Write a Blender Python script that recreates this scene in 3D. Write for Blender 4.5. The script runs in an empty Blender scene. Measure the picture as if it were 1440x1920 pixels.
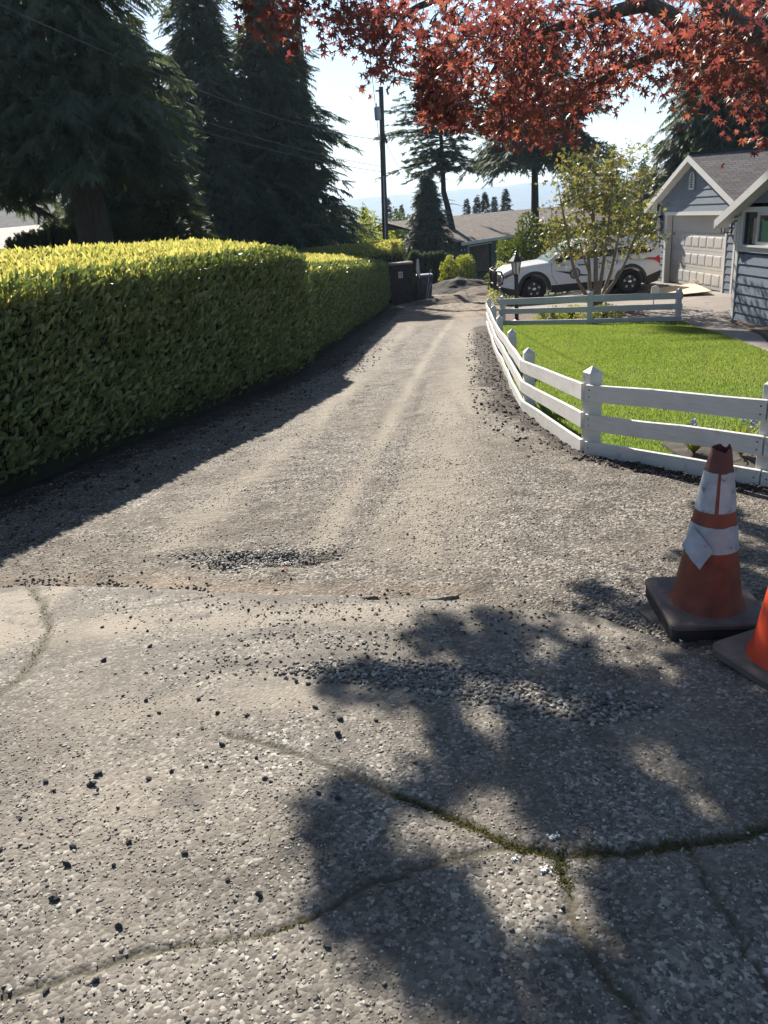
import bpy, bmesh, math, random
import numpy as np
from math import radians, sin, cos, tan, atan, atan2, pi, sqrt
from mathutils import Matrix, Vector

# ---------------------------------------------------------------- camera, sky, sun, exposure
SC = bpy.context.scene
COL = SC.collection
rng = np.random.default_rng(7)
random.seed(7)

FPX = 1450.0                       # focal length in photograph pixels (1440 wide)
PITCH = atan(555 / 1450.0)
ROLL = radians(4.5)
EYE = np.array([0.0, 0.0, 1.42])
cam_d = bpy.data.cameras.new('camera')
cam = bpy.data.objects.new('camera', cam_d)
COL.objects.link(cam)
cam_d.sensor_fit = 'HORIZONTAL'
cam_d.sensor_width = 36.0
cam_d.lens = 36.0 * FPX / 1440.0
cam_d.clip_start = 0.05
cam_d.clip_end = 12000
M = Matrix.Rotation(pi / 2 - PITCH, 4, 'X') @ Matrix.Rotation(-ROLL, 4, 'Z')
M.translation = Vector(EYE)
cam.matrix_world = M
SC.camera = cam

SUN_TO = np.array([-0.40, 1.30, 1.0])
SUN_TO = SUN_TO / np.linalg.norm(SUN_TO)
SUN_EL = math.asin(SUN_TO[2])
world = bpy.data.worlds.new('World')
SC.world = world
world.use_nodes = True
wn = world.node_tree
sky = wn.nodes.new('ShaderNodeTexSky')
sky.sky_type = 'NISHITA'
sky.sun_disc = False
sky.sun_elevation = SUN_EL
sky.sun_rotation = atan2(SUN_TO[0], SUN_TO[1])
sky.altitude = 50
sky.air_density = 1.0
sky.dust_density = 0.4
sky.ozone_density = 1.5
wn.links.new(sky.outputs[0], wn.nodes['Background'].inputs['Color'])
wn.nodes['Background'].inputs['Strength'].default_value = 0.052
sun_d = bpy.data.lights.new('sun', 'SUN')
sun_d.energy = 5.0
sun_d.angle = radians(0.55)
sun_d.color = (1.0, 0.93, 0.82)
sun = bpy.data.objects.new('sun', sun_d)
COL.objects.link(sun)
sun.rotation_euler = Vector(SUN_TO).to_track_quat('Z', 'Y').to_euler()
sun.location = (-8, 26, 20)
SC.view_settings.view_transform = 'Standard'
SC.view_settings.look = 'None'
SC.view_settings.gamma = 1
SC.view_settings.use_curve_mapping = False
SC.view_settings.exposure = 1.32
SC.render.resolution_x, SC.render.resolution_y = 768, 1024
SC.cycles.max_bounces = 7
SC.cycles.transparent_max_bounces = 8
SC.cycles.sample_clamp_indirect = 6
SC.cycles.use_denoising = True

# ---------------------------------------------------------------- view geometry, to survey places
_f = np.array([0, cos(PITCH), -sin(PITCH)]); _u0 = np.array([0, sin(PITCH), cos(PITCH)]); _r0 = np.array([1.0, 0, 0])
_r = _r0 * cos(ROLL) - _u0 * sin(ROLL); _u = _u0 * cos(ROLL) + _r0 * sin(ROLL)
def ray(px, py): return _f + _r * ((px - 720) / FPX) + _u * ((960 - py) / FPX)
def dep(px, py, d): return EYE + ray(px, py) * d
def atY(px, py, Y):
    d = ray(px, py); return EYE + d * (Y / d[1])

def smooth01(t):
    t = np.clip(t, 0, 1); return t * t * (3 - 2 * t)
def base_z(y):
    y = np.asarray(y, float)
    yy = np.clip(y, -3, 26)
    z = -0.066 * yy
    t = np.clip(y - 26, 0, 14)
    z = z - (0.066 * t - (0.054 / 28) * t * t)
    z = z - 0.012 * np.clip(y - 40, 0, 300)
    return z
_ctrl = [(8.31, 17.94, -1.38), (8.34, 14.5, -1.22), (8.34, 16.3, -1.38), (9.84, 22, -1.26), (9.74, 26.4, -1.27), (12, 24, -1.2),
         (12, 18, -1.3), (5.27, 25.1, -1.5), (8.29, 25.1, -1.49), (6.8, 25.1, -1.5), (7.2, 22.4, -1.38), (9.5, 29, -1.45), (14, 30, -1.4), (6.4, 29, -1.75)]
for _y in range(-2, 46, 4):
    for _x in (-4.0, -1.0, 0.5, 2.4):
        _ctrl.append((_x + _y * 0.03, _y, float(base_z(_y))))
for _p in ((5.3, 10.4), (4.0, 8), (6, 6), (9, 8), (3.5, 13.5), (5.5, 14.6), (3.2, 5)):
    _ctrl.append((_p[0], _p[1], float(base_z(_p[1]))))
_cp = np.array(_ctrl)
_cd = _cp[:, 2] - base_z(_cp[:, 1])
_SG = 2.6
_K = np.exp(-((_cp[:, None, 0] - _cp[None, :, 0]) ** 2 + (_cp[:, None, 1] - _cp[None, :, 1]) ** 2) / (2 * _SG ** 2))
_w = np.linalg.solve(_K + np.eye(len(_cp)) * 0.02, _cd)
def zg(x, y):
    x = np.asarray(x, float); y = np.asarray(y, float)
    z = base_z(y)
    shp = np.broadcast(x, y).shape
    X = np.broadcast_to(x, shp).ravel(); Y = np.broadcast_to(y, shp).ravel()
    o = np.zeros(len(X))
    near = (np.abs(X) < 40) & (Y > -15) & (Y < 70)
    idx = np.nonzero(near)[0]
    for s in range(0, len(idx), 40000):
        i = idx[s:s + 40000]
        o[i] = np.exp(-((X[i, None] - _cp[None, :, 0]) ** 2 + (Y[i, None] - _cp[None, :, 1]) ** 2) / (2 * _SG ** 2)) @ _w
    return (np.broadcast_to(z, shp).ravel() + o).reshape(shp)
_ds = np.concatenate([np.arange(0.8, 10, 0.02), np.arange(10, 90, 0.05)])
def G(px, py, off=0.0):
    d = ray(px, py); P = EYE + d * _ds[:, None]
    f = P[:, 2] - zg(P[:, 0], P[:, 1]) - off
    i = int(np.argmax(f < 0))
    if i == 0: return P[-1]
    t = f[i - 1] / (f[i - 1] - f[i])
    return P[i - 1] * (1 - t) + P[i] * t
def onground(x, y, off=0.0): return np.array([x, y, float(zg(x, y)) + off])

_lat = rng.random((64, 64))
def vnoise(x, y):
    x = np.asarray(x, float); y = np.asarray(y, float)
    xi = np.floor(x).astype(int); yi = np.floor(y).astype(int)
    fx = smooth01(x - xi); fy = smooth01(y - yi)
    a = _lat[xi % 64, yi % 64]; b = _lat[(xi + 1) % 64, yi % 64]; c = _lat[xi % 64, (yi + 1) % 64]; d = _lat[(xi + 1) % 64, (yi + 1) % 64]
    return (a * (1 - fx) + b * fx) * (1 - fy) + (c * (1 - fx) + d * fx) * fy
def fbm(x, y, o=4):
    s = 0; a = 0.5
    for k in range(o):
        s = s + a * (vnoise(x * 2 ** k + 13.7 * k, y * 2 ** k + 7.1 * k) - 0.5); a *= 0.5
    return s

# ---------------------------------------------------------------- mesh helpers
class MB:
    def __init__(s): s.V = []; s.F = []; s.n = 0; s.A = []
    def add(s, V, F, mi=0, attr=None):
        V = np.asarray(V, float).reshape(-1, 3)
        if isinstance(F, np.ndarray): s.F.append((F + s.n, mi))
        else:
            by = {}
            for f in F: by.setdefault(len(f), []).append(f)
            for k in by: s.F.append((np.array(by[k], int) + s.n, mi))
        s.V.append(V); s.n += len(V)
        return s
    def box(s, lo, hi, mi=0, R=None, T=None):
        x0, y0, z0 = lo; x1, y1, z1 = hi
        V = np.array([(x0, y0, z0), (x1, y0, z0), (x1, y1, z0), (x0, y1, z0), (x0, y0, z1), (x1, y0, z1), (x1, y1, z1), (x0, y1, z1)], float)
        if R is not None: V = V @ np.asarray(R).T
        if T is not None: V = V + np.asarray(T)
        s.add(V, np.array([(0, 3, 2, 1), (4, 5, 6, 7), (0, 1, 5, 4), (1, 2, 6, 5), (2, 3, 7, 6), (3, 0, 4, 7)]), mi)
        return s
    def tube(s, P, r, n=8, mi=0, cap=True):
        P = np.asarray(P, float); m = len(P)
        r = np.broadcast_to(np.asarray(r, float), (m,))
        T = np.gradient(P, axis=0); T /= np.maximum(np.linalg.norm(T, axis=1, keepdims=True), 1e-9)
        ref = np.array([0.0, 0, 1]) if abs(T[:, 2]).mean() < 0.8 else np.array([1.0, 0.1, 0])
        A = np.cross(T, ref); A /= np.maximum(np.linalg.norm(A, axis=1, keepdims=True), 1e-9)
        B = np.cross(T, A)
        a = np.arange(n) * 2 * pi / n
        V = P[:, None] + r[:, None, None] * (A[:, None] * np.cos(a)[None, :, None] + B[:, None] * np.sin(a)[None, :, None])
        i, j = np.meshgrid(np.arange(m - 1), np.arange(n), indexing='ij')
        F = np.stack([i * n + j, i * n + (j + 1) % n, (i + 1) * n + (j + 1) % n, (i + 1) * n + j], -1).reshape(-1, 4)
        s.add(V.reshape(-1, 3), F, mi)
        if cap:
            b = s.n - m * n
            s.F.append((np.array([[b + k for k in range(n)][::-1]]), mi)); s.F.append((np.array([[b + (m - 1) * n + k for k in range(n)]]), mi))
        return s
    def lathe(s, prof, n=32, mi=0, axis='z', T=(0, 0, 0), close=False):
        prof = np.asarray(prof, float); m = len(prof)
        a = np.arange(n) * 2 * pi / n
        c, q = np.cos(a), np.sin(a)
        R = prof[:, 0][:, None]; Z = np.broadcast_to(prof[:, 1][:, None], (m, n))
        if axis == 'z': V = np.stack([R * c, R * q, Z], -1)
        elif axis == 'y': V = np.stack([R * c, Z, -R * q], -1)
        else: V = np.stack([Z, R * c, R * q], -1)
        i, j = np.meshgrid(np.arange(m - 1), np.arange(n), indexing='ij')
        F = np.stack([i * n + j, i * n + (j + 1) % n, (i + 1) * n + (j + 1) % n, (i + 1) * n + j], -1).reshape(-1, 4)
        s.add(V.reshape(-1, 3) + np.asarray(T), F, mi)
        return s
    def prism(s, poly, h0, h1, mapf, mi=0):
        n = len(poly)
        V = [mapf(p[0], p[1], h0) for p in poly] + [mapf(p[0], p[1], h1) for p in poly]
        F = [tuple(range(n))[::-1], tuple(range(n, 2 * n))] + [(k, (k + 1) % n, n + (k + 1) % n, n + k) for k in range(n)]
        s.add(np.array(V), F, mi); return s
    def inst(s, tv, tf, R, T, mi=0):
        tv = np.asarray(tv, float); tf = np.asarray(tf, int); N = len(T); k = len(tv)
        V = np.einsum('nij,kj->nki', R, tv) + T[:, None, :]
        F = tf[None] + (np.arange(N) * k)[:, None, None]
        s.add(V.reshape(-1, 3), F.reshape(-1, tf.shape[1]), mi); return s
    def build(s, name, mats, parent=None, origin=None, smooth=False, rotz=0.0, attrs=None, fixn=False):
        V = np.concatenate(s.V) if s.V else np.zeros((0, 3))
        if origin is None:
            origin = np.array(parent.location) if (parent is not None and parent.get('world_build')) else np.zeros(3)
        V = V - np.asarray(origin)
        me = bpy.data.meshes.new(name)
        loops = np.concatenate([f.ravel() for f, _ in s.F]); cnt = np.concatenate([np.full(len(f), f.shape[1]) for f, _ in s.F])
        mi = np.concatenate([np.full(len(f), m) for f, m in s.F])
        st = np.concatenate([[0], np.cumsum(cnt)[:-1]])
        me.vertices.add(len(V)); me.vertices.foreach_set('co', V.astype(np.float32).ravel())
        me.loops.add(len(loops)); me.loops.foreach_set('vertex_index', loops.astype(np.int32))
        me.polygons.add(len(cnt)); me.polygons.foreach_set('loop_start', st.astype(np.int32)); me.polygons.foreach_set('loop_total', cnt.astype(np.int32))
        me.polygons.foreach_set('material_index', mi.astype(np.int32))
        me.polygons.foreach_set('use_smooth', np.full(len(cnt), bool(smooth)))
        if not isinstance(mats, (list, tuple)): mats = [mats]
        for m in mats: me.materials.append(m)
        for k, a in (attrs or {}).items():
            at = me.attributes.new(k, 'FLOAT', 'POINT'); at.data.foreach_set('value', np.asarray(a, np.float32))
        me.update(calc_edges=True); me.validate()
        if fixn:
            bm = bmesh.new(); bm.from_mesh(me); bmesh.ops.recalc_face_normals(bm, faces=bm.faces); bm.to_mesh(me); bm.free()
        o = bpy.data.objects.new(name, me); COL.objects.link(o)
        if parent is not None: o.parent = parent
        else: o.location = origin
        if rotz: o.rotation_euler[2] = rotz
        return o
def bevel(o, w, seg=2, ang=35):
    m = o.modifiers.new('bevel', 'BEVEL'); m.width = w; m.segments = seg; m.limit_method = 'ANGLE'; m.angle_limit = radians(ang)
    return o
def tag(o, label, cat, group=None):
    o['label'] = label; o['category'] = cat
    if group: o['group'] = group
    return o
def kind(o, k): o['kind'] = k; return o
def thing(name, label, cat, loc, group=None, rotz=0, wb=True):
    o = bpy.data.objects.new(name, None); COL.objects.link(o); o.location = loc; o.rotation_euler[2] = rotz
    o.empty_display_size = 0.2
    if wb: o['world_build'] = 1
    return tag(o, label, cat, group)
def frames(d, n):
    d = d / np.maximum(np.linalg.norm(d, axis=1, keepdims=True), 1e-9)
    y = np.cross(n, d); y /= np.maximum(np.linalg.norm(y, axis=1, keepdims=True), 1e-9)
    z = np.cross(d, y)
    return np.stack([d, y, z], -1)
def rdir(n, r=rng):
    v = r.normal(size=(n, 3)); return v / np.linalg.norm(v, axis=1, keepdims=True)
def text_mesh(s, size, depth=0.004):
    cu = bpy.data.curves.new('t', 'FONT'); cu.body = s; cu.size = size; cu.extrude = depth / 2; cu.align_x = 'CENTER'; cu.align_y = 'CENTER'
    o = bpy.data.objects.new('t', cu); COL.objects.link(o)
    bpy.context.view_layer.update()
    me = bpy.data.meshes.new_from_object(o.evaluated_get(bpy.context.evaluated_depsgraph_get()))
    V = np.array([v.co[:] for v in me.vertices]); F = [tuple(p.vertices) for p in me.polygons]
    bpy.data.objects.remove(o); bpy.data.curves.remove(cu); bpy.data.meshes.remove(me)
    return V, F

# ---------------------------------------------------------------- materials
def newmat(name):
    m = bpy.data.materials.new(name); m.use_nodes = True
    nt = m.node_tree; b = nt.nodes['Principled BSDF']; return m, nt, b
def nd(nt, t, **kw):
    n = nt.nodes.new(t)
    for k, v in kw.items():
        if k in n.inputs.keys(): n.inputs[k].default_value = v
        else: setattr(n, k, v)
    return n
def ramp(nt, fac, stops):
    r = nt.nodes.new('ShaderNodeValToRGB'); e = r.color_ramp.elements
    while len(e) < len(stops): e.new(0.5)
    for i, (p, c) in enumerate(stops): e[i].position = p; e[i].color = (*c, 1)
    nt.links.new(fac, r.inputs[0]); return r.outputs[0]
def coords(nt): return nt.nodes.new('ShaderNodeTexCoord').outputs['Object']
def noise(nt, vec, scale, detail=4, rough=0.55):
    n = nd(nt, 'ShaderNodeTexNoise', Scale=scale, Detail=detail, Roughness=rough); nt.links.new(vec, n.inputs['Vector']); return n.outputs['Fac']
def mixc(nt, fac, a, b, mode='MIX'):
    m = nt.nodes.new('ShaderNodeMix'); m.data_type = 'RGBA'; m.blend_type = mode
    for s, v in ((0, fac), (6, a), (7, b)):
        if hasattr(v, 'is_linked'): nt.links.new(v, m.inputs[s])
        elif s == 0: m.inputs[0].default_value = v
        else: m.inputs[s].default_value = (*v, 1)
    return m.outputs[2]
def mth(nt, op, a, b=None, clamp=False):
    m = nt.nodes.new('ShaderNodeMath'); m.operation = op; m.use_clamp = clamp
    for i, v in enumerate((a, b)):
        if v is None: continue
        if hasattr(v, 'is_linked'): nt.links.new(v, m.inputs[i])
        else: m.inputs[i].default_value = v
    return m.outputs[0]
def bump(nt, b, h, strength=0.5, dist=0.01, prev=None):
    n = nd(nt, 'ShaderNodeBump', Strength=strength, Distance=dist); nt.links.new(h, n.inputs['Height'])
    if prev is not None: nt.links.new(prev, n.inputs['Normal'])
    nt.links.new(n.outputs[0], b.inputs['Normal']); return n.outputs[0]
def plain(name, c, rough=0.6, metal=0.0, var=0.15, vscale=6.0, bstr=0.0, bscale=40.0, spec=0.5, dirt=None):
    m, nt, b = newmat(name); v = coords(nt)
    n = noise(nt, v, vscale, 5)
    lo = tuple(x * (1 - var) for x in c); hi = tuple(min(1, x * (1 + var)) for x in c)
    col = ramp(nt, n, [(0.3, lo), (0.7, hi)])
    if dirt:
        n2 = noise(nt, v, dirt[1], 6, 0.7)
        f = ramp(nt, n2, [(dirt[2], (0, 0, 0)), (dirt[2] + 0.12, (1, 1, 1))])
        col = mixc(nt, f, col, dirt[0])
    nt.links.new(col, b.inputs['Base Color'])
    b.inputs['Roughness'].default_value = rough; b.inputs['Metallic'].default_value = metal
    b.inputs['Specular IOR Level'].default_value = spec
    if bstr: bump(nt, b, noise(nt, v, bscale, 4), bstr, 0.01)
    return m
def leafmat(name, cols, trans, tfac=0.4, rough=0.45, spec=0.5):
    m, nt, b = newmat(name)
    g = nt.nodes.new('ShaderNodeNewGeometry')
    col = ramp(nt, g.outputs['Random Per Island'], [(i / max(1, len(cols) - 1), c) for i, c in enumerate(cols)])
    nt.links.new(col, b.inputs['Base Color']); b.inputs['Roughness'].default_value = rough
    b.inputs['Specular IOR Level'].default_value = spec
    tr = nt.nodes.new('ShaderNodeBsdfTranslucent')
    tcol = ramp(nt, g.outputs['Random Per Island'], [(i / max(1, len(trans) - 1), c) for i, c in enumerate(trans)])
    nt.links.new(tcol, tr.inputs[0])
    mx = nt.nodes.new('ShaderNodeMixShader'); mx.inputs[0].default_value = tfac
    nt.links.new(b.outputs[0], mx.inputs[1]); nt.links.new(tr.outputs[0], mx.inputs[2])
    nt.links.new(mx.outputs[0], nt.nodes['Material Output'].inputs[0])
    return m
def attr(nt, name):
    a = nt.nodes.new('ShaderNodeAttribute'); a.attribute_name = name; return a.outputs['Fac']

# ground: rough earth with dull grass, seen only round the edges
def m_ground():
    m, nt, b = newmat('earth'); v = coords(nt)
    c1 = ramp(nt, noise(nt, v, 0.25, 6), [(0.35, (0.05, 0.045, 0.03)), (0.6, (0.05, 0.07, 0.025))])
    nt.links.new(c1, b.inputs['Base Color']); b.inputs['Roughness'].default_value = 0.95
    bump(nt, b, noise(nt, v, 9, 5), 0.6, 0.05); return m
def voro(nt, v, scale, feat='F1', rnd=1.0):
    n = nd(nt, 'ShaderNodeTexVoronoi', Scale=scale, feature=feat); n.inputs['Randomness'].default_value = rnd
    nt.links.new(v, n.inputs['Vector']); return n
def m_gravel():
    m, nt, b = newmat('gravel'); v = coords(nt)
    vo = voro(nt, v, 85)
    sep = nt.nodes.new('ShaderNodeSeparateColor'); nt.links.new(vo.outputs['Color'], sep.inputs[0])
    st = ramp(nt, sep.outputs[0], [(0.0, (0.042, 0.037, 0.030)), (0.45, (0.13, 0.113, 0.094)), (0.75, (0.225, 0.20, 0.168)), (1.0, (0.46, 0.43, 0.385))])
    big = noise(nt, v, 0.9, 6, 0.6)
    fines = ramp(nt, noise(nt, v, 2.2, 6, 0.65), [(0.35, (0.085, 0.068, 0.051)), (0.65, (0.168, 0.142, 0.110))])
    col = mixc(nt, ramp(nt, big, [(0.42, (0.05,) * 3), (0.62, (0.6,) * 3)]), st, fines)
    dk = ramp(nt, noise(nt, v, 5.5, 6, 0.7), [(0.32, (0.42, 0.4, 0.38)), (0.58, (1,) * 3)])
    col = mixc(nt, 1.0, col, dk, 'MULTIPLY')
    col = mixc(nt, mth(nt, 'MULTIPLY', attr(nt, 'track'), 0.8), col, (0.255, 0.22, 0.175))
    dirtc = ramp(nt, noise(nt, v, 3.0, 6, 0.7), [(0.36, (0.06, 0.045, 0.033)), (0.5, (0.17, 0.13, 0.095)), (0.64, (0.26, 0.195, 0.135))])
    col = mixc(nt, attr(nt, 'dirt'), col, dirtc)
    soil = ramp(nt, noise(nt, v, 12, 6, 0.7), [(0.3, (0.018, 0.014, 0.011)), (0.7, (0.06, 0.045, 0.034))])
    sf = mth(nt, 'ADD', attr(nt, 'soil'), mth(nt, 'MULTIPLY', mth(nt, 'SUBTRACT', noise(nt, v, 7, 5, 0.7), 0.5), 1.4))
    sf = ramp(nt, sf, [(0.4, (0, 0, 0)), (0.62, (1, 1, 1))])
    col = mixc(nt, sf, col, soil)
    nt.links.new(col, b.inputs['Base Color']); b.inputs['Roughness'].default_value = 0.85
    b.inputs['Specular IOR Level'].default_value = 0.3
    h1 = mth(nt, 'MULTIPLY', vo.outputs['Distance'], -1.0)
    p = bump(nt, b, h1, 0.7, 0.010)
    bump(nt, b, noise(nt, v, 14, 6, 0.7), 0.7, 0.035, p); return m
def m_pave():
    m, nt, b = newmat('exposed_aggregate'); v = coords(nt)
    vo = voro(nt, v, 95); sep = nt.nodes.new('ShaderNodeSeparateColor'); nt.links.new(vo.outputs['Color'], sep.inputs[0])
    st = ramp(nt, sep.outputs[0], [(0, (0.07, 0.062, 0.052)), (0.55, (0.155, 0.14, 0.118)), (0.85, (0.23, 0.21, 0.18)), (1, (0.42, 0.395, 0.35))])
    fine = ramp(nt, noise(nt, v, 3.0, 7, 0.65), [(0.3, (0.108, 0.092, 0.073)), (0.7, (0.178, 0.155, 0.126))])
    col = mixc(nt, ramp(nt, noise(nt, v, 1.6, 5), [(0.4, (0.0,) * 3), (0.65, (0.7,) * 3)]), st, fine)
    dk = ramp(nt, noise(nt, v, 2.1, 7, 0.7), [(0.34, (0.42, 0.40, 0.38)), (0.56, (1,) * 3)])
    col = mixc(nt, 0.9, col, dk, 'MULTIPLY')
    col = mixc(nt, attr(nt, 'dust'), col, (0.235, 0.20, 0.158))
    sp = ramp(nt, noise(nt, v, 26, 6, 0.75), [(0.30, (0.035, 0.031, 0.029)), (0.55, (0.10, 0.088, 0.075))])
    sfac = mth(nt, 'ADD', attr(nt, 'soil'), mth(nt, 'MULTIPLY', mth(nt, 'SUBTRACT', noise(nt, v, 22, 6, 0.75), 0.5), 1.5))
    col = mixc(nt, ramp(nt, sfac, [(0.42, (0,) * 3), (0.7, (0.9,) * 3)]), col, sp)
    ck = mixc(nt, noise(nt, v, 30, 3), (0.022, 0.019, 0.013), (0.075, 0.065, 0.032))
    col = mixc(nt, attr(nt, 'crack'), col, ck)
    nt.links.new(col, b.inputs['Base Color']); b.inputs['Roughness'].default_value = 0.8; b.inputs['Specular IOR Level'].default_value = 0.35
    p = bump(nt, b, mth(nt, 'MULTIPLY', vo.outputs['Distance'], -1.0), 0.38, 0.006)
    bump(nt, b, noise(nt, v, 16, 7, 0.75), 0.5, 0.012, p); return m
def m_roof(name, c, course=0.14, brickw=0.3):
    m, nt, b = newmat(name); v = nt.nodes.new('ShaderNodeTexCoord').outputs['UV']
    br = nt.nodes.new('ShaderNodeTexBrick'); nt.links.new(v, br.inputs['Vector'])
    br.inputs['Scale'].default_value = 1.0; br.inputs['Brick Width'].default_value = brickw; br.inputs['Row Height'].default_value = course
    br.inputs['Mortar Size'].default_value = 0.012; br.inputs['Mortar Smooth'].default_value = 0.3
    br.inputs['Color1'].default_value = (*[x * 0.75 for x in c], 1); br.inputs['Color2'].default_value = (*[min(1, x * 1.3) for x in c], 1)
    br.inputs['Mortar'].default_value = (*[x * 0.3 for x in c], 1)
    n = ramp(nt, noise(nt, coords(nt), 1.3, 6, 0.7), [(0.3, (0.75,) * 3), (0.7, (1.15,) * 3)])
    col = mixc(nt, 1.0, br.outputs['Color'], n, 'MULTIPLY')
    nt.links.new(col, b.inputs['Base Color']); b.inputs['Roughness'].default_value = 0.9
    p = bump(nt, b, mth(nt, 'SUBTRACT', 1.0, br.outputs['Fac']), 0.8, 0.02)
    bump(nt, b, noise(nt, coords(nt), 120, 3), 0.3, 0.01, p); return m
def m_bark(name, c1, c2, sc=14):
    m, nt, b = newmat(name); v = coords(nt)
    mp = nd(nt, 'ShaderNodeMapping'); mp.inputs['Scale'].default_value = (1, 1, 0.22); nt.links.new(v, mp.inputs[0])
    n = noise(nt, mp.outputs[0], sc, 6, 0.7)
    nt.links.new(ramp(nt, n, [(0.35, c1), (0.65, c2)]), b.inputs['Base Color']); b.inputs['Roughness'].default_value = 0.9
    bump(nt, b, n, 0.9, 0.05); return m
def m_glass(name, c, rough=0.06, spec=0.8):
    m, nt, b = newmat(name); b.inputs['Base Color'].default_value = (*c, 1); b.inputs['Roughness'].default_value = rough
    b.inputs['Specular IOR Level'].default_value = spec
    v = coords(nt); bump(nt, b, noise(nt, v, 1.2, 2), 0.05, 0.02); return m

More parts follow.
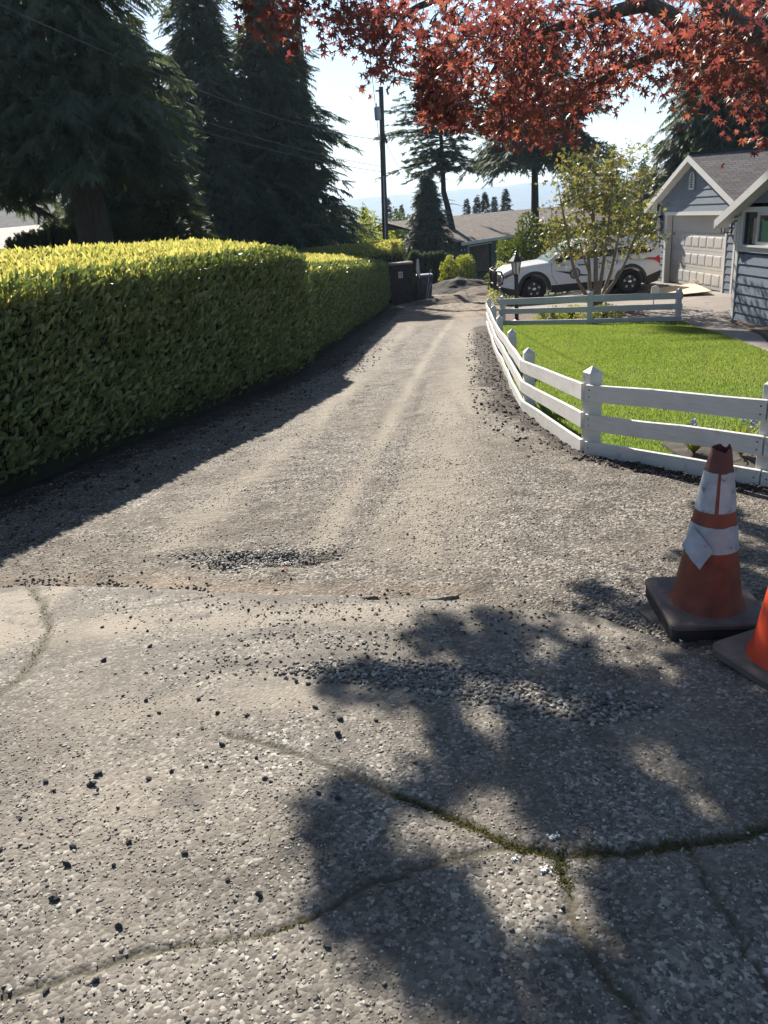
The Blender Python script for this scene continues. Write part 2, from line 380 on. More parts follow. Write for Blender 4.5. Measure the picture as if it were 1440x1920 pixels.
MT = dict(
    earth=m_ground(), gravel=m_gravel(), pave=m_pave(),
    stone=None, bark=m_bark('fir_bark', (0.024, 0.018, 0.015), (0.062, 0.047, 0.038)),
    maplebark=m_bark('maple_bark', (0.07, 0.062, 0.052), (0.16, 0.145, 0.12), 22),
    youngbark=m_bark('pale_bark', (0.16, 0.14, 0.11), (0.30, 0.265, 0.2), 30),
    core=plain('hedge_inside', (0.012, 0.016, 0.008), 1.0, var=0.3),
    hedge=leafmat('laurel_leaf', [(0.095, 0.135, 0.058), (0.15, 0.195, 0.078), (0.20, 0.235, 0.092), (0.25, 0.25, 0.10)], [(0.09, 0.14, 0.03), (0.15, 0.20, 0.04), (0.22, 0.24, 0.05)], 0.32, 0.30),
    newleaf=leafmat('laurel_shoot', [(0.19, 0.22, 0.05), (0.33, 0.31, 0.08), (0.42, 0.36, 0.12)], [(0.34, 0.38, 0.07), (0.56, 0.52, 0.12), (0.66, 0.57, 0.18)], 0.55, 0.4),
    fir=leafmat('fir_needles', [(0.040, 0.056, 0.044), (0.072, 0.098, 0.068), (0.12, 0.15, 0.092)], [(0.08, 0.11, 0.05), (0.14, 0.17, 0.07)], 0.38, 0.6, 0.3),
    firlit=leafmat('sunlit_spruce_needles', [(0.05, 0.06, 0.03), (0.075, 0.085, 0.04), (0.09, 0.095, 0.05)], [(0.07, 0.09, 0.03), (0.09, 0.11, 0.04)], 0.25, 0.6, 0.3),  # olive copy of fir, sunlight on the boughs painted into the colour
    firgrey=leafmat('cedar_needles', [(0.06, 0.075, 0.055), (0.12, 0.138, 0.10), (0.20, 0.21, 0.16)], [(0.04, 0.06, 0.02), (0.07, 0.08, 0.035)], 0.22, 0.6, 0.3),
    farfir=leafmat('far_conifer_needles', [(0.022, 0.036, 0.022), (0.04, 0.058, 0.03)], [(0.03, 0.05, 0.02), (0.05, 0.07, 0.03)], 0.2, 0.7, 0.2),
    red=leafmat('red_maple_leaf', [(0.045, 0.020, 0.022), (0.065, 0.026, 0.024), (0.095, 0.038, 0.028), (0.14, 0.062, 0.036)], [(0.13, 0.032, 0.036), (0.23, 0.052, 0.048), (0.44, 0.12, 0.075), (0.52, 0.22, 0.09)], 0.46, 0.4, 0.45),
    ymaple=leafmat('spring_maple_leaf', [(0.07, 0.085, 0.025), (0.11, 0.12, 0.035), (0.16, 0.14, 0.05), (0.17, 0.12, 0.05)], [(0.16, 0.20, 0.03), (0.26, 0.26, 0.05), (0.36, 0.28, 0.07)], 0.42, 0.45),
    shrub=leafmat('shrub_leaf', [(0.035, 0.055, 0.015), (0.06, 0.085, 0.02), (0.085, 0.11, 0.025)], [(0.12, 0.17, 0.02), (0.20, 0.24, 0.03)], 0.28, 0.5),
    limeshrub=leafmat('lime_leaf', [(0.16, 0.19, 0.03), (0.22, 0.25, 0.045), (0.30, 0.30, 0.07)], [(0.34, 0.40, 0.03), (0.44, 0.45, 0.06)], 0.45, 0.5),
    palesh=leafmat('pale_leaf', [(0.25, 0.27, 0.10), (0.36, 0.36, 0.16)], [(0.4, 0.42, 0.12), (0.5, 0.5, 0.2)], 0.4, 0.5),
    grass=leafmat('grass_blade', [(0.05, 0.078, 0.02), (0.09, 0.12, 0.03), (0.15, 0.16, 0.05)], [(0.17, 0.28, 0.03), (0.26, 0.35, 0.05), (0.37, 0.40, 0.10)], 0.5, 0.5, 0.3),
    lawnbase=plain('turf', (0.075, 0.125, 0.018), 0.95, var=0.35, vscale=3, bstr=0.6, bscale=60),
    concrete=plain('driveway_concrete', (0.20, 0.17, 0.146), 0.9, var=0.16, vscale=0.9, bstr=0.4, bscale=90, dirt=((0.125, 0.105, 0.09), 1.7, 0.55)),
    mulch=plain('bark_mulch', (0.105, 0.072, 0.053), 0.95, var=0.55, vscale=22, bstr=1.0, bscale=26),
    soil=plain('dark_soil', (0.042, 0.033, 0.026), 0.95, var=0.55, vscale=7, bstr=1.0, bscale=14),
    white=plain('white_fence_paint', (0.58, 0.57, 0.55), 0.55, var=0.07, vscale=5, bstr=0.2, bscale=70, dirt=((0.33, 0.31, 0.27), 7, 0.60)),
    trim=plain('white_trim_paint', (0.56, 0.55, 0.53), 0.5, var=0.04, dirt=((0.55, 0.53, 0.5), 4, 0.66)),
    blue=plain('blue_grey_siding', (0.145, 0.175, 0.22), 0.6, var=0.07, vscale=2.5, bstr=0.12, bscale=60, dirt=((0.155, 0.18, 0.215), 2.2, 0.62)),
    door=plain('garage_door_paint', (0.47, 0.455, 0.435), 0.5, var=0.04),
    found=plain('foundation_concrete', (0.27, 0.225, 0.185), 0.9, var=0.2, vscale=4, bstr=0.5, bscale=50),
    roofg=m_roof('grey_shingles', (0.115, 0.098, 0.098)), roofb=m_roof('brown_shingles', (0.115, 0.092, 0.078), 0.16), roofl=m_roof('pale_shingles', (0.42, 0.37, 0.33), 0.16), roofs=m_roof('slate_shingles', (0.085, 0.09, 0.105), 0.16),
    glass=m_glass('window_glass', (0.03, 0.035, 0.04)), greenpane=plain('green_blind', (0.09, 0.24, 0.14), 0.4, var=0.1), curtain=plain('tan_curtain', (0.34, 0.29, 0.24), 0.8, var=0.2, vscale=9),
    black=plain('black_iron', (0.018, 0.018, 0.02), 0.4, var=0.2), blackpl=plain('black_plastic', (0.014, 0.014, 0.016), 0.5, var=0.25),
    lampglass=m_glass('frosted_lamp_glass', (0.62, 0.60, 0.55), 0.25, 0.5),
    carwhite=plain('white_car_paint', (0.74, 0.75, 0.76), 0.18, var=0.02, spec=0.6), carglass=m_glass('tinted_car_glass', (0.012, 0.014, 0.018), 0.04, 0.7), windscreen=m_glass('windscreen_painted_reflection', (0.22, 0.27, 0.29), 0.05, 0.9),  # windscreen: reflection painted in as a pale base colour
    rubber=plain('tyre_rubber', (0.016, 0.016, 0.017), 0.8, var=0.3, vscale=20), chrome=plain('chrome', (0.75, 0.76, 0.78), 0.18, 1.0, var=0.05), steel=plain('black_steel_wheel', (0.022, 0.022, 0.024), 0.4, var=0.2),
    redlamp=plain('red_lamp_lens', (0.55, 0.02, 0.025), 0.2, var=0.08), amber=plain('amber_lens', (0.62, 0.20, 0.10), 0.25, var=0.1), decal=plain('blue_black_decal', (0.02, 0.035, 0.06), 0.3, var=0.1), gold=plain('grey_gold_seal', (0.30, 0.29, 0.26), 0.4, var=0.3, vscale=40),
    headl=m_glass('headlamp_glass', (0.16, 0.17, 0.18), 0.08, 0.9),
    oldorange=plain('dirty_orange_rubber', (0.17, 0.042, 0.024), 0.65, var=0.3, vscale=14, bstr=0.15, dirt=((0.17, 0.06, 0.045), 12, 0.58)), newor=plain('orange_cone_plastic', (0.60, 0.055, 0.018), 0.45, var=0.1, vscale=8, dirt=((0.35, 0.08, 0.05), 12, 0.70)),
    maroon=plain('faded_maroon_rubber', (0.095, 0.034, 0.030), 0.7, var=0.3, vscale=14), collar=plain('scuffed_reflective_sleeve', (0.30, 0.335, 0.385), 0.4, var=0.22, vscale=14, dirt=((0.07, 0.075, 0.085), 24, 0.58)),
    cbase=plain('dusty_rubber_base', (0.125, 0.098, 0.084), 0.85, var=0.3, vscale=10, bstr=0.3, dirt=((0.06, 0.055, 0.055), 7, 0.6)), cbaseb=plain('black_rubber_base', (0.03, 0.029, 0.03), 0.8, var=0.3, vscale=10),
    ply=plain('plywood', (0.58, 0.44, 0.28), 0.8, var=0.15, vscale=7, dirt=((0.45, 0.32, 0.19), 9, 0.62)),
    greenwall=plain('dark_green_siding', (0.055, 0.085, 0.075), 0.7, var=0.15, vscale=3), shade=plain('porch_wall', (0.40, 0.30, 0.24), 0.8, var=0.15, vscale=4), darkdoor=plain('dark_door_paint', (0.04, 0.04, 0.055), 0.5),
    brick=None, pole=plain('weathered_pole', (0.06, 0.05, 0.045), 0.8, var=0.3, vscale=12), zinc=plain('grey_steel_box', (0.33, 0.36, 0.40), 0.45, var=0.1), bin=plain('blue_bin_plastic', (0.035, 0.045, 0.10), 0.5), binlid=plain('pale_bin_lid', (0.18, 0.21, 0.28), 0.4),
    flower=plain('red_petals', (0.55, 0.02, 0.025), 0.6, var=0.3, vscale=30), violet=plain('violet_petals', (0.32, 0.30, 0.62), 0.6, var=0.2, vscale=40), wire=plain('cable', (0.10, 0.10, 0.11), 0.6),
    hill=plain('forest_slope', (0.035, 0.05, 0.03), 1.0, var=0.5, vscale=0.02), splat=plain('white_splash', (0.72, 0.72, 0.70), 0.7, var=0.1), orange=plain('orange_scrap', (0.62, 0.13, 0.03), 0.5), lump=plain('dark_asphalt', (0.032, 0.031, 0.032), 0.8, var=0.3, vscale=40, bstr=0.5, bscale=120), moss=leafmat('moss', [(0.06, 0.065, 0.018), (0.10, 0.10, 0.03), (0.13, 0.10, 0.05)], [(0.1, 0.12, 0.02), (0.16, 0.15, 0.04)], 0.3, 0.8, 0.2),
    dirt=plain('brown_dirt', (0.13, 0.097, 0.07), 0.95, var=0.5, vscale=2.5, bstr=1.0, bscale=9, dirt=((0.06, 0.045, 0.033), 1.6, 0.52)),
    signp=plain('pale_sign', (0.62, 0.62, 0.50), 0.6, var=0.08), cream=plain('cream_wall', (0.34, 0.33, 0.30), 0.8), greyst=plain('silver_patch', (0.55, 0.56, 0.58), 0.35, var=0.1),
)
def clump_colour(m, scale=2.6):
    nt = m.node_tree; g = [n for n in nt.nodes if n.type == 'NEW_GEOMETRY'][0]
    f = mth(nt, 'ADD', mth(nt, 'MULTIPLY', g.outputs['Random Per Island'], 0.55), mth(nt, 'MULTIPLY', mth(nt, 'SUBTRACT', noise(nt, coords(nt), scale, 3), 0.28), 1.0), True)
    for n in nt.nodes:
        if n.type == 'VALTORGB': nt.links.new(f, n.inputs[0])
clump_colour(MT['red']); clump_colour(MT['hedge'], 1.6); clump_colour(MT['grass'], 0.9); clump_colour(MT['fir'], 0.8)  # red: brighter colour clumps stand in for sunlit leaves
def add_grain(m, sc=(2, 2, 55), strength=0.35):
    nt = m.node_tree; b = nt.nodes['Principled BSDF']; mp = nd(nt, 'ShaderNodeMapping'); mp.inputs['Scale'].default_value = sc; nt.links.new(coords(nt), mp.inputs[0])
    n = noise(nt, mp.outputs[0], 2.2, 6, 0.65); bump(nt, b, n, strength, 0.006)
    src = b.inputs['Base Color'].links[0].from_socket; f = ramp(nt, n, [(0.28, (0.72, 0.71, 0.69)), (0.5, (1, 1, 1))]); nt.links.new(mixc(nt, 0.8, src, f, 'MULTIPLY'), b.inputs['Base Color'])
add_grain(MT['white']); add_grain(MT['blue'], (2, 2, 30), 0.2)
def m_stone():
    m, nt, b = newmat('loose_stone'); g = nt.nodes.new('ShaderNodeNewGeometry')
    col = ramp(nt, g.outputs['Random Per Island'], [(0, (0.075, 0.068, 0.06)), (0.35, (0.15, 0.132, 0.112)), (0.78, (0.24, 0.218, 0.188)), (1, (0.42, 0.395, 0.355))])
    nt.links.new(col, b.inputs['Base Color']); b.inputs['Roughness'].default_value = 0.7; b.inputs['Specular IOR Level'].default_value = 0.4
    bump(nt, b, noise(nt, coords(nt), 150, 3), 0.3, 0.004); return m
MT['stone'] = m_stone()
def m_brick():
    m, nt, b = newmat('dark_brick'); v = coords(nt)
    mp = nd(nt, 'ShaderNodeMapping'); mp.inputs['Rotation'].default_value = (pi / 2, 0, 0); nt.links.new(v, mp.inputs[0])
    br = nt.nodes.new('ShaderNodeTexBrick'); nt.links.new(mp.outputs[0], br.inputs['Vector']); br.inputs['Scale'].default_value = 1
    br.inputs['Brick Width'].default_value = 0.22; br.inputs['Row Height'].default_value = 0.075; br.inputs['Mortar Size'].default_value = 0.008
    br.inputs['Color1'].default_value = (0.035, 0.024, 0.023, 1); br.inputs['Color2'].default_value = (0.06, 0.04, 0.035, 1); br.inputs['Mortar'].default_value = (0.07, 0.065, 0.065, 1)
    nt.links.new(br.outputs[0], b.inputs['Base Color']); b.inputs['Roughness'].default_value = 0.9
    bump(nt, b, mth(nt, 'SUBTRACT', 1.0, br.outputs['Fac']), 0.6, 0.01); return m
MT['brick'] = m_brick()

# ---------------------------------------------------------------- terrain
def axis_lines(lo_far, lo, hi, hi_far, step):
    near = np.arange(lo, hi + 1e-6, step)
    a = []; v = lo; s = step
    while v > lo_far: s *= 1.35; v -= s; a.append(v)
    b = []; v = near[-1]; s = step
    while v < hi_far: s *= 1.35; v += s; b.append(v)
    return np.concatenate([np.array(a[::-1]), near, np.array(b)])
def gridmesh(X, Y, Z, mb, mi=0, flip=False):
    m, n = X.shape
    i, j = np.meshgrid(np.arange(m - 1), np.arange(n - 1), indexing='ij')
    F = np.stack([i * n + j, (i + 1) * n + j, (i + 1) * n + j + 1, i * n + j + 1], -1).reshape(-1, 4)
    if flip: F = F[:, ::-1]
    mb.add(np.stack([X, Y, Z], -1).reshape(-1, 3), F, mi); return mb
gx = axis_lines(-5200, -14, 20, 5200, 0.5); gy = axis_lines(-60, -6, 56, 6000, 0.5)
X, Y = np.meshgrid(gx, gy, indexing='ij')
Z = zg(X, Y) - 0.05
Z = Z - 30 * smooth01((Y - 260) / 1500.0)
g = gridmesh(X, Y, Z, MB()).build('ground', MT['earth'], smooth=True); kind(g, 'structure')

# far forested ridge across the valley
hm = MB()
hx = np.linspace(-2600, 3200, 260); hv = np.linspace(0, 1, 14)
HX, HV = np.meshgrid(hx, hv, indexing='ij')
ridge = 62 + 0.020 * HX + 46 * (fbm(HX / 420.0 + 5, HX * 0 + 3.3, 5)) + 9 * fbm(HX / 22.0, HX * 0 + 8, 3)
HY = 2500 + 900 * HV + 60 * fbm(HX / 200, HV * 3)
HZ = -34 + (ridge + 34) * smooth01(HV * 1.02) ** 0.8
gridmesh(HX, HY, HZ, hm)
h = hm.build('hills', MT['hill'], smooth=True); kind(h, 'structure')

# ---------------------------------------------------------------- surveyed lines
hedge_px = [(0, 930), (200, 850), (400, 768), (585, 690), (650, 640), (735, 577)]
HB = np.array([G(*p) for p in hedge_px])
d0 = (HB[1] - HB[0])[:2]; d0 /= np.linalg.norm(d0)
HB = np.vstack([[HB[0][0] - d0[0] * 3.4, HB[0][1] - d0[1] * 3.4, 0], HB])
def hedge_x(y): return np.interp(y, HB[:, 1], HB[:, 0])
fence_px = [(1432, 915), (1100, 853), (982, 772), (955, 730), (938, 690), (922, 645), (912, 612)]
FB = np.array([G(*p) for p in fence_px])
FB = np.vstack([FB[0] + (FB[0] - FB[1]) / np.linalg.norm(FB[0] - FB[1]) * 2.6, FB])
fy = FB[::1]
def fence_x(y): return np.interp(y, FB[:, 1], FB[:, 0])

# pavement edge where the old slab meets the stripped lane
edge_px = [(0, 1112), (55, 1108), (330, 1114), (520, 1128), (680, 1126), (770, 1137), (870, 1139), (980, 1153), (1120, 1170), (1250, 1218), (1439, 1290)]
EP = np.array([G(*p) for p in edge_px])
def edge_y(x):
    return np.interp(x, EP[:, 0], EP[:, 1]) + 0.02 * (vnoise(x * 7, x * 0 + 2.2) - 0.5) + 0.012 * (vnoise(x * 31, x * 0 + 4.2) - 0.5)

def polydist(X, Y, P):
    D = np.full(X.shape, 1e9)
    for a, b in zip(P[:-1], P[1:]):
        ax, ay = a[:2]; bx, by = b[:2]; dx, dy = bx - ax, by - ay
        t = np.clip(((X - ax) * dx + (Y - ay) * dy) / (dx * dx + dy * dy + 1e-12), 0, 1)
        D = np.minimum(D, np.hypot(X - ax - t * dx, Y - ay - t * dy))
    return D
def wiggle(P, amp=0.02, n=14, seed=0):
    r = np.random.default_rng(seed); out = []
    for a, b in zip(P[:-1], P[1:]):
        for t in np.arange(n) / n: out.append(a * (1 - t) + b * t + np.array([*(r.normal(size=2) * amp), 0]))
    out.append(P[-1]); return np.array(out)

# ---- stripped lane of gravel
ly = [2.0]
while ly[-1] < 46: ly.append(ly[-1] + max(0.022, min(0.22, 0.0052 * ly[-1])))
ly = np.array(ly); lu = np.linspace(0, 1, 190)
xl = hedge_x(ly) - 0.7; xr = np.where(ly > 19.5, 3.0 + np.clip(ly - 19.5, 0, 3) * 0.45 + np.clip(ly - 27, 0, 20) * 0.12, fence_x(np.maximum(ly, FB[0][1])) + 0.06)
LX = xl[:, None] + (xr - xl)[:, None] * lu[None]; LY = np.broadcast_to(ly[:, None], LX.shape).copy()
dh = LX - hedge_x(LY); df = polydist(LX, LY, FB)
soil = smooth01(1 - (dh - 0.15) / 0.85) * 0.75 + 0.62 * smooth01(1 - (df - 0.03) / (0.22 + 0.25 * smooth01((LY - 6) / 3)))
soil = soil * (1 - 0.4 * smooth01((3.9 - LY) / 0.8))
dirt = 0.9 * smooth01((LY - 19) / 6) + 0.55 * smooth01(1 - np.abs(LY - (edge_y(LX) + 0.16)) / 0.22) * smooth01((0.6 - LX) / 0.4)
cl = (hedge_x(LY) + fence_x(np.maximum(LY, 5.5))) / 2
def band(c, w): return np.exp(-((LX - c) / w) ** 2)
wob = 0.10 * fbm(LY / 3.0, LY * 0 + 1, 3)
def lane_px(*p): return np.array([G(*q) for q in p])
t1 = lane_px((560, 1090), (605, 1005), (655, 920), (705, 830), (748, 758), (785, 690), (822, 632), (850, 592))
t2 = lane_px((790, 1110), (800, 1000), (825, 880), (850, 780), (868, 690), (872, 620), (868, 580))
t3 = lane_px((300, 1040), (430, 930), (560, 820), (660, 730), (720, 660), (775, 606))
dk1 = lane_px((430, 1010), (540, 910), (620, 810), (690, 725), (748, 655), (800, 600))
ru1 = lane_px((690, 985), (738, 915), (758, 850), (778, 780), (800, 720)); ru2 = lane_px((700, 900), (722, 850), (748, 790))
streak = 0.55 + 0.9 * vnoise(LX * 9, LY * 0.5) * (0.4 + vnoise(LX * 1.3 + 7, LY * 0.6))
fade = smooth01((LY - edge_y(LX) - 0.25) / 0.6)
track = np.exp(-(polydist(LX, LY, t1) / 0.085) ** 2) * 1.0 + np.exp(-(polydist(LX, LY, t2) / 0.30) ** 2) * 0.85 + np.exp(-(polydist(LX, LY, t3) / 0.16) ** 2) * 0.7
track = np.clip(track * streak * fade, 0, 1)
soil = soil + fade * (0.40 * np.exp(-(polydist(LX, LY, dk1) / 0.22) ** 2) * (0.4 + 0.9 * vnoise(LX * 2.2, LY * 0.8)) + 0.42 * np.exp(-(polydist(LX, LY, ru1) / 0.035) ** 2) + 0.38 * np.exp(-(polydist(LX, LY, ru2) / 0.03) ** 2)
    + 0.55 * vnoise(LX * 1.9 + 3, LY * 0.9 + 5) * smooth01(1 - (df - 0.2) / 0.75) * smooth01((LY - 4.5) / 2))
LZ = zg(LX, LY)
amp = 0.010 + 0.02 * smooth01(soil) + 0.03 * smooth01((LY - 20) / 6)
LZ += amp * 2.0 * fbm(LX * 5, LY * 5, 4) + 0.035 * fbm(LX * 0.8, LY * 0.8, 3) - 0.012 * np.exp(-(polydist(LX, LY, t2) / 0.3) ** 2) - 0.014 * np.exp(-(polydist(LX, LY, t1) / 0.1) ** 2) - 0.012 * np.exp(-(polydist(LX, LY, ru1) / 0.04) ** 2)
LZ += 0.05 * smooth01(soil - 0.35) * (vnoise(LX * 9, LY * 9) ** 3) * smooth01((df < 0.7) * 1.0)
# cross ridges pressed by tracks
LZ += 0.006 * np.sin(LY * 2 * pi / 0.16 + 0.6 * LX) * band(cl + 0.05, 0.3) * smooth01((LY - 4.6) / 1) * smooth01((14 - LY) / 4)
# shallow hole of dark gravel beside the slab
hp = G(500, 1052); hd = np.hypot((LX - hp[0]) / 0.26, (LY - hp[1]) / 0.11) * (1 + 1.1 * fbm(LX * 5, LY * 7, 4))
LZ += 0.032 * np.exp(-((hd - 1.0) / 0.4) ** 2) * (LY > hp[1] - 0.02) * (0.4 + vnoise(LX * 6, LY * 6)) - 0.020 * np.exp(-hd ** 2 * 1.5)
ep = G(345, 1035); LZ += 0.035 * np.exp(-((LX - ep[0]) / 0.2) ** 2 - ((LY - ep[1]) / 0.09) ** 2)
soil += 0.30 * np.exp(-((LX - ep[0]) / 0.4) ** 2 - ((LY - ep[1] + 0.05) / 0.2) ** 2)
LZ -= 0.012 * smooth01(1 - (LY - edge_y(LX)) / 0.12) * (LX > -0.2); LZ -= 0.03 * smooth01((edge_y(LX) + 0.05 - LY) / 0.06)
LZ -= 0.10 * smooth01((edge_y(LX) - 0.1 - LY) / 0.2)
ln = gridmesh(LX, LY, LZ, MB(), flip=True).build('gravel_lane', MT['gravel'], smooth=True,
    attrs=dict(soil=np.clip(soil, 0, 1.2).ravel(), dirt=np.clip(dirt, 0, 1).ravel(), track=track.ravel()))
kind(ln, 'structure')
from bisect import bisect_left
def lane_z(x, y):
    x = np.atleast_1d(x).astype(float); y = np.atleast_1d(y).astype(float)
    i = np.clip(np.searchsorted(ly, y) - 1, 0, len(ly) - 2)
    u = (x - xl[i]) / (xr[i] - xl[i]) * (len(lu) - 1); j = np.clip(np.floor(u).astype(int), 0, len(lu) - 2)
    t = np.clip(u - j, 0, 1); s = np.clip((y - ly[i]) / (ly[i + 1] - ly[i]), 0, 1)
    return (LZ[i, j] * (1 - t) + LZ[i, j + 1] * t) * (1 - s) + (LZ[i + 1, j] * (1 - t) + LZ[i + 1, j + 1] * t) * s

# ---- old exposed-aggregate slab in front
def PX(*pts): return np.array([G(*p) for p in pts])
crack_a = wiggle(PX((430, 1392), (520, 1412), (620, 1450), (740, 1502), (860, 1552), (960, 1598), (1050, 1622)), 0.004, 10, 1)
crack_b = wiggle(PX((-60, 1912), (130, 1850), (280, 1802), (490, 1772), (580, 1742), (680, 1682), (800, 1642), (920, 1607), (1030, 1612)), 0.004, 10, 2)
crack_c = wiggle(PX((1050, 1630), (1068, 1690), (1075, 1740), (1120, 1830), (1200, 1930)), 0.004, 10, 3)
crack_d = wiggle(PX((1290, 1600), (1330, 1680), (1400, 1810), (1460, 1900)), 0.004, 8, 4)
crack_e = wiggle(PX((1050, 1622), (1180, 1612), (1320, 1592), (1500, 1560)), 0.006, 8, 5)
crack_f = wiggle(PX((55, 1108), (85, 1150), (95, 1190), (80, 1230), (45, 1280), (-40, 1345)), 0.004, 10, 6)
crack_g = wiggle(PX((200, 1160), (330, 1140), (410, 1128)), 0.004, 8, 7)
cracks = [(crack_a, 0.012, 1.0), (crack_b, 0.010, 0.9), (crack_c, 0.009, 1.0), (crack_d, 0.007, 0.9), (crack_e, 0.016, 1.0), (crack_f, 0.022, 0.8), (crack_g, 0.006, 0.6)]
px_ = np.concatenate([np.linspace(-5.0, -2.4, 40, endpoint=False), np.linspace(-2.4, 2.2, 400), np.linspace(2.2, 5.0, 40)[1:]])
pv = np.linspace(0, 1, 330)
PXX = np.broadcast_to(px_[:, None], (len(px_), len(pv))).copy()
eY = edge_y(px_); PYY = -2.5 + (eY + 2.5)[:, None] * (1 - (1 - pv) ** 1.0)[None]
v2 = np.concatenate([np.linspace(-2.5, 0.7, 30, endpoint=False), np.linspace(0.7, 1.0, 300)])
PYY = np.where(True, np.interp(np.linspace(0, 1, 330), [0, 0.1, 1], [0, 1, 1])[None] * 0 + PYY, 0)
t_ = np.concatenate([np.linspace(0, 1, 30, endpoint=False) * 0.0 + np.linspace(0, 0.55, 30, endpoint=False), np.linspace(0.55, 1, 300)])
PYY = -2.5 + (eY + 2.5)[:, None] * t_[None]
PZZ = zg(PXX, PYY) + 0.030
ck = np.zeros(PXX.shape)
for P, w, s in cracks:
    D = polydist(PXX, PYY, P); w2 = w * (0.35 + 1.3 * vnoise(PXX * 8, PYY * 8))
    k = np.exp(-(D / w2) ** 2) * s
    ck = np.maximum(ck, k); PZZ -= 0.010 * k
PZZ += 0.010 * fbm(PXX * 1.6, PYY * 1.6, 3) + 0.004 * fbm(PXX * 18, PYY * 18, 3)
def blob(px, py, rx, ry, ang=0.0):
    c = G(px, py); a = (PXX - c[0]); b = (PYY - c[1]); ca, sa = cos(ang), sin(ang)
    return np.exp(-((a * ca + b * sa) / rx) ** 2 - ((b * ca - a * sa) / ry) ** 2)
psoil = 0.42 * blob(375, 1167, 0.10, 0.05) + 0.42 * blob(510, 1198, 0.13, 0.06) + 0.40 * blob(360, 1505, 0.09, 0.08) + 0.36 * blob(620, 1420, 0.12, 0.11) + 0.32 * blob(330, 1225, 0.35, 0.06) + 0.32 * blob(430, 1262, 0.25, 0.05) + 0.38 * blob(1080, 1330, 0.35, 0.10, -0.15) + 0.4 * blob(850, 1195, 0.09, 0.04) + 0.25 * blob(640, 1245, 0.5, 0.10) + 0.3 * blob(560, 1740, 0.12, 0.06)
pdust = 0.9 * smooth01((crack_f[:, 0].max() - 0.12 - PXX + 0.10 * (PYY - 3.0)) / 0.12) + 0.8 * blob(250, 1180, 0.6, 0.13) + 0.75 * blob(640, 1165, 0.5, 0.10) + 0.6 * blob(960, 1195, 0.45, 0.10) + 0.7 * blob(480, 1330, 0.5, 0.10) + 0.35 * blob(250, 1500, 0.4, 0.2) + 0.5 * blob(620, 1090, 0.5, 0.1)
ed = edge_y(PXX) - PYY
psoil += 0.5 * np.exp(-((ed - 0.03) / 0.07) ** 2) * (vnoise(PXX * 4 + 3, PYY * 2) ** 1.2) + 0.22 * vnoise(PXX * 1.7 + 9, PYY * 1.9) * smooth01((PYY - 1.2) / 0.8) + 0.16 * (vnoise(PXX * 3.1, PYY * 2.7 + 4) > 0.72)
pdust = np.clip(pdust * (0.5 + vnoise(PXX * 5, PYY * 5)), 0, 0.85)
# broken piece with a gap at the lip of the slab
gp = G(727, 1131); PZZ -= 0.06 * smooth01(1.4 - np.hypot((PXX - gp[0]) / 0.085, (PYY - gp[1]) / 0.016))
pm = MB(); gridmesh(PXX, PYY, PZZ, pm, flip=False)
nV = pm.n
# side of the slab's edge
EV = np.stack([px_, eY, PZZ[:, -1]], -1); EV2 = np.stack([px_, eY + 0.008, PZZ[:, -1] - 0.16], -1)
k = np.arange(len(px_) - 1); n_ = len(px_)
pm.add(np.vstack([EV, EV2]), np.stack([k, k + 1, n_ + k + 1, n_ + k], -1)[:, ::-1])
# embedded pebbles
_bm = bmesh.new(); bmesh.ops.create_icosphere(_bm, subdivisions=1, radius=1.0)
ICO_V = np.array([v.co[:] for v in _bm.verts]); ICO_F = np.array([[v.index for v in f.verts] for f in _bm.faces]); _bm.free()
def pave_z(x, y):
    ix = np.clip(np.searchsorted(px_, x) - 1, 0, len(px_) - 2)
    t = (y + 2.5) / (np.interp(x, px_, eY) + 2.5); jx = np.clip(np.searchsorted(t_, t) - 1, 0, len(t_) - 2)
    return PZZ[ix, jx]
def stones(mb, x, y, z, rad, flat=0.6, mi=0, r=rng):
    n = len(x); d = rdir(n, r); d[:, 2] *= 0.35
    R = frames(d, np.tile([0.0, 0, 1.0], (n, 1)) + 0.35 * r.normal(size=(n, 3)))
    S = rad[:, None] * np.stack([r.uniform(0.8, 1.45, n), r.uniform(0.7, 1.0, n), flat * r.uniform(0.7, 1.1, n)], -1)
    R = R * S[:, None, :]
    jit = 1 + 0.22 * r.normal(size=(n, len(ICO_V), 1))
    V = np.einsum('nij,nkj->nki', R, ICO_V[None] * np.clip(jit, 0.6, 1.5)) + np.stack([x, y, z], -1)[:, None]
    F = ICO_F[None] + (np.arange(n) * len(ICO_V))[:, None, None]
    mb.add(V.reshape(-1, 3), F.reshape(-1, 3), mi)
n = 30000
sx = rng.uniform(-1.9, 1.9, n * 2); sy = 0.75 + 3.0 * rng.random(n * 2) ** 1.35
keep = (sy < edge_y(sx) - 0.02) & (np.abs(sx) < 0.45 + sy * 0.62)
keep &= (fbm(sx * 2.5, sy * 2.5, 3) + 0.25 + 0.25 * (2.1 - sy) > rng.uniform(-0.1, 0.5, n * 2))
for P, w, s in cracks: keep &= polydist(sx, sy, P) > w * 0.9
sx = sx[keep][:n]; sy = sy[keep][:n]
rad = rng.uniform(0.0020, 0.0045, len(sx)) * (1 + 0.7 * (rng.random(len(sx)) < 0.12))
stones(pm, sx, sy, pave_z(sx, sy) + 0.0002, rad, 0.45, 1)
pad = pm.n - nV
pv_o = pm.build('pavement', [MT['pave'], MT['stone']], smooth=True, attrs=dict(
    soil=np.concatenate([np.clip(psoil * 1.45, 0, 1).ravel(), np.zeros(pad)]), crack=np.concatenate([ck.ravel(), np.zeros(pad)]), dust=np.concatenate([pdust.ravel(), np.zeros(pad)])))
kind(pv_o, 'structure')

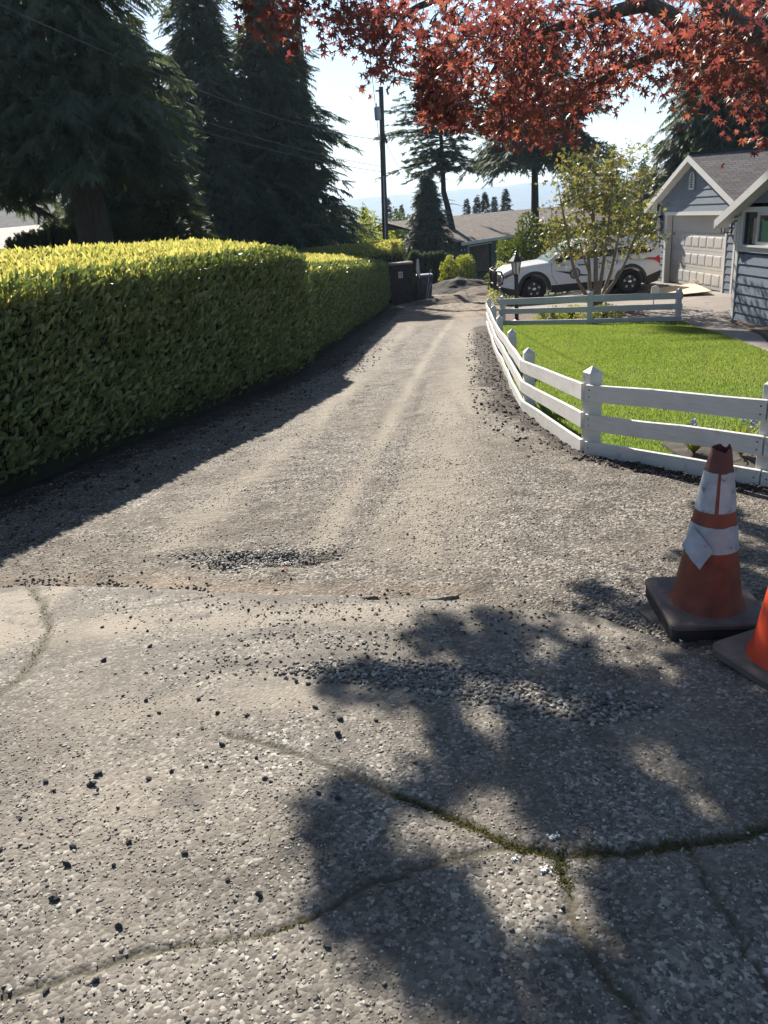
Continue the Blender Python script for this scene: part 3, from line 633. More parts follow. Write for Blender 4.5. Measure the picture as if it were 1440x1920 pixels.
# ---- loose gravel lying on lane and slab
sm = MB()
n = 52000
y = 2.7 + 7.3 * rng.random(n) ** 1.7; x = hedge_x(y) + 0.1 + rng.random(n) * (np.minimum(fence_x(np.maximum(y, FB[1][1])), 2.6) - hedge_x(y) - 0.1)
keep = (y > edge_y(x) + 0.01) & (np.abs(x) < 0.5 + y * 0.55)
keep &= (vnoise(x * 3, y * 3) > rng.uniform(0.1, 0.8, n)) & (rng.random(n) < np.clip((10 - y) / 4.5, 0, 1) ** 1.3 + 0.02)
x = x[keep]; y = y[keep]; rad = rng.uniform(0.003, 0.0068, len(x)) * (1 + 0.6 * (rng.random(len(x)) < 0.06))
stones(sm, x, y, lane_z(x, y) + rad * 0.15, rad, 0.6)
def patch(pxs, n, spread, rlo, rhi, on='pave'):
    xs = []; ys = []
    for (a, b, w) in pxs:
        c = G(a, b); m = int(n * w); xs.append(c[0] + spread[0] * rng.normal(size=m)); ys.append(c[1] + spread[1] * rng.normal(size=m))
    x = np.concatenate(xs); y = np.concatenate(ys); r_ = rng.uniform(rlo, rhi, len(x))
    z = pave_z(x, y) if on == 'pave' else lane_z(x, y)
    stones(sm, x, y, z + r_ * 0.3, r_, 0.65)
patch([(620, 1265, 1), (720, 1272, 1.3), (800, 1285, 1.4), (880, 1300, 1.3), (960, 1312, 1), (1050, 1335, 1), (1130, 1350, .8)], 210, (0.11, 0.035), 0.005, 0.011)
patch([(500, 1040, 1.4), (455, 1052, .8), (550, 1046, .8), (590, 1030, .4), (400, 1045, .4)], 260, (0.10, 0.05), 0.005, 0.011, 'lane')
patch([(640, 1220, 1), (520, 1200, 1), (760, 1220, 1), (400, 1260, 1), (900, 1195, .6), (1000, 1250, .6)], 60, (0.14, 0.06), 0.004, 0.009)
patch([(1150, 1150, 1), (1230, 1130, 1), (1180, 1190, 1)], 200, (0.16, 0.07), 0.005, 0.010, 'lane')
n = 320; x = rng.uniform(-1.6, 1.3, n); y = rng.uniform(1.0, 3.0, n)
stones(sm, x, y, pave_z(x, y) + 0.001, rng.uniform(0.003, 0.0075, n), 0.65)
# clods along both verges
n = 2600; y = 3.6 + 14 * rng.random(n) ** 1.4; side = rng.random(n) < 0.4
tq = rng.random(n) ** 0.8; qi = np.where(rng.random(n) < 0.35, 1, np.minimum(2 + (5 * tq).astype(int), 6)); qt = rng.random(n)
fq = FB[qi] * (1 - qt[:, None]) + FB[qi + 1] * qt[:, None]; fn_ = FB[qi + 1] - FB[qi]; fn_ = np.stack([-fn_[:, 1], fn_[:, 0]], -1); fn_ /= np.linalg.norm(fn_, axis=1, keepdims=True)
fo = 0.02 + np.where(qi == 1, 0.16, 0.45) * rng.random(n) ** 1.8
x = np.where(side, hedge_x(y) + 0.35 + 0.8 * rng.random(n) ** 1.5, fq[:, 0] + fn_[:, 0] * fo); y = np.where(side, y, fq[:, 1] + fn_[:, 1] * fo)
k_ = (y > edge_y(x) + 0.05) & (y < 17)
sgl = MB(); x = x[k_]; y = y[k_]; r_ = rng.uniform(0.004, 0.016, len(x)) * (1 + 0.5 * (rng.random(len(x)) < 0.08)); stones(sgl, x, y, lane_z(x, y) + r_ * 0.3, r_, 0.75)
n = 800; t = rng.random(n); x = EP[0][0] + t * (0.35 - EP[0][0]) ; y = edge_y(x) + 0.02 + np.abs(rng.normal(0, 0.10, n)); kk = vnoise(x * 5, y * 3) > rng.uniform(0.2, 0.8, n); x = x[kk]; y = y[kk]; r_ = rng.uniform(0.003, 0.010, len(x))
stones(sgl, x, y, lane_z(x, y) + r_ * 0.3, r_, 0.7)
n = 500; x = rng.uniform(-1.3, 0.9, n); y = edge_y(x) - np.abs(rng.normal(0.0, 0.22, n)); kk = vnoise(x * 4 + 7, y * 4) > rng.uniform(0.3, 0.9, n); x = x[kk]; y = y[kk]; r_ = rng.uniform(0.003, 0.008, len(x))
stones(sgl, x, y, pave_z(x, y) + r_ * 0.3, r_, 0.7)
lg = kind(tag(sm.build('gravel', MT['stone']), 'loose pale gravel lying on the lane and slab', 'gravel'), 'stuff')
cl_o = kind(tag(sgl.build('soil_clods', MT['soil']), 'crumbled dark soil along the hedge and fence', 'soil'), 'stuff')
# moss in the joints
mm = MB(); tv = [(0, -0.5, 0), (0, 0.5, 0), (1, 0, 0)]
for P, w, N in ((crack_a[30:], 0.014, 1100), (crack_e, 0.022, 900), (crack_b[20:44], 0.006, 160), (crack_f, 0.02, 260), (crack_c[:10], 0.014, 260)):
    i = rng.integers(0, len(P) - 1, N); t = rng.random(N)[:, None]
    Q = P[i] * (1 - t) + P[i + 1] * t; Q[:, :2] += w * rng.normal(size=(N, 2)) * 0.6
    Q[:, 2] = pave_z(Q[:, 0], Q[:, 1]); d = rdir(N); d[:, 2] = np.abs(d[:, 2]) * 0.5 + 0.12
    R = frames(d, rdir(N)) * (np.stack([rng.uniform(0.006, 0.02, N), rng.uniform(0.002, 0.005, N), np.ones(N)], -1))[:, None, :]
    mm.inst(tv, [(0, 1, 2)], R, Q)
kind(tag(mm.build('moss', MT['moss']), 'thin moss growing in the slab joints', 'moss'), 'stuff')

# ---- loose things lying on the slab
def lump(p, r, label, name, m, cat, group):
    b = MB(); stones(b, np.array([p[0]]), np.array([p[1]]), np.array([p[2] + r * 0.45]), np.array([r]), 0.75)
    return tag(b.build(name, m, origin=p), label, cat, group)
lump_px = [(42, 1552), (143, 1604), (246, 1596), (218, 1640), (132, 1640), (282, 1476), (106, 1498), (188, 1466), (228, 1755), (186, 1858), (92, 1878), (616, 1792), (492, 1700), (600, 1505), (636, 1515), (350, 1617), (430, 1668), (105, 1703), (112, 1703), (465, 1356), (382, 1380), (198, 1252), (277, 1328), (410, 1352), (420, 1412), (500, 1475), (483, 1436), (640, 1362), (592, 1340), (375, 1326), (302, 1350), (516, 1102), (486, 1088), (265, 1072), (520, 1020), (1176, 1228), (706, 1365), (635, 1391), (865, 1183), (284, 1225), (325, 1462), (90, 1480), (3, 1612), (187, 1495), (176, 1488), (535, 1045)]
for i, p in enumerate(lump_px):
    q = G(*p); q[2] = float(pave_z(q[0:1], q[1:2])[0]) if q[1] < edge_y(q[0:1])[0] else float(lane_z(q[0], q[1])[0])
    lump(q, 0.0072 + 0.005 * ((i * 37) % 10) / 10, 'small dark crumb of asphalt lying on the pale slab', 'asphalt_crumb', MT['lump'], 'crumb', 'asphalt crumbs scattered over the slab')
q = G(530, 1068); q[2] = float(lane_z(q[0], q[1])[0]); lump(q, 0.017, 'small orange scrap beside the hollow of grey gravel', 'plastic_scrap', MT['orange'], 'scrap', None)
for i, (a, b, s, lab) in enumerate([(1032, 1590, 0.014, 'streaky white splash on the slab just above the mossy joint'), (1022, 1652, 0.012, 'white splash on the slab below the mossy joint'), (966, 1629, 0.007, 'tiny white splash on the slab left of the joint junction')]):
    q = G(a, b); bm_ = MB()
    for k in range(9):
        aa = rng.uniform(0, 2 * pi); rr = s * rng.random() ** 0.7 * (0.2 if k == 0 else 1.7); c_ = q[:2] + rr * np.array([cos(aa), 0.8 * sin(aa)])
        m = 9; a_ = np.arange(m) * 2 * pi / m; ra = s * (0.5 if k == 0 else 0.22) * rng.uniform(0.5, 1.2, m)
        zt = float(pave_z(c_[0:1], c_[1:2])[0]) + 0.006 + 0.0004 * k
        poly = np.stack([c_[0] + ra * np.cos(a_), c_[1] + ra * np.sin(a_)], -1)
        bm_.prism(poly, zt - 0.006, zt, lambda x, y, z: (x, y, z))
    tag(bm_.build('bird_splash', MT['splat'], origin=q), lab, 'splash', 'white splashes on the slab')
# chip of the slab at its broken lip
q = G(805, 1134); q[2] = float(zg(q[0], q[1])) + 0.012; cb = MB()
poly = np.array([(-0.115, -0.012), (-0.10, 0.016), (0.0, 0.026), (0.12, 0.012), (0.135, -0.002), (0.0, -0.016)])
cb.prism(poly, 0.0, 0.022, lambda x, y, z: (q[0] + x, q[1] + y, q[2] + z + 0.03 * x))
bevel(tag(cb.build('slab_chip', MT['pave'], origin=q), 'thin broken chip lying at the lip of the slab', 'chip'), 0.003)

# ---------------------------------------------------------------- hedges
LEAF_V = np.array([(0, 0, 0), (0.35, 0.19, 0.05), (0.35, 0, 0), (0.35, -0.19, 0.05), (0.75, 0.15, 0.02), (0.75, 0, -0.03), (0.75, -0.15, 0.02), (1, 0, -0.10)])
LEAF_F4 = np.array([(0, 2, 1, 1), (0, 3, 2, 2)])
LEAF_T = np.array([(0, 2, 1), (0, 3, 2), (1, 2, 5), (1, 5, 4), (2, 3, 6), (2, 6, 5), (4, 5, 7), (5, 6, 7)])
def leaves(mb, P, D, N, L, W=1.0, mi=0, tv=LEAF_V, tf=LEAF_T):
    R = frames(D, N)
    S = np.stack([L, L * W, L], -1)
    mb.inst(tv, tf, R * S[:, None, :], P, mi)
def hedge(name, label, path, top_front, top_back, depth, dens, lsize, seed, endcap=(True, True), side=-1, newshare=0.9, facebulge=0.05):
    """path: base of the front face; top heights absolute; the body lies to the left (side=-1) of travel"""
    r = np.random.default_rng(seed)
    path = np.asarray(path, float); L = np.concatenate([[0], np.cumsum(np.hypot(*np.diff(path[:, :2], axis=0).T))]); Lt = L[-1]
    tf_ = np.asarray(top_front, float); tb_ = np.asarray(top_back, float)
    def pos(s):
        return np.stack([np.interp(s, L, path[:, k]) for k in range(3)], -1)
    def tang(s):
        a = pos(np.clip(s - 0.4, 0, Lt)); b = pos(np.clip(s + 0.4, 0, Lt)); d = b - a; d[:, 2] = 0; return d / np.linalg.norm(d, axis=1, keepdims=True)
    def nrm(s):
        t = tang(s); return np.stack([-t[:, 1] * side * 1.0, t[:, 0] * side, t[:, 2] * 0], -1)   # outward, towards the lane
    s_ = np.linspace(0, Lt, 40); p = pos(s_); nn = nrm(s_); zf = np.interp(s_, L, tf_); zb = np.interp(s_, L, tb_)
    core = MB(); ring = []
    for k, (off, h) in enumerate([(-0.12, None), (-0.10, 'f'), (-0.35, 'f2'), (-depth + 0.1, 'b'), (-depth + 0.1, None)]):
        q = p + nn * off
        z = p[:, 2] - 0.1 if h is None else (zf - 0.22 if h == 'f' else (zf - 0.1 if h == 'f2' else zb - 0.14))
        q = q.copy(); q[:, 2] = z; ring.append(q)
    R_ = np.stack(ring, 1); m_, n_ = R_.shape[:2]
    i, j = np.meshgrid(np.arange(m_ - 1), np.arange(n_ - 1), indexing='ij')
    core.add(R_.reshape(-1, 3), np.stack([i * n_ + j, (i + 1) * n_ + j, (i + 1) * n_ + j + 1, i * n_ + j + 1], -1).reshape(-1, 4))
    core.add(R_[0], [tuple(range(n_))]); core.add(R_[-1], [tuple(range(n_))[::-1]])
    lf = MB(); up = np.array([0, 0, 1.0])
    # front face
    N = int(dens * Lt * 1.7); s = r.random(N) * Lt; u = r.random(N)
    P = pos(s); nr = nrm(s); zt = np.interp(s, L, tf_); base = P[:, 2].copy()
    hgt = base + 0.03 + u * (zt - base - 0.02)
    bul = facebulge * 2 * fbm(s * 1.3, hgt * 1.3, 3) + 0.05 - 0.25 * smooth01((0.32 - (hgt - base)) / 0.32) * (0.6 + 0.6 * r.random(N)) - 0.10 * smooth01((u - 0.9) / 0.1)
    P = P + nr * (bul - 0.13 * r.random(N) ** 1.3)[:, None]; P[:, 2] = hgt
    D = nr * r.uniform(0.15, 0.9, N)[:, None] + up * r.uniform(0.1, 1.1, N)[:, None] + tang(s) * r.normal(0, 0.45, N)[:, None]
    NN = nr * 0.8 + up * 0.5 + 0.45 * rdir(N, r)
    leaves(lf, P, D, NN, lsize * r.uniform(0.65, 1.15, N), r.uniform(0.85, 1.15, N), 0)
    # ends
    for e, on in zip((0.0, Lt), endcap):
        if not on: continue
        N = int(dens * depth * 1.7); w = r.random(N); s = np.full(N, e); P = pos(s) + nrm(s) * (-w * depth)[:, None]
        t = tang(s) * (1 if e > 0 else -1); zt = np.interp(s, L, tf_) * (1 - w) + np.interp(s, L, tb_) * w
        P[:, 2] += 0.05 + r.random(N) * (zt - P[:, 2] - 0.05); P += t * r.uniform(-0.1, 0.06, N)[:, None]
        leaves(lf, P, t * r.uniform(0.2, 0.9, N)[:, None] + up * r.uniform(0.1, 1, N)[:, None] + 0.4 * rdir(N, r), t + 0.5 * rdir(N, r), lsize * r.uniform(0.65, 1.15, N), 1.0, 0)
    # top: dark leaves below, upright fresh shoots above
    for share, mi, k in ((0.55, 0, 0), (newshare, 1, 1)):
        N = int(dens * Lt * depth * share * 1.25); s = r.random(N) * Lt; w = r.random(N) ** 1.15
        P = pos(s) + nrm(s) * (0.04 - w * (depth - 0.05))[:, None]
        ft = smooth01((w * depth) / 0.35)
        zt = np.interp(s, L, tf_) - 0.10 * (1 - ft) + (np.interp(s, L, tb_) - np.interp(s, L, tf_)) * smooth01(w * 1.1) + 0.10 * fbm(s * 0.9, w * depth * 1.5, 4)
        P[:, 2] = zt - (0.09 if k == 0 else 0.05) + r.uniform(-0.03, 0.05, N)
        if k == 0: D = rdir(N, r) * 0.8 + up * r.uniform(0.0, 0.6, N)[:, None]
        else: D = rdir(N, r) * 0.55 + up * r.uniform(0.5, 1.2, N)[:, None]
        leaves(lf, P, D, rdir(N, r) + up * 0.3, lsize * (r.uniform(0.6, 1.1, N) if k == 0 else r.uniform(0.45, 0.95, N) * (1 + 0.5 * (r.random(N) < 0.06))), 0.95 if k == 0 else 0.8, mi)
    root = thing(name, label, 'hedge', tuple(path[0]))
    lf.build('foliage', [MT['hedge'], MT['newleaf']], root)
    core.build('branches', MT['core'], root)  # closed near-black box filling the hedge behind its leaves
    return root
def hline(y): return np.array([hedge_x(y), y, float(zg(hedge_x(y), y))])
ys1 = [2.3, 4.0, 5.68, 7.5, 9.5, 11.2, 12.2, 12.7]
zf1 = [1.25, 1.22, 1.17, 1.15, 1.12, 1.10, 1.06, 0.92]; zb1 = [1.40, 1.38, 1.36, 1.33, 1.30, 1.25, 1.20, 1.06]
hedge('laurel_hedge', 'tall clipped laurel hedge with yellow new shoots along the near gravel lane', [hline(y) + np.array([0.10, 0, 0]) for y in ys1], zf1, zb1, 1.5, 1350, 0.084, 11)
ys2 = [12.75, 16, 20, 25, 29, 32.3]
p2 = [hline(y) + np.array([-0.08, 0, 0]) for y in ys2]
z2f = [float(atY(590, 492, 13.0)[2]), float(atY(640, 491, 16.5)[2]), float(atY(665, 491, 20)[2]), float(atY(690, 491, 25)[2]), float(atY(715, 491, 29)[2]), float(atY(735, 492, 32.3)[2])]
hedge('laurel_hedge', 'lower laurel hedge stretch between the tall hedge and the brick pillar', p2, z2f, [z + 0.22 for z in z2f], 1.4, 560, 0.105, 12)
pa = onground(-4.5, 34.6); pb = onground(1.62, 34.3)
zt3 = float(atY(700, 478, 34.3)[2]); 
hedge('laurel_hedge', 'bright yellow topped hedge behind the brick pillar below the utility pole', [pa, (pa + pb) / 2, pb], [zt3 - 0.05, zt3 + 0.05, zt3 + 0.10], [zt3 + 0.25, zt3 + 0.4, zt3 + 0.42], 2.6, 330, 0.13, 13, newshare=1.2)

# ---------------------------------------------------------------- lawn, bed, driveway
def sheet(name, poly, off, m, step=0.25, kindname='structure', thick=None, rough=0.0):
    """a sheet over the terrain inside an outline"""
    bm = bmesh.new(); vs = [bm.verts.new((p[0], p[1], 0)) for p in poly]; bm.faces.new(vs)
    x0, x1 = min(p[0] for p in poly), max(p[0] for p in poly); y0, y1 = min(p[1] for p in poly), max(p[1] for p in poly)
    for ax, lo, hi in ((0, x0, x1), (1, y0, y1)):
        for t in np.arange(lo + step, hi, step):
            co = [0, 0, 0]; co[ax] = t; no = [0, 0, 0]; no[ax] = 1
            bmesh.ops.bisect_plane(bm, geom=bm.verts[:] + bm.edges[:] + bm.faces[:], plane_co=co, plane_no=no)
    V = np.array([v.co[:] for v in bm.verts]); z = zg(V[:, 0], V[:, 1]) + off
    if rough: z = z + rough * fbm(V[:, 0] * 4, V[:, 1] * 4, 4)
    for v, q in zip(bm.verts, z): v.co.z = q
    bmesh.ops.recalc_face_normals(bm, faces=bm.faces)
    for f in bm.faces:
        if f.normal.z < 0: f.normal_flip()
    be = [e for e in bm.edges if len(e.link_faces) == 1]
    r = bmesh.ops.extrude_edge_only(bm, edges=be)
    for g_ in r['geom']:
        if isinstance(g_, bmesh.types.BMVert): g_.co.z -= 0.15
    me = bpy.data.meshes.new(name); bm.to_mesh(me); bm.free(); me.materials.append(m)
    for p in me.polygons: p.use_smooth = False
    o = bpy.data.objects.new(name, me); COL.objects.link(o); o['kind'] = kindname
    return o
fR = G(1270, 603); fL = G(943, 610); fM = G(1105, 608)
lawn_poly = [tuple(FB[i][:2] + np.array([0.10, 0.03])) for i in range(8)] + [(fL[0] + 0.1, fL[1] - 0.02), (fM[0], fM[1] - 0.02), (fR[0] + 0.1, fR[1] - 0.0)]
pe = [G(1288, 606), G(1340, 624), G(1400, 645), G(1440, 660)]
lawn_poly += [tuple(p[:2]) for p in pe] + [(4.6, 8.0), (4.3, 6.0), (4.6, 3.4)]
sheet('lawn', lawn_poly, 0.0, MT['lawnbase'], 0.3)
drive_poly = [(2.9, 19.9), (3.4, 19.0), (fL[0] + 0.3, fL[1] + 0.06), (fM[0], fM[1] + 0.05), (fR[0] + 0.12, fR[1] + 0.05)] + [tuple(p[:2] + np.array([0.04, 0])) for p in pe] + [(4.7, 8.0), (4.45, 5.0), (6.2, 5.0), (6.4, 9.0), tuple(G(1440, 641)[:2]), tuple(G(1400, 616)[:2]), (8.25, 18.2), (9.9, 18.6), (9.9, 27.6), (8, 28.2), (5, 27.8), (3.4, 27.4)]
sheet('driveway', drive_poly, -0.012, MT['concrete'], 0.4)
bed_poly = [(3.35, 19.35), (fM[0] - 0.6, fM[1] + 0.55), (fR[0] - 0.6, fR[1] + 0.35), (fR[0] - 0.3, fR[1] + 1.3), (7.0, 20.3), (6.2, 21.9), (4.5, 21.9), (3.3, 21.3)]
sheet('planting_bed', bed_poly, 0.035, MT['mulch'], 0.15, rough=0.09)
bed2 = [tuple(G(1374, 604)[:2] + np.array([0.05, 0.1])), tuple(G(1400, 616)[:2]), tuple(G(1440, 641)[:2] + np.array([0.05, 0])), (6.6, 8.5), (8.4, 8.5), (8.4, 17.9)]
sheet('planting_bed', bed2, 0.02, MT['mulch'], 0.15, rough=0.08)
bedf = [tuple(FB[2][:2] + np.array([0.55, -0.45])), tuple(G(1240, 838)[:2]), tuple(G(1330, 826)[:2]), tuple(G(1440, 835)[:2]), (3.6, 4.2), (4.1, 3.2), tuple(FB[1][:2] + np.array([0.1, 0.08]))]
sheet('planting_bed', bedf, 0.03, MT['soil'], 0.06, rough=0.05)

# grass blades
from mathutils.geometry import intersect_point_tri_2d
def inpoly(x, y, poly):
    c = np.zeros(len(x), bool); n = len(poly)
    for i in range(n):
        x1, y1 = poly[i]; x2, y2 = poly[(i + 1) % n]
        c ^= ((y1 > y) != (y2 > y)) & (x < (x2 - x1) * (y - y1) / (y2 - y1 + 1e-12) + x1)
    return c
n = 420000
y = 4.0 + 15.2 * rng.random(n) ** 1.15; x = rng.uniform(1.3, 7.3, n)
k = inpoly(x, y, lawn_poly) & ~inpoly(x, y, bedf) & (x < 0.6 + 0.5 * y + 0.6)
x = x[k]; y = y[k]; n = len(x)
P = np.stack([x, y, zg(x, y)], -1); d = rdir(n) * 0.55; d[:, 2] = np.abs(d[:, 2]) + 0.75
h_ = rng.uniform(0.016, 0.036, n) * (0.7 + 0.7 * vnoise(x * 1.2, y * 1.2))
GV = np.array([(0, -0.5, 0), (0, 0.5, 0), (0.6, 0.32, 0.06), (0.6, -0.32, 0.06), (1, 0, 0.2)]); GF = np.array([(0, 1, 2), (0, 2, 3), (3, 2, 4)])
R = frames(d, rdir(n)) * np.stack([h_, rng.uniform(0.005, 0.009, n) * (0.6 + 0.05 * y), h_], -1)[:, None, :]
kind(tag(MB().inst(GV, GF, R, P).build('grass', MT['grass']), 'bright green mown grass on the fenced lawn', 'grass'), 'stuff')

# ---------------------------------------------------------------- white rail fences
def post_mesh(p, w, h, rz, cap=0.048):
    b = MB(); c, s = cos(rz), sin(rz); a = w / 2
    V = []
    for z, k in ((-0.25, 1), (h - cap, 1), (h, 0)):
        if k:
            for sx, sy in ((-1, -1), (1, -1), (1, 1), (-1, 1)): V.append((p[0] + (sx * c - sy * s) * a, p[1] + (sx * s + sy * c) * a, p[2] + z))
        else: V.append((p[0], p[1], p[2] + z))
    F = [(0, 1, 5, 4), (1, 2, 6, 5), (2, 3, 7, 6), (3, 0, 4, 7), (4, 5, 8), (5, 6, 8), (6, 7, 8), (7, 4, 8)]
    b.add(np.array(V), F); return b
def rail_fence(name, label, posts, heights, outs, rails, railh, w=0.1, thick=0.026, warp=0.006, seed=0, endpost=(0, 0)):
    r = np.random.default_rng(seed); root = thing(name, label, 'fence', tuple(posts[0]))
    posts = np.asarray(posts, float); n = len(posts); T = np.gradient(posts[:, :2], axis=0); 
    for i in range(n):
        rz = atan2(T[i, 1], T[i, 0]); bevel(post_mesh(posts[i], w, heights[i], rz + r.normal(0, 0.02)).build('post', MT['white'], root), 0.003, 1)
    for i in range(n - 1):
        a, b = posts[i], posts[i + 1]; d = b - a; d[2] = 0; L = np.linalg.norm(d); d /= L; nr = np.array([d[1], -d[0], 0]) * outs
        e0 = 0.055 if i == 0 else 0.006; e1 = 0.055 if i == n - 2 else 0.006
        for k, (z0, z1) in enumerate(rails):
            m = max(4, int(L / 0.25)); mb = MB(); t = np.linspace(0, 1, m + 1); wv = warp * 2 * fbm(t * 2 + r.uniform(0, 50), t * 0 + k, 2) * np.sin(pi * t); wz = warp * 1.5 * fbm(t * 2 + r.uniform(0, 50), t * 0, 2) * np.sin(pi * t)
            Q = a + (b - a) * t[:, None]; s0 = -e0 if i == 0 else e0; s1 = e1 if i == n - 2 else -e1
            Q = Q + d * np.linspace(s0, s1, m + 1)[:, None]
            fa = heights[i] / railh; fb = heights[i + 1] / railh; f = (fa + (fb - fa) * t)
            off = w / 2 + 0.002
            ring = []
            for (o_, z_) in ((off, z0), (off + thick, z0), (off + thick, z1), (off, z1)):
                q = Q + nr * (o_ + wv)[:, None]; q[:, 2] = Q[:, 2] + z_ * f + wz; ring.append(q)
            V = np.stack(ring, 1).reshape(-1, 3); ii, jj = np.meshgrid(np.arange(m), np.arange(4), indexing='ij')
            F = np.stack([ii * 4 + jj, ii * 4 + (jj + 1) % 4, (ii + 1) * 4 + (jj + 1) % 4, (ii + 1) * 4 + jj], -1).reshape(-1, 4)
            mb.add(V, F); mb.add(V[:4], [(3, 2, 1, 0)]); mb.add(V[-4:], [(0, 1, 2, 3)])
            ro = mb.build('rail', MT['white'], root, fixn=True); bevel(ro, 0.003, 1)
            if outs < 0 and i < 2:
                for tt in (0.04 / L, 1 - 0.04 / L):
                    for zz in (0.3, 0.7):
                        c_ = a + (b - a) * tt + nr * (off + thick); c_[2] = (a + (b - a) * tt)[2] + (z0 + (z1 - z0) * zz) * (fa if tt < .5 else fb)
                        nb = MB(); nb.box((-0.004, -0.004, -0.004), (0.004, 0.004, 0.004), T=c_); nb.build('nail', MT['black'], ro, origin=np.array(root.location))
    return root
FP = [G(1437, 908), FB[2] + np.array([0.05, 0.07, 0]), G(992, 768), G(961, 707), G(938, 664), G(927, 634), G(918, 610)]
FP = [FB[0] + (FP[0] - FB[1])] + FP
for p in FP: p[2] = float(zg(p[0], p[1]))
rail_fence('rail_fence', 'low white three-rail fence with pointed posts curving along the gravel lane', FP, [0.67, 0.67, 0.66, 0.62, 0.62, 0.63, 0.64, 0.66], -1, [(-0.05, 0.105), (0.195, 0.312), (0.405, 0.528)], 0.655, 0.105, seed=3, warp=0.02)
BP = [G(943, 610), G(1105, 608), G(1270, 603)]
rail_fence('rail_fence', 'straight low white fence between the lawn and the young tree bed', BP, [0.72, 0.72, 0.74], 1, [(-0.02, 0.12), (0.27, 0.39), (0.485, 0.625)], 0.72, 0.10, seed=5)

# ---------------------------------------------------------------- blue-grey house
HD = ray(640, 409); HD = np.array([HD[0], HD[1], 0]) / np.hypot(HD[0], HD[1]); HN = np.array([-HD[1], HD[0], 0])
PR = dep(1353, 547, 21.5)
house = thing('blue_house', 'blue-grey lap-sided house with white trim and a white garage door', 'house', tuple(PR))
def HW(s, o, z):    # s along the facade (away from the viewer), o out of the facade, z up
    return PR + HD * s + HN * o + np.array([0, 0, z])
def hbox(mb, s0, s1, o0, o1, z0, z1, mi=0):
    V = [HW(s, o, z) for z in (z0, z1) for (s, o) in ((s0, o0), (s1, o0), (s1, o1), (s0, o1))]
    mb.add(np.array(V), np.array([(0, 3, 2, 1), (4, 5, 6, 7), (0, 1, 5, 4), (1, 2, 6, 5), (2, 3, 7, 6), (3, 0, 4, 7)]), mi); return mb
def lap(mb, spans, z0, z1, o, exposure=0.2, gable=None):
    """lap boards: each row tilts out at its foot. spans: function z-> list of (s0,s1)"""
    z = z0
    while z < z1 - 0.01:
        zt = min(z + exposure, z1)
        for s0, s1 in spans(z, zt):
            a0, a1, b0, b1 = s0, s1, s0, s1
            if gable:
                lo, hi = gable(z); lo2, hi2 = gable(zt); a0, a1 = max(s0, lo), min(s1, hi); b0, b1 = max(s0, lo2), min(s1, hi2)
                if a1 <= a0: continue
                if b1 < b0: b0 = b1 = (b0 + b1) / 2
            V = [HW(a0, o + 0.026, z), HW(a1, o + 0.026, z), HW(b1, o + 0.004, zt), HW(b0, o + 0.004, zt), HW(a0, o - 0.02, z), HW(a1, o - 0.02, z)]
            mb.add(np.array(V), [(0, 1, 2, 3)[::-1], (0, 4, 5, 1)[::-1]])
        z = zt
SL = 0.43; AP_S, AP_Z = 2.2, 3.52; OV = 0.24
gz = lambda s: AP_Z - SL * abs(s - AP_S)
gb = lambda z: (AP_S - (AP_Z - z) / SL, AP_S + (AP_Z - z) / SL)
DS0, DS1, DZ = 0.0, 4.06, 2.0
w = MB()
lap(w, lambda z, zt: [(-0.95, DS0 - 0.10), (DS1 + 0.16, 4.72)] if zt <= DZ + 0.2 else [(-3, 7)], -0.1, 3.5, 0.0, 0.2, lambda z: (max(-0.95, gb(z)[0]), min(4.72, gb(z)[1])))
hbox(w, -0.95, DS0 - 0.1, -0.12, -0.021, -0.25, 2.3); hbox(w, DS1 + 0.16, 4.7, -0.12, -0.021, -0.25, 2.3)
w.add(np.array([HW(-0.95, -0.022, 2.02), HW(4.7, -0.022, 2.02), HW(4.7, -0.022, gz(4.7) - .02), HW(AP_S, -0.022, AP_Z - .03), HW(-0.95, -0.022, gz(-0.95) - .02)]), [(4, 3, 2, 1, 0)])
# far side wall and the body of the house behind
hbox(w, 4.6, 4.7, -8, -0.12, -0.3, 2.35)
WO = 1.63; WS = -4.02; WZ = 0.03
w2b = lambda z: (-20, WS)
WAPS = WS - 4.2; WAPZ = 2.14 + SL * 4.2 + WZ
wg = lambda s: WAPZ - SL * abs(s - WAPS); wgb = lambda z: (WAPS - (WAPZ - z) / SL, WAPS + (WAPZ - z) / SL)
win = (-2.3, -0.205, 1.47, 2.13)     # s from corner, z
def wspan(z, zt):
    if zt <= win[2] + WZ - 0.06 or z >= win[3] + WZ + 0.1: return [(WS - 8.4, WS)]
    return [(WS + win[1] + 0.08, WS), (WS - 8.4, WS + win[0] - 0.08)]
lap(w, wspan, -0.15, WAPZ - 0.05, WO, 0.207, lambda z: (max(WS - 8.4, wgb(z)[0]), min(WS, wgb(z)[1])))
hbox(w, WS - 8.3, WS - 0.05, WO - 0.2, WO - 0.10, -0.12, 1.4); hbox(w, WS - 0.13, WS - 0.01, -7, WO - 0.03, -0.12, 2.2)
hbox(w, -0.97, -0.9, -6, -0.03, -0.2, 2.4); hbox(w, WS, -0.97, -2.4, -2.3, -0.2, 2.6); hbox(w, WS - 8.4, WS - 8.3, -7, WO - 0.03, -0.12, 2.4)
hw = w.build('wall', MT['blue'], house)
f = MB(); hbox(f, WS - 8.3, WS - 0.03, WO - 0.15, WO - 0.012, -0.9, -0.12); hbox(f, WS - 0.15, WS - 0.02, -6, WO - 0.16, -0.9, -0.122); f.build('foundation', MT['found'], house)
t = MB()
hbox(t, WS - 0.10, WS + 0.02, WO + 0.0, WO + 0.035, -0.15, wg(WS) - 0.08); hbox(t, WS + 0.0, WS + 0.022, WO - 0.14, WO - 0.001, -0.15, wg(WS) - 0.08)
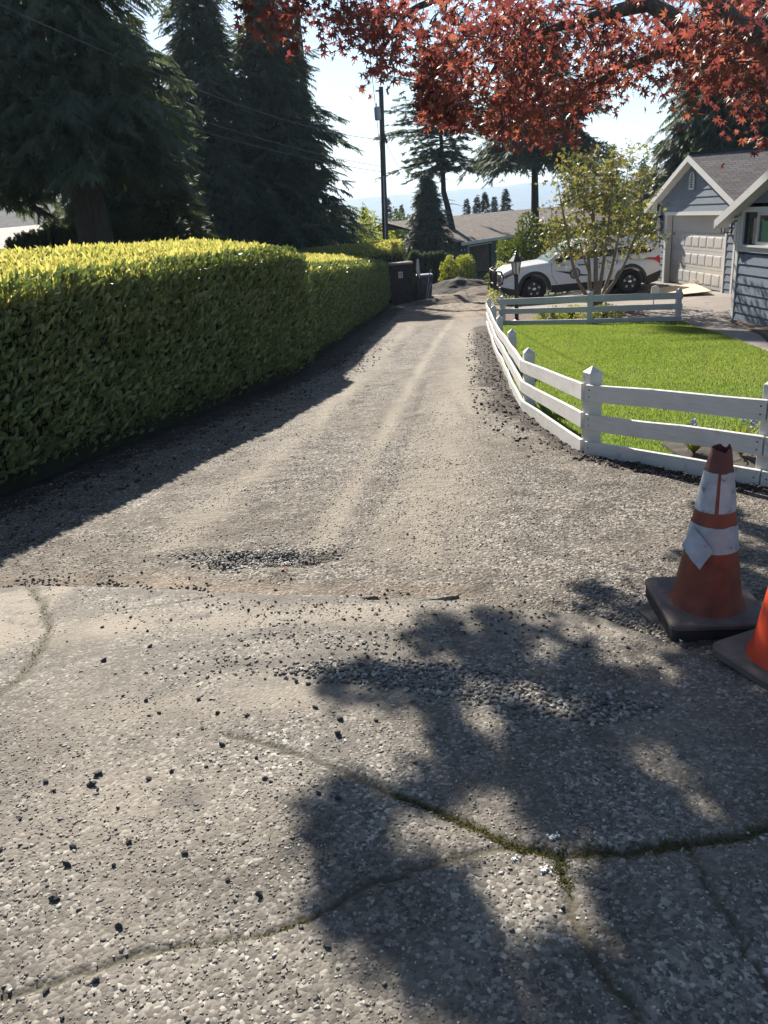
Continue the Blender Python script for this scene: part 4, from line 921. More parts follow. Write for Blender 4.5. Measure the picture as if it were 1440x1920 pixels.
t.build('corner_board', MT['trim'], house)
t = MB(); hbox(t, 4.66, 4.76, 0.0, 0.034, -0.12, 2.28); t.build('corner_board', MT['trim'], house)
t = MB(); hbox(t, -0.62, -0.52, 0.0, 0.035, -0.12, 2.3); t.build('corner_board', MT['trim'], house)
t = MB()
hbox(t, DS0 - 0.10, DS0 + 0.0, -0.15, 0.036, -0.06, DZ); hbox(t, DS1, DS1 + 0.16, -0.15, 0.036, -0.06, DZ); hbox(t, DS0 - 0.12, DS1 + 0.18, -0.15, 0.042, DZ, DZ + 0.10)
t.build('door_frame', MT['trim'], house)
# garage door: four sections, three of them with raised panels
gd = MB(); hbox(gd, DS0, DS1, -0.23, -0.19, -0.04, DZ)
zs = [-0.04, 0.49, 1.0, 1.5, DZ]
for k in range(4): hbox(gd, DS0 + 0.001, DS1 - 0.001, -0.19, -0.168, zs[k] + 0.004, zs[k + 1] - 0.004)
for k in range(3):
    for j in range(8):
        s0 = DS0 + 0.05 + j * (DS1 - DS0 - 0.06) / 8; s1 = s0 + (DS1 - DS0 - 0.06) / 8 - 0.07; z0 = zs[k] + 0.09; z1 = zs[k + 1] - 0.10
        for e, o0, o1 in ((0.0, -0.168, -0.150),):
            V = []
            for (a, b, o) in ((0.0, 0, -0.1685), (0.018, 0.018, -0.160), (0.05, 0.05, -0.156)):
                V += [HW(s0 + a, o, z0 + b), HW(s1 - a, o, z0 + b), HW(s1 - a, o, z1 - b), HW(s0 + a, o, z1 - b)]
            F = []
            for q in (0, 4):
                for c in range(4): F.append((q + c, q + (c + 1) % 4, q + 4 + (c + 1) % 4, q + 4 + c))
            F.append((8, 9, 10, 11)); gd.add(np.array(V), F)
gdo = gd.build('garage_door', MT['door'], house, fixn=False)
hb = MB(); hbox(hb, 1.9, 2.2, -0.15, -0.12, 0.12, 0.16); hb.build('handle', MT['zinc'], gdo, origin=np.array(house.location))
# roofs: two slopes with thickness, ridge running back from the facade
def roof(name, aps, apz, o_front, o_back, sl, half_l, half_r, m, thick=0.10):
    mb = MB()
    quads = []
    for sg, half in ((1, half_l), (-1, half_r)):
        for dz, fl in ((0, 0), (-thick, 1)):
            V = [HW(aps, o_front, apz + dz), HW(aps, o_back, apz + dz), HW(aps + sg * half, o_back, apz - sl * half + dz), HW(aps + sg * half, o_front, apz - sl * half + dz)]
            mb.add(np.array(V), [(0, 1, 2, 3)])
        V = [HW(aps, o_front, apz), HW(aps + sg * half, o_front, apz - sl * half), HW(aps + sg * half, o_front, apz - sl * half - thick), HW(aps, o_front, apz - thick)]; mb.add(np.array(V), [(0, 1, 2, 3)])
        V = [HW(aps + sg * half, o_front, apz - sl * half), HW(aps + sg * half, o_back, apz - sl * half), HW(aps + sg * half, o_back, apz - sl * half - thick), HW(aps + sg * half, o_front, apz - sl * half - thick)]; mb.add(np.array(V), [(0, 1, 2, 3)])
    o = mb.build(name, m, house)
    uvl = o.data.uv_layers.new(name='UVMap')
    V = np.array([v.co[:] for v in o.data.vertices]) + np.array(house.location) - PR
    for lp in o.data.loops:
        v = V[lp.vertex_index]; s = v @ HD; oo = v @ HN
        uvl.data[lp.index].uv = (oo, abs(s - aps) * sqrt(1 + sl * sl))
    return o
RZ = AP_Z + 0.14
ro = roof('roof', AP_S, RZ, OV, -8, SL, 3.27, 3.25, MT['roofg'])
rc = MB(); rc.tube([HW(AP_S, OV + 0.01, RZ + 0.012), HW(AP_S, -8, RZ + 0.012)], 0.05, 6); rc.build('ridge_cap', MT['roofg'], ro, origin=np.array(house.location))
ro2 = roof('roof', WAPS, WAPZ + 0.14, WO + 0.26, -8, SL, 4.85, 4.85, MT['roofg'])
# white rake boards and boxed eaves
def rake(aps, apz, o, sl, lens, wd, parent=house):
    for sg, half in lens:
        mb = MB(); a, b = aps, aps + sg * half
        V = []
        for oo in (o, o + 0.03):
            V += [HW(a, oo, apz), HW(b, oo, apz - sl * half), HW(b, oo, apz - sl * half - wd), HW(a, oo, apz - wd)]
        mb.add(np.array(V), [(0, 1, 2, 3), (7, 6, 5, 4), (0, 4, 5, 1), (3, 2, 6, 7), (1, 5, 6, 2), (0, 3, 7, 4)])
        mb.build('rake_board', MT['trim'], parent, fixn=True)
        sf = MB(); V = [HW(a, 0.0 if o < 1 else WO, apz - wd), HW(b, 0.0 if o < 1 else WO, apz - sl * half - wd), HW(b, o, apz - sl * half - wd + 0.004), HW(a, o, apz - wd + 0.004)]
        sf.add(np.array(V), [(0, 1, 2, 3)]); sf.build('soffit', MT['trim'], parent)
rake(AP_S, RZ - 0.03, OV, SL, ((1, 3.24), (-1, 3.24)), 0.16)
rake(WAPS, WAPZ + 0.11, WO + 0.26, SL, ((1, 4.82), (-1, 4.82)), 0.18)
for (s0, s1, o1, z) in ((4.72, 5.42, 0.10, 2.10), (WS - 0.0, WS + 0.62, WO + 0.12, 2.02)):
    b = MB(); hbox(b, s0 + 0.02, s1, -1.4, o1, z - 0.02, z + 0.03); V = [HW(s0 + 0.02, o1 + 0.002, z + 0.03), HW(s1, o1 + 0.002, z + 0.03), HW(s0 + 0.02, o1 + 0.002, z + 0.03 + SL * (s1 - s0))]
    b.add(np.array(V), [(0, 1, 2)]); b.build('boxed_eave', MT['trim'], house)
gu = MB(); hbox(gu, 5.43, 5.53, -7.5, 0.22, 2.16, 2.27); gu.build('gutter', MT['trim'], house)
ds = MB(); ds.tube([HW(5.4, 0.0, 2.15), HW(5.15, -0.12, 2.0), HW(4.82, 0.0, 1.88), HW(4.80, 0.03, 1.7), HW(4.80, 0.03, -0.1)], 0.035, 6); ds.build('downspout', MT['trim'], house)
# arched vent
vt = MB(); ar = [(-0.17, 0), (0.17, 0)] + [(0.17 * cos(a), 0.30 + 0.19 * sin(a)) for a in np.linspace(0, pi, 9)]
ai = [(x * 0.62, 0.06 + y * 0.80) for x, y in ar]; c0 = (2.32, 2.70)
V = [HW(c0[0] + x, o, c0[1] + y) for o in (0.03, 0.06) for x, y in ar] + [HW(c0[0] + x, 0.06, c0[1] + y) for x, y in ai] + [HW(c0[0] + x, 0.035, c0[1] + y) for x, y in ai]
m = len(ar); F = []
for k in range(m): F += [(k, (k + 1) % m, m + (k + 1) % m, m + k), (m + k, m + (k + 1) % m, 2 * m + (k + 1) % m, 2 * m + k), (2 * m + k, 2 * m + (k + 1) % m, 3 * m + (k + 1) % m, 3 * m + k)]
vt.add(np.array(V), F); va = vt.build('vent', MT['trim'], house, fixn=True)
vb = MB(); vb.add(np.array([HW(c0[0] + x, 0.036, c0[1] + y) for x, y in ai]), [tuple(range(m))])
vb.build('backing', MT['black'], va, origin=np.array(house.location))
vl = MB()
for k in range(5):
    z = c0[1] + 0.10 + k * 0.065; V = [HW(c0[0] - 0.10, 0.04, z + 0.03), HW(c0[0] + 0.10, 0.04, z + 0.03), HW(c0[0] + 0.10, 0.058, z), HW(c0[0] - 0.10, 0.058, z)]; vl.add(np.array(V), [(0, 1, 2, 3)])
vl.build('louvre', MT['trim'], va, origin=np.array(house.location))
# window of the wing
s0, s1, z0, z1 = WS + win[0], WS + win[1], win[2] + WZ, win[3] + WZ
wf = MB()
hbox(wf, s0 - 0.10, s1 + 0.06, WO, WO + 0.045, z1 - 0.0, z1 + 0.10); hbox(wf, s1 - 0.04, s1 + 0.06, WO, WO + 0.044, z0, z1); hbox(wf, s0 - 0.1, s0 + 0.0, WO, WO + 0.044, z0, z1); hbox(wf, s0 - 0.12, s1 + 0.08, WO, WO + 0.085, z0 - 0.04, z0); hbox(wf, s0 - 0.1, s1 + 0.06, WO, WO + 0.047, z0 - 0.15, z0 - 0.041)
wo_ = wf.build('window', MT['trim'], house)
sm_ = WS - 0.79
sa = MB(); hbox(sa, s0, sm_, WO - 0.03, WO + 0.02, z1 - 0.07, z1 - 0.002); hbox(sa, s0, sm_, WO - 0.03, WO + 0.02, z0 + 0.002, z0 + 0.07); hbox(sa, sm_ - 0.07, sm_, WO - 0.03, WO + 0.021, z0 + 0.071, z1 - 0.071); hbox(sa, s0, s0 + 0.06, WO - 0.03, WO + 0.021, z0 + 0.071, z1 - 0.071)
sa.build('sash', MT['trim'], wo_, origin=np.array(house.location))
gl = MB(); hbox(gl, sm_, s1 - 0.04, WO - 0.05, WO - 0.04, z0, z1); hbox(gl, s0 + 0.06, sm_ - 0.07, WO - 0.02, WO - 0.012, z0 + 0.07, z1 - 0.07); gl.build('pane', MT['glass'], wo_, origin=np.array(house.location))
bl = MB(); hbox(bl, s0 + 0.3, sm_ - 0.17, WO - 0.0115, WO - 0.009, z0 + 0.07, z1 - 0.18); bl.build('blind', MT['greenpane'], wo_, origin=np.array(house.location))
cu = MB(); hbox(cu, sm_ + 0.03, sm_ + 0.24, WO - 0.0395, WO - 0.036, z0 + 0.01, z1 - 0.12); cu.build('curtain', MT['curtain'], wo_, origin=np.array(house.location))
# wall lanterns
def lantern(s, z):
    a = MB(); 
    hbox(a, s - 0.06, s + 0.06, 0.03, 0.05, z + 0.10, z + 0.30); hbox(a, s - 0.02, s + 0.02, 0.05, 0.16, z + 0.24, z + 0.28)
    for ds_, do in ((-0.09, 0.06), (0.09, 0.06), (-0.09, 0.24), (0.09, 0.24)): hbox(a, s + ds_ - 0.01, s + ds_ + 0.01, do - 0.01, do + 0.01, z - 0.15, z + 0.22)
    hbox(a, s - 0.11, s + 0.11, 0.04, 0.26, z + 0.22, z + 0.24); hbox(a, s - 0.10, s + 0.10, 0.05, 0.25, z - 0.17, z - 0.15)
    lo = a.build('lantern', MT['black'], house)
    g = MB(); hbox(g, s - 0.045, s + 0.045, 0.105, 0.195, z - 0.145, z + 0.16); g.build('glass', MT['lampglass'], lo, origin=np.array(house.location))
lantern(-0.30, 1.72); lantern(4.48, 1.72)

# plywood sheet on the driveway
pc = [G(1226, 556), G(1252, 545), G(1300, 535), G(1333, 553), G(1302, 560)]
A_, B_, C_ = G(1236, 557), G(1300, 536), G(1334, 553)
pw = MB(); q = [G(1248, 558), G(1215, 546), G(1302, 535), G(1334, 553)]
q = [v + np.array([0, 0, 0.02 + dz]) for v, dz in zip(q, (0.01, 0.02, 0.03, 0.07))]
top = [v + np.array([0, 0, 0.018]) for v in q]
pw.add(np.array(q + top), [(3, 2, 1, 0), (4, 5, 6, 7)] + [(k, (k + 1) % 4, 4 + (k + 1) % 4, 4 + k) for k in range(4)])
tag(pw.build('plywood_sheet', MT['ply'], origin=q[0], fixn=True), 'pale plywood sheet lying on the driveway before the garage door', 'plywood')

# ---------------------------------------------------------------- white patrol car
CF = dep(1002, 567, 24.5); CR_ = dep(1180, 552, 24.5); CF[2] = zg(CF[0], CF[1]); CR_[2] = zg(CR_[0], CR_[1])
cz = (CF[2] + CR_[2]) / 2 + 0.0
WB = 3.02; cmid = (CF + CR_) / 2 + np.array([0, 0.95, 0]); cmid[2] = cz
car_r = atan2(CF[1] - CR_[1], CF[0] - CR_[0])
car = thing('patrol_car', 'white patrol car with black push bumper parked on the driveway', 'car', tuple(cmid), rotz=car_r, wb=False)
def cbuild(mb, name, m, parent=car, **kw):
    return mb.build(name, m, parent, origin=np.zeros(3), **kw)
# car space: x forward, y left (towards the viewer), z up
xf, xr_, RW = WB / 2, -WB / 2, 0.385
low = []
def arch(cx, r, n=11, z=0.40): return [(cx + r * cos(a), z + r * sin(a)) for a in np.linspace(0, pi, n)]
bot = [(-2.33, 0.42), (-2.05, 0.30)] + [(x, z) for x, z in arch(xr_, 0.455)][::-1] + [(-0.95, 0.27), (0.95, 0.27)] + arch(xf, 0.455)[::-1] + [(2.05, 0.28), (2.40, 0.36)]
bot = [p for p in bot if p[1] >= 0.26]
topl = [(2.50, 0.55), (2.50, 0.80), (2.42, 0.95), (2.2, 1.06), (1.6, 1.13), (1.02, 1.17), (0.0, 1.17), (-1.4, 1.20), (-2.2, 1.20), (-2.44, 1.12), (-2.50, 0.95), (-2.49, 0.62)]
outl = bot + topl
def halfw(x):
    x = abs(x) if x > 0 else -x * 0.985
    return 0.985 - 0.20 * max(0.0, (x - 1.75) / 0.75) ** 2.2
def inset(pl, d):
    c = np.array(pl); n = len(c); out = []
    for i in range(n):
        a, b, e = c[i - 1], c[i], c[(i + 1) % n]; t = (e - a) / (np.linalg.norm(e - a) + 1e-9); nn = np.array([-t[1], t[0]]); out.append(b + nn * d)
    return np.array(out)
layers = []
for sgn in (1, -1):
    pass
prof = [(1.0, 0.055), (0.985, 0.02), (0.94, 0.0), (0.5, -0.012), (0.0, -0.018), (-0.5, -0.012), (-0.94, 0.0), (-0.985, 0.02), (-1.0, 0.055)]
cb_ = MB(); n = len(outl); Vs = []
for yy, d in prof:
    c = inset(outl, d)
    for (x, z), (x0, z0) in zip(c, outl):
        hw_ = halfw(x0) - 0.05 * max(0, (z0 - 0.85) / 0.3); Vs.append((x, yy * hw_, z))
F = []
for l in range(len(prof) - 1):
    for k in range(n): F.append((l * n + k, l * n + (k + 1) % n, (l + 1) * n + (k + 1) % n, (l + 1) * n + k))
F += [tuple(range(n)), tuple(range((len(prof) - 1) * n, len(prof) * n))[::-1]]
cb_.add(np.array(Vs), F)
# greenhouse
gp_ = [(1.05, 1.13), (0.30, 1.62), (0.05, 1.715), (-0.6, 1.765), (-1.4, 1.745), (-2.05, 1.68), (-2.25, 1.58), (-2.46, 1.18), (-2.3, 1.1), (0.9, 1.1)]
def gw(z): return 0.90 - 0.235 * max(0, (z - 1.15) / 0.6) ** 1.25
gl_ = [(1.0, 0.03), (0.96, 0.0), (0.5, -0.02), (-0.5, -0.02), (-0.96, 0.0), (-1.0, 0.03)]; Vs = []
for yy, d in gl_:
    for (x, z), (x0, z0) in zip(inset(gp_[::-1], d), gp_[::-1]): Vs.append((x, yy * gw(z0), z))
n = len(gp_); F = []
for l in range(len(gl_) - 1):
    for k in range(n): F.append((l * n + k, l * n + (k + 1) % n, (l + 1) * n + (k + 1) % n, (l + 1) * n + k))
F += [tuple(range(n)), tuple(range((len(gl_) - 1) * n, len(gl_) * n))[::-1]]
cb_.add(np.array(Vs), F)
cbody = cbuild(cb_, 'body', MT['carwhite'], fixn=True); 
# dark lower cladding and arches
for sg in (1, -1):
    for cx in (xf, xr_):
        cl_ = MB()
        a = np.linspace(-0.12, pi + 0.12, 18); V = []
        for r_, o in ((0.44, 0.90), (0.44, 1.0), (0.53, 0.992), (0.545, 0.95)):
            V += [(cx + r_ * cos(t), sg * (o * (halfw(cx)) + (0.01 if o > .9 else 0)), max(0.24, 0.40 + r_ * sin(t))) for t in a]
        m = len(a); F = [(q * m + k, q * m + k + 1, (q + 1) * m + k + 1, (q + 1) * m + k) for q in range(3) for k in range(m - 1)]
        cl_.add(np.array(V), F)
        cbuild(cl_, 'arch_trim', MT['blackpl'], fixn=True)
    sk = MB(); V = [(x, sg * y, z) for y in (0.90, 0.994) for x, z in ((-0.98, 0.25), (0.98, 0.25), (0.98, 0.47), (-0.98, 0.50))]
    sk.add(np.array(V), [(0, 1, 2, 3), (7, 6, 5, 4), (0, 4, 5, 1), (3, 2, 6, 7), (1, 5, 6, 2), (0, 3, 7, 4)]); cbuild(sk, 'sill', MT['blackpl'], fixn=True)
rb = MB(); rb.prism([(-2.05, 0.27), (-2.02, 0.52), (-2.3, 0.60), (-2.535, 0.66), (-2.54, 0.50), (-2.40, 0.34)], -0.90, 0.90, lambda x, z, y: (x, y * (halfw(x) + 0.01) / 0.9, z)); bevel(cbuild(rb, 'bumper', MT['blackpl'], fixn=True), 0.02)
fb = MB(); fb.prism([(2.0, 0.27), (2.05, 0.40), (2.45, 0.50), (2.53, 0.48), (2.50, 0.34), (2.3, 0.25)], -0.9, 0.9, lambda x, z, y: (x, y * (halfw(x) + 0.01) / 0.9, z)); bevel(cbuild(fb, 'bumper', MT['blackpl'], fixn=True), 0.02)
gr = MB(); gr.prism([(2.47, 0.62), (2.518, 0.62), (2.515, 0.86), (2.44, 0.93)], -0.55, 0.55, lambda x, z, y: (x, y, z)); cbuild(gr, 'grille', MT['blackpl'], fixn=True)
# side windows, windscreen, rear glass
def sidepane(pl, nm='window'):
    for sg in (1, -1):
        b = MB(); V = [(x, sg * (gw(z) + o), z) for o in (0.004, -0.03) for x, z in pl]; n = len(pl)
        b.add(np.array(V), [tuple(range(n)), tuple(range(n, 2 * n))[::-1]] + [(k, (k + 1) % n, n + (k + 1) % n, n + k) for k in range(n)]); cbuild(b, nm, MT['carglass'], fixn=True)
sidepane([(0.92, 1.175), (0.20, 1.63), (-0.12, 1.685), (-0.12, 1.19)]); sidepane([(-0.17, 1.19), (-0.17, 1.69), (-1.08, 1.685), (-1.08, 1.21)]); sidepane([(-1.13, 1.215), (-1.13, 1.68), (-1.88, 1.63), (-2.20, 1.26), (-2.15, 1.23)])
ws = MB(); V = []
for yy in np.linspace(-1, 1, 7):
    for x, z in ((1.045, 1.165), (0.33, 1.63)): V.append((x + 0.02 * (1 - yy * yy) + 0.012, yy * (gw(z) - 0.03), z + 0.012))
ws.add(np.array(V), [(2 * k, 2 * k + 1, 2 * k + 3, 2 * k + 2) for k in range(6)]); cbuild(ws, 'windscreen', MT['windscreen'], fixn=True)
rg = MB(); V = []
for yy in np.linspace(-1, 1, 7):
    for x, z in ((-2.43, 1.26), (-2.28, 1.57)): V.append((x - 0.03 * (1 - yy * yy) - 0.014, yy * (gw(z) - 0.05), z + 0.008))
rg.add(np.array(V), [(2 * k, 2 * k + 1, 2 * k + 3, 2 * k + 2) for k in range(6)]); cbuild(rg, 'rear_glass', MT['carglass'], fixn=True)
for sg in (1, -1):
    rr = MB(); rr.tube([(0.0, sg * 0.64, 1.735), (-0.05, sg * 0.645, 1.79), (-0.7, sg * 0.65, 1.82), (-1.6, sg * 0.645, 1.79), (-1.75, sg * 0.64, 1.735)], 0.016, 6); cbuild(rr, 'roof_rail', MT['blackpl'])
    hl = MB(); V = [(x, sg * (y + o), z) for o in (0.0, 0.03) for x, y, z in ((2.46, 0.62, 0.80), (2.42, 0.80, 0.84), (2.16, 0.905, 0.95), (1.98, 0.925, 1.01), (2.2, 0.90, 0.90), (2.40, 0.81, 0.755))]
    hl.add(np.array(V), [tuple(range(6)), tuple(range(6, 12))[::-1]] + [(k, (k + 1) % 6, 6 + (k + 1) % 6, 6 + k) for k in range(6)]); ho = cbuild(hl, 'headlight', MT['headl'], fixn=True)
    am = MB(); V = [(x, sg * y, z) for x, y, z in ((2.30, 0.893, 0.845), (2.10, 0.945, 0.93), (2.12, 0.948, 0.885), (2.30, 0.888, 0.81))]; am.add(np.array(V), [(0, 1, 2, 3)]); am.build('indicator', MT['amber'], ho, origin=np.zeros(3))
    tl = MB(); pl = [(-2.02, 1.06), (-2.45, 1.13), (-2.50, 1.0), (-2.50, 0.86), (-2.36, 0.97), (-2.22, 1.0)]
    V = [(x, sg * (halfw(x) - 0.05 * max(0, (z - 0.85) / 0.3) + o), z) for o in (0.008, -0.06) for x, z in pl]; n = 6
    tl.add(np.array(V), [tuple(range(n)), tuple(range(n, 2 * n))[::-1]] + [(k, (k + 1) % n, n + (k + 1) % n, n + k) for k in range(n)]); cbuild(tl, 'taillight', MT['redlamp'], fixn=True)
    mi_ = MB(); mi_.lathe([(0.0, -0.09), (0.06, -0.08), (0.085, -0.02), (0.08, 0.06), (0.0, 0.09)], 12, T=(0.72, sg * 1.03, 1.22)); mi_.box((-0.02, -0.09, -0.015), (0.02, 0.02, 0.015), T=(0.70, sg * 0.98, 1.17)); cbuild(mi_, 'mirror', MT['blackpl'], smooth=True)
    for hx_ in (0.02, -0.98):
        dh_ = MB(); dh_.box((-0.13, -0.012, -0.018), (0.13, 0.02, 0.018), T=(hx_, sg * 0.955, 1.02)); bevel(cbuild(dh_, 'door_handle', MT['decal']), 0.006)
    # door seams as thin dark lines
    for pl in ([(0.98, 1.14), (0.96, 0.75), (0.80, 0.50)], [(-0.14, 1.16), (-0.15, 0.52)], [(-1.10, 1.17), (-1.08, 0.95), (-0.93, 0.70), (-0.90, 0.52)]):
        sb_ = MB(); P = [(x, sg * (halfw(x) - 0.05 * max(0, (z - 0.85) / 0.3) + 0.001), z) for x, z in pl]; sb_.tube(P, 0.006, 4); cbuild(sb_, 'door_seam', MT['blackpl'])
    # door marking: dark swept wing with a round seal on it
    yy = lambda x, z: sg * (halfw(x) - 0.05 * max(0, (z - 0.85) / 0.3) + 0.004)
    de = MB()
    for pl in ([(0.88, 0.90), (0.40, 0.84), (0.36, 0.80), (0.36, 0.75), (0.44, 0.77)], [(0.12, 0.76), (-0.16, 0.715), (-0.34, 0.675), (0.10, 0.69)]):
        de.add(np.array([(x, yy(x, z), z) for x, z in pl]), [tuple(range(len(pl)))])
    cbuild(de, 'wing_decal', MT['decal'])
    se = MB(); a = np.arange(28) * 2 * pi / 28
    for r0, r1, mi, o in ((0.168, 0.125, 0, 0.006), (0.128, 0.0, 1, 0.0075)):
        V = [(0.24 + r0 * cos(t), yy(0.24, 0.775) + sg * o, 0.775 + r0 * sin(t)) for t in a] + [(0.24 + r1 * cos(t), yy(0.24, 0.775) + sg * o, 0.775 + r1 * sin(t)) for t in a]
        se.add(np.array(V), [(k, (k + 1) % 28, 28 + (k + 1) % 28, 28 + k) for k in range(28)], mi)
    for bx in ((-0.055, -0.02, -0.07, 0.06), (0.0, 0.03, -0.08, 0.07), (0.045, 0.065, -0.06, 0.04)):
        se.add(np.array([(0.24 + bx[0], yy(.24, .775) + sg * 0.0095, 0.775 + bx[2]), (0.24 + bx[1], yy(.24, .775) + sg * 0.0095, 0.775 + bx[2]), (0.24 + bx[1] - 0.01, yy(.24, .775) + sg * 0.0095, 0.775 + bx[3]), (0.24 + bx[0] + 0.01, yy(.24, .775) + sg * 0.0095, 0.775 + bx[3])]), [(0, 1, 2, 3)], 0)
    cbuild(se, 'round_seal', [MT['decal'], MT['gold']])
    for cx, nm in ((xf, 0), (xr_, 1)):
        wh = bpy.data.objects.new('wheel', None); COL.objects.link(wh); wh.parent = car; wh.location = (cx, sg * 0.84, RW)
        ty = MB(); ty.lathe([(0.24, -0.12), (0.33, -0.125), (0.37, -0.11), (0.385, -0.06), (0.385, 0.06), (0.37, 0.11), (0.33, 0.125), (0.24, 0.12), (0.235, 0.0), (0.24, -0.12)], 40, axis='y'); ty.build('tyre', MT['rubber'], wh, origin=np.zeros(3), smooth=True)
        ri = MB(); ri.lathe([(0.245, sg * 0.115), (0.235, sg * 0.08), (0.21, sg * 0.06), (0.15, sg * 0.085), (0.08, sg * 0.075), (0.0, sg * 0.075)], 32, axis='y'); ri.build('rim', MT['steel'], wh, origin=np.zeros(3), smooth=True)
        hu = MB(); hu.lathe([(0.072, sg * 0.072), (0.066, sg * 0.105), (0.045, sg * 0.118), (0.0, sg * 0.122)], 20, axis='y')
        hu.build('hub_cap', MT['chrome'], wh, origin=np.zeros(3), smooth=True)
        for k in range(5):
            lp = MB(); t0 = k * 2 * pi / 5 + 0.3; pts = [(r_, t0 + dt) for r_, dt in ((0.125, -0.16), (0.185, -0.2), (0.205, 0.0), (0.185, 0.2), (0.125, 0.16))]
            lp.prism([(r_ * cos(t), r_ * sin(t)) for r_, t in pts], 0.07, 0.089, lambda x, z, y: (x, sg * y, z)); lp.build('rim_slot', MT['greyst'], wh, origin=np.zeros(3), fixn=True)
pb_ = bpy.data.objects.new('push_bumper', None); COL.objects.link(pb_); pb_.parent = car
for yv in (-0.34, 0.34):
    up_ = MB(); up_.prism([(2.54, 0.38), (2.70, 0.42), (2.72, 0.90), (2.66, 1.06), (2.60, 1.08), (2.57, 0.95), (2.60, 0.55)], yv - 0.04, yv + 0.04, lambda x, z, y: (x, y, z)); bevel(up_.build('upright', MT['black'], pb_, origin=np.zeros(3), fixn=True), 0.01)
for zz in (0.58, 0.98):
    cbm = MB(); cbm.tube([(2.67, -0.34, zz), (2.67, 0.34, zz)], 0.03, 8); cbm.build('crossbar', MT['black'], pb_, origin=np.zeros(3))
for sg in (1, -1):
    wgm = MB(); wgm.tube([(2.66, sg * 0.36, 0.95), (2.64, sg * 0.62, 1.0), (2.52, sg * 0.80, 0.97), (2.46, sg * 0.86, 0.80), (2.50, sg * 0.84, 0.62), (2.60, sg * 0.60, 0.52), (2.66, sg * 0.36, 0.52)], 0.028, 8); wgm.build('side_hoop', MT['black'], pb_, origin=np.zeros(3), smooth=True)

# ---------------------------------------------------------------- black lamp post
lp_ = G(969, 604); lampo = thing('lamp_post', 'black post lantern standing before the patrol car', 'lamp', tuple(lp_))
H = 1.16
b = MB(); b.lathe([(0.085, 0), (0.085, 0.05), (0.05, 0.07), (0.05, H - 0.06), (0.062, H - 0.05), (0.062, H - 0.02), (0.085, H)], 16, T=lp_); b.build('post', MT['black'], lampo, smooth=False)
lh = MB(); a = np.arange(6) * pi / 3 + 0.3
for t in a:
    p0 = lp_ + np.array([0.075 * cos(t), 0.075 * sin(t), H]); p1 = lp_ + np.array([0.135 * cos(t), 0.135 * sin(t), H + 0.30]); lh.tube([p0, p1], 0.011, 5)
lh.lathe([(0.145, H + 0.29), (0.155, H + 0.31), (0.0, H + 0.31)], 6, T=lp_); lh.build('lantern_frame', MT['black'], lampo)
lg_ = MB(); lg_.lathe([(0.0, H), (0.068, H + 0.005), (0.125, H + 0.295)], 6, T=lp_); lg_.build('lantern_glass', MT['lampglass'], lampo)
lr = MB(); lr.lathe([(0.19, H + 0.29), (0.185, H + 0.31), (0.06, H + 0.44), (0.05, H + 0.47), (0.025, H + 0.49), (0.03, H + 0.52), (0.0, H + 0.54)], 6, T=lp_); lr.build('lantern_cap', MT['black'], lampo)

# little sign beside the driveway
sp_ = onground(G(1184, 566)[0], 20.6); sg_ = thing('garden_sign', 'small pale sign on a stake between tree and plywood', 'sign', tuple(sp_))
b = MB(); b.box((-0.012, -0.012, -0.1), (0.012, 0.012, 0.30), T=sp_); b.build('stake', MT['zinc'], sg_)
b = MB(); poly = [(-0.10, 0.0), (0.12, 0.0), (0.13, 0.22), (0.06, 0.29), (-0.07, 0.26)]
b.prism(poly, -0.035, -0.015, lambda x, z, y: (sp_[0] + x, sp_[1] + y, sp_[2] + 0.24 + z)); b.build('plate', MT['signp'], sg_, fixn=True)

# ---------------------------------------------------------------- traffic cones
def plate(mb, c, half, z0, z1, rz, rad=0.05, tilt=(0, 0), hole=0.0, mi=0):
    pts = []
    for k, (sx, sy) in enumerate(((1, 1), (-1, 1), (-1, -1), (1, -1))):
        for t in np.linspace(0, pi / 2, 5):
            a = t + k * pi / 2; pts.append(((half - rad) * sx + rad * cos(a), (half - rad) * sy + rad * sin(a)))
    pts = np.array(pts); c_, s_ = cos(rz), sin(rz)
    P = np.stack([pts[:, 0] * c_ - pts[:, 1] * s_, pts[:, 0] * s_ + pts[:, 1] * c_], -1)
    def ringz(P, z): return np.column_stack([P[:, 0] + c[0], P[:, 1] + c[1], c[2] + z + P[:, 0] * tilt[0] + P[:, 1] * tilt[1]])
    n = len(P); V = np.vstack([ringz(P, z0), ringz(P * 1.0, z1 - 0.006), ringz(P * 0.97, z1)])
    F = [tuple(range(n))[::-1], tuple(range(2 * n, 3 * n))] + [(q * n + k, q * n + (k + 1) % n, (q + 1) * n + (k + 1) % n, (q + 1) * n + k) for q in (0, 1) for k in range(n)]
    mb.add(V, F, mi)
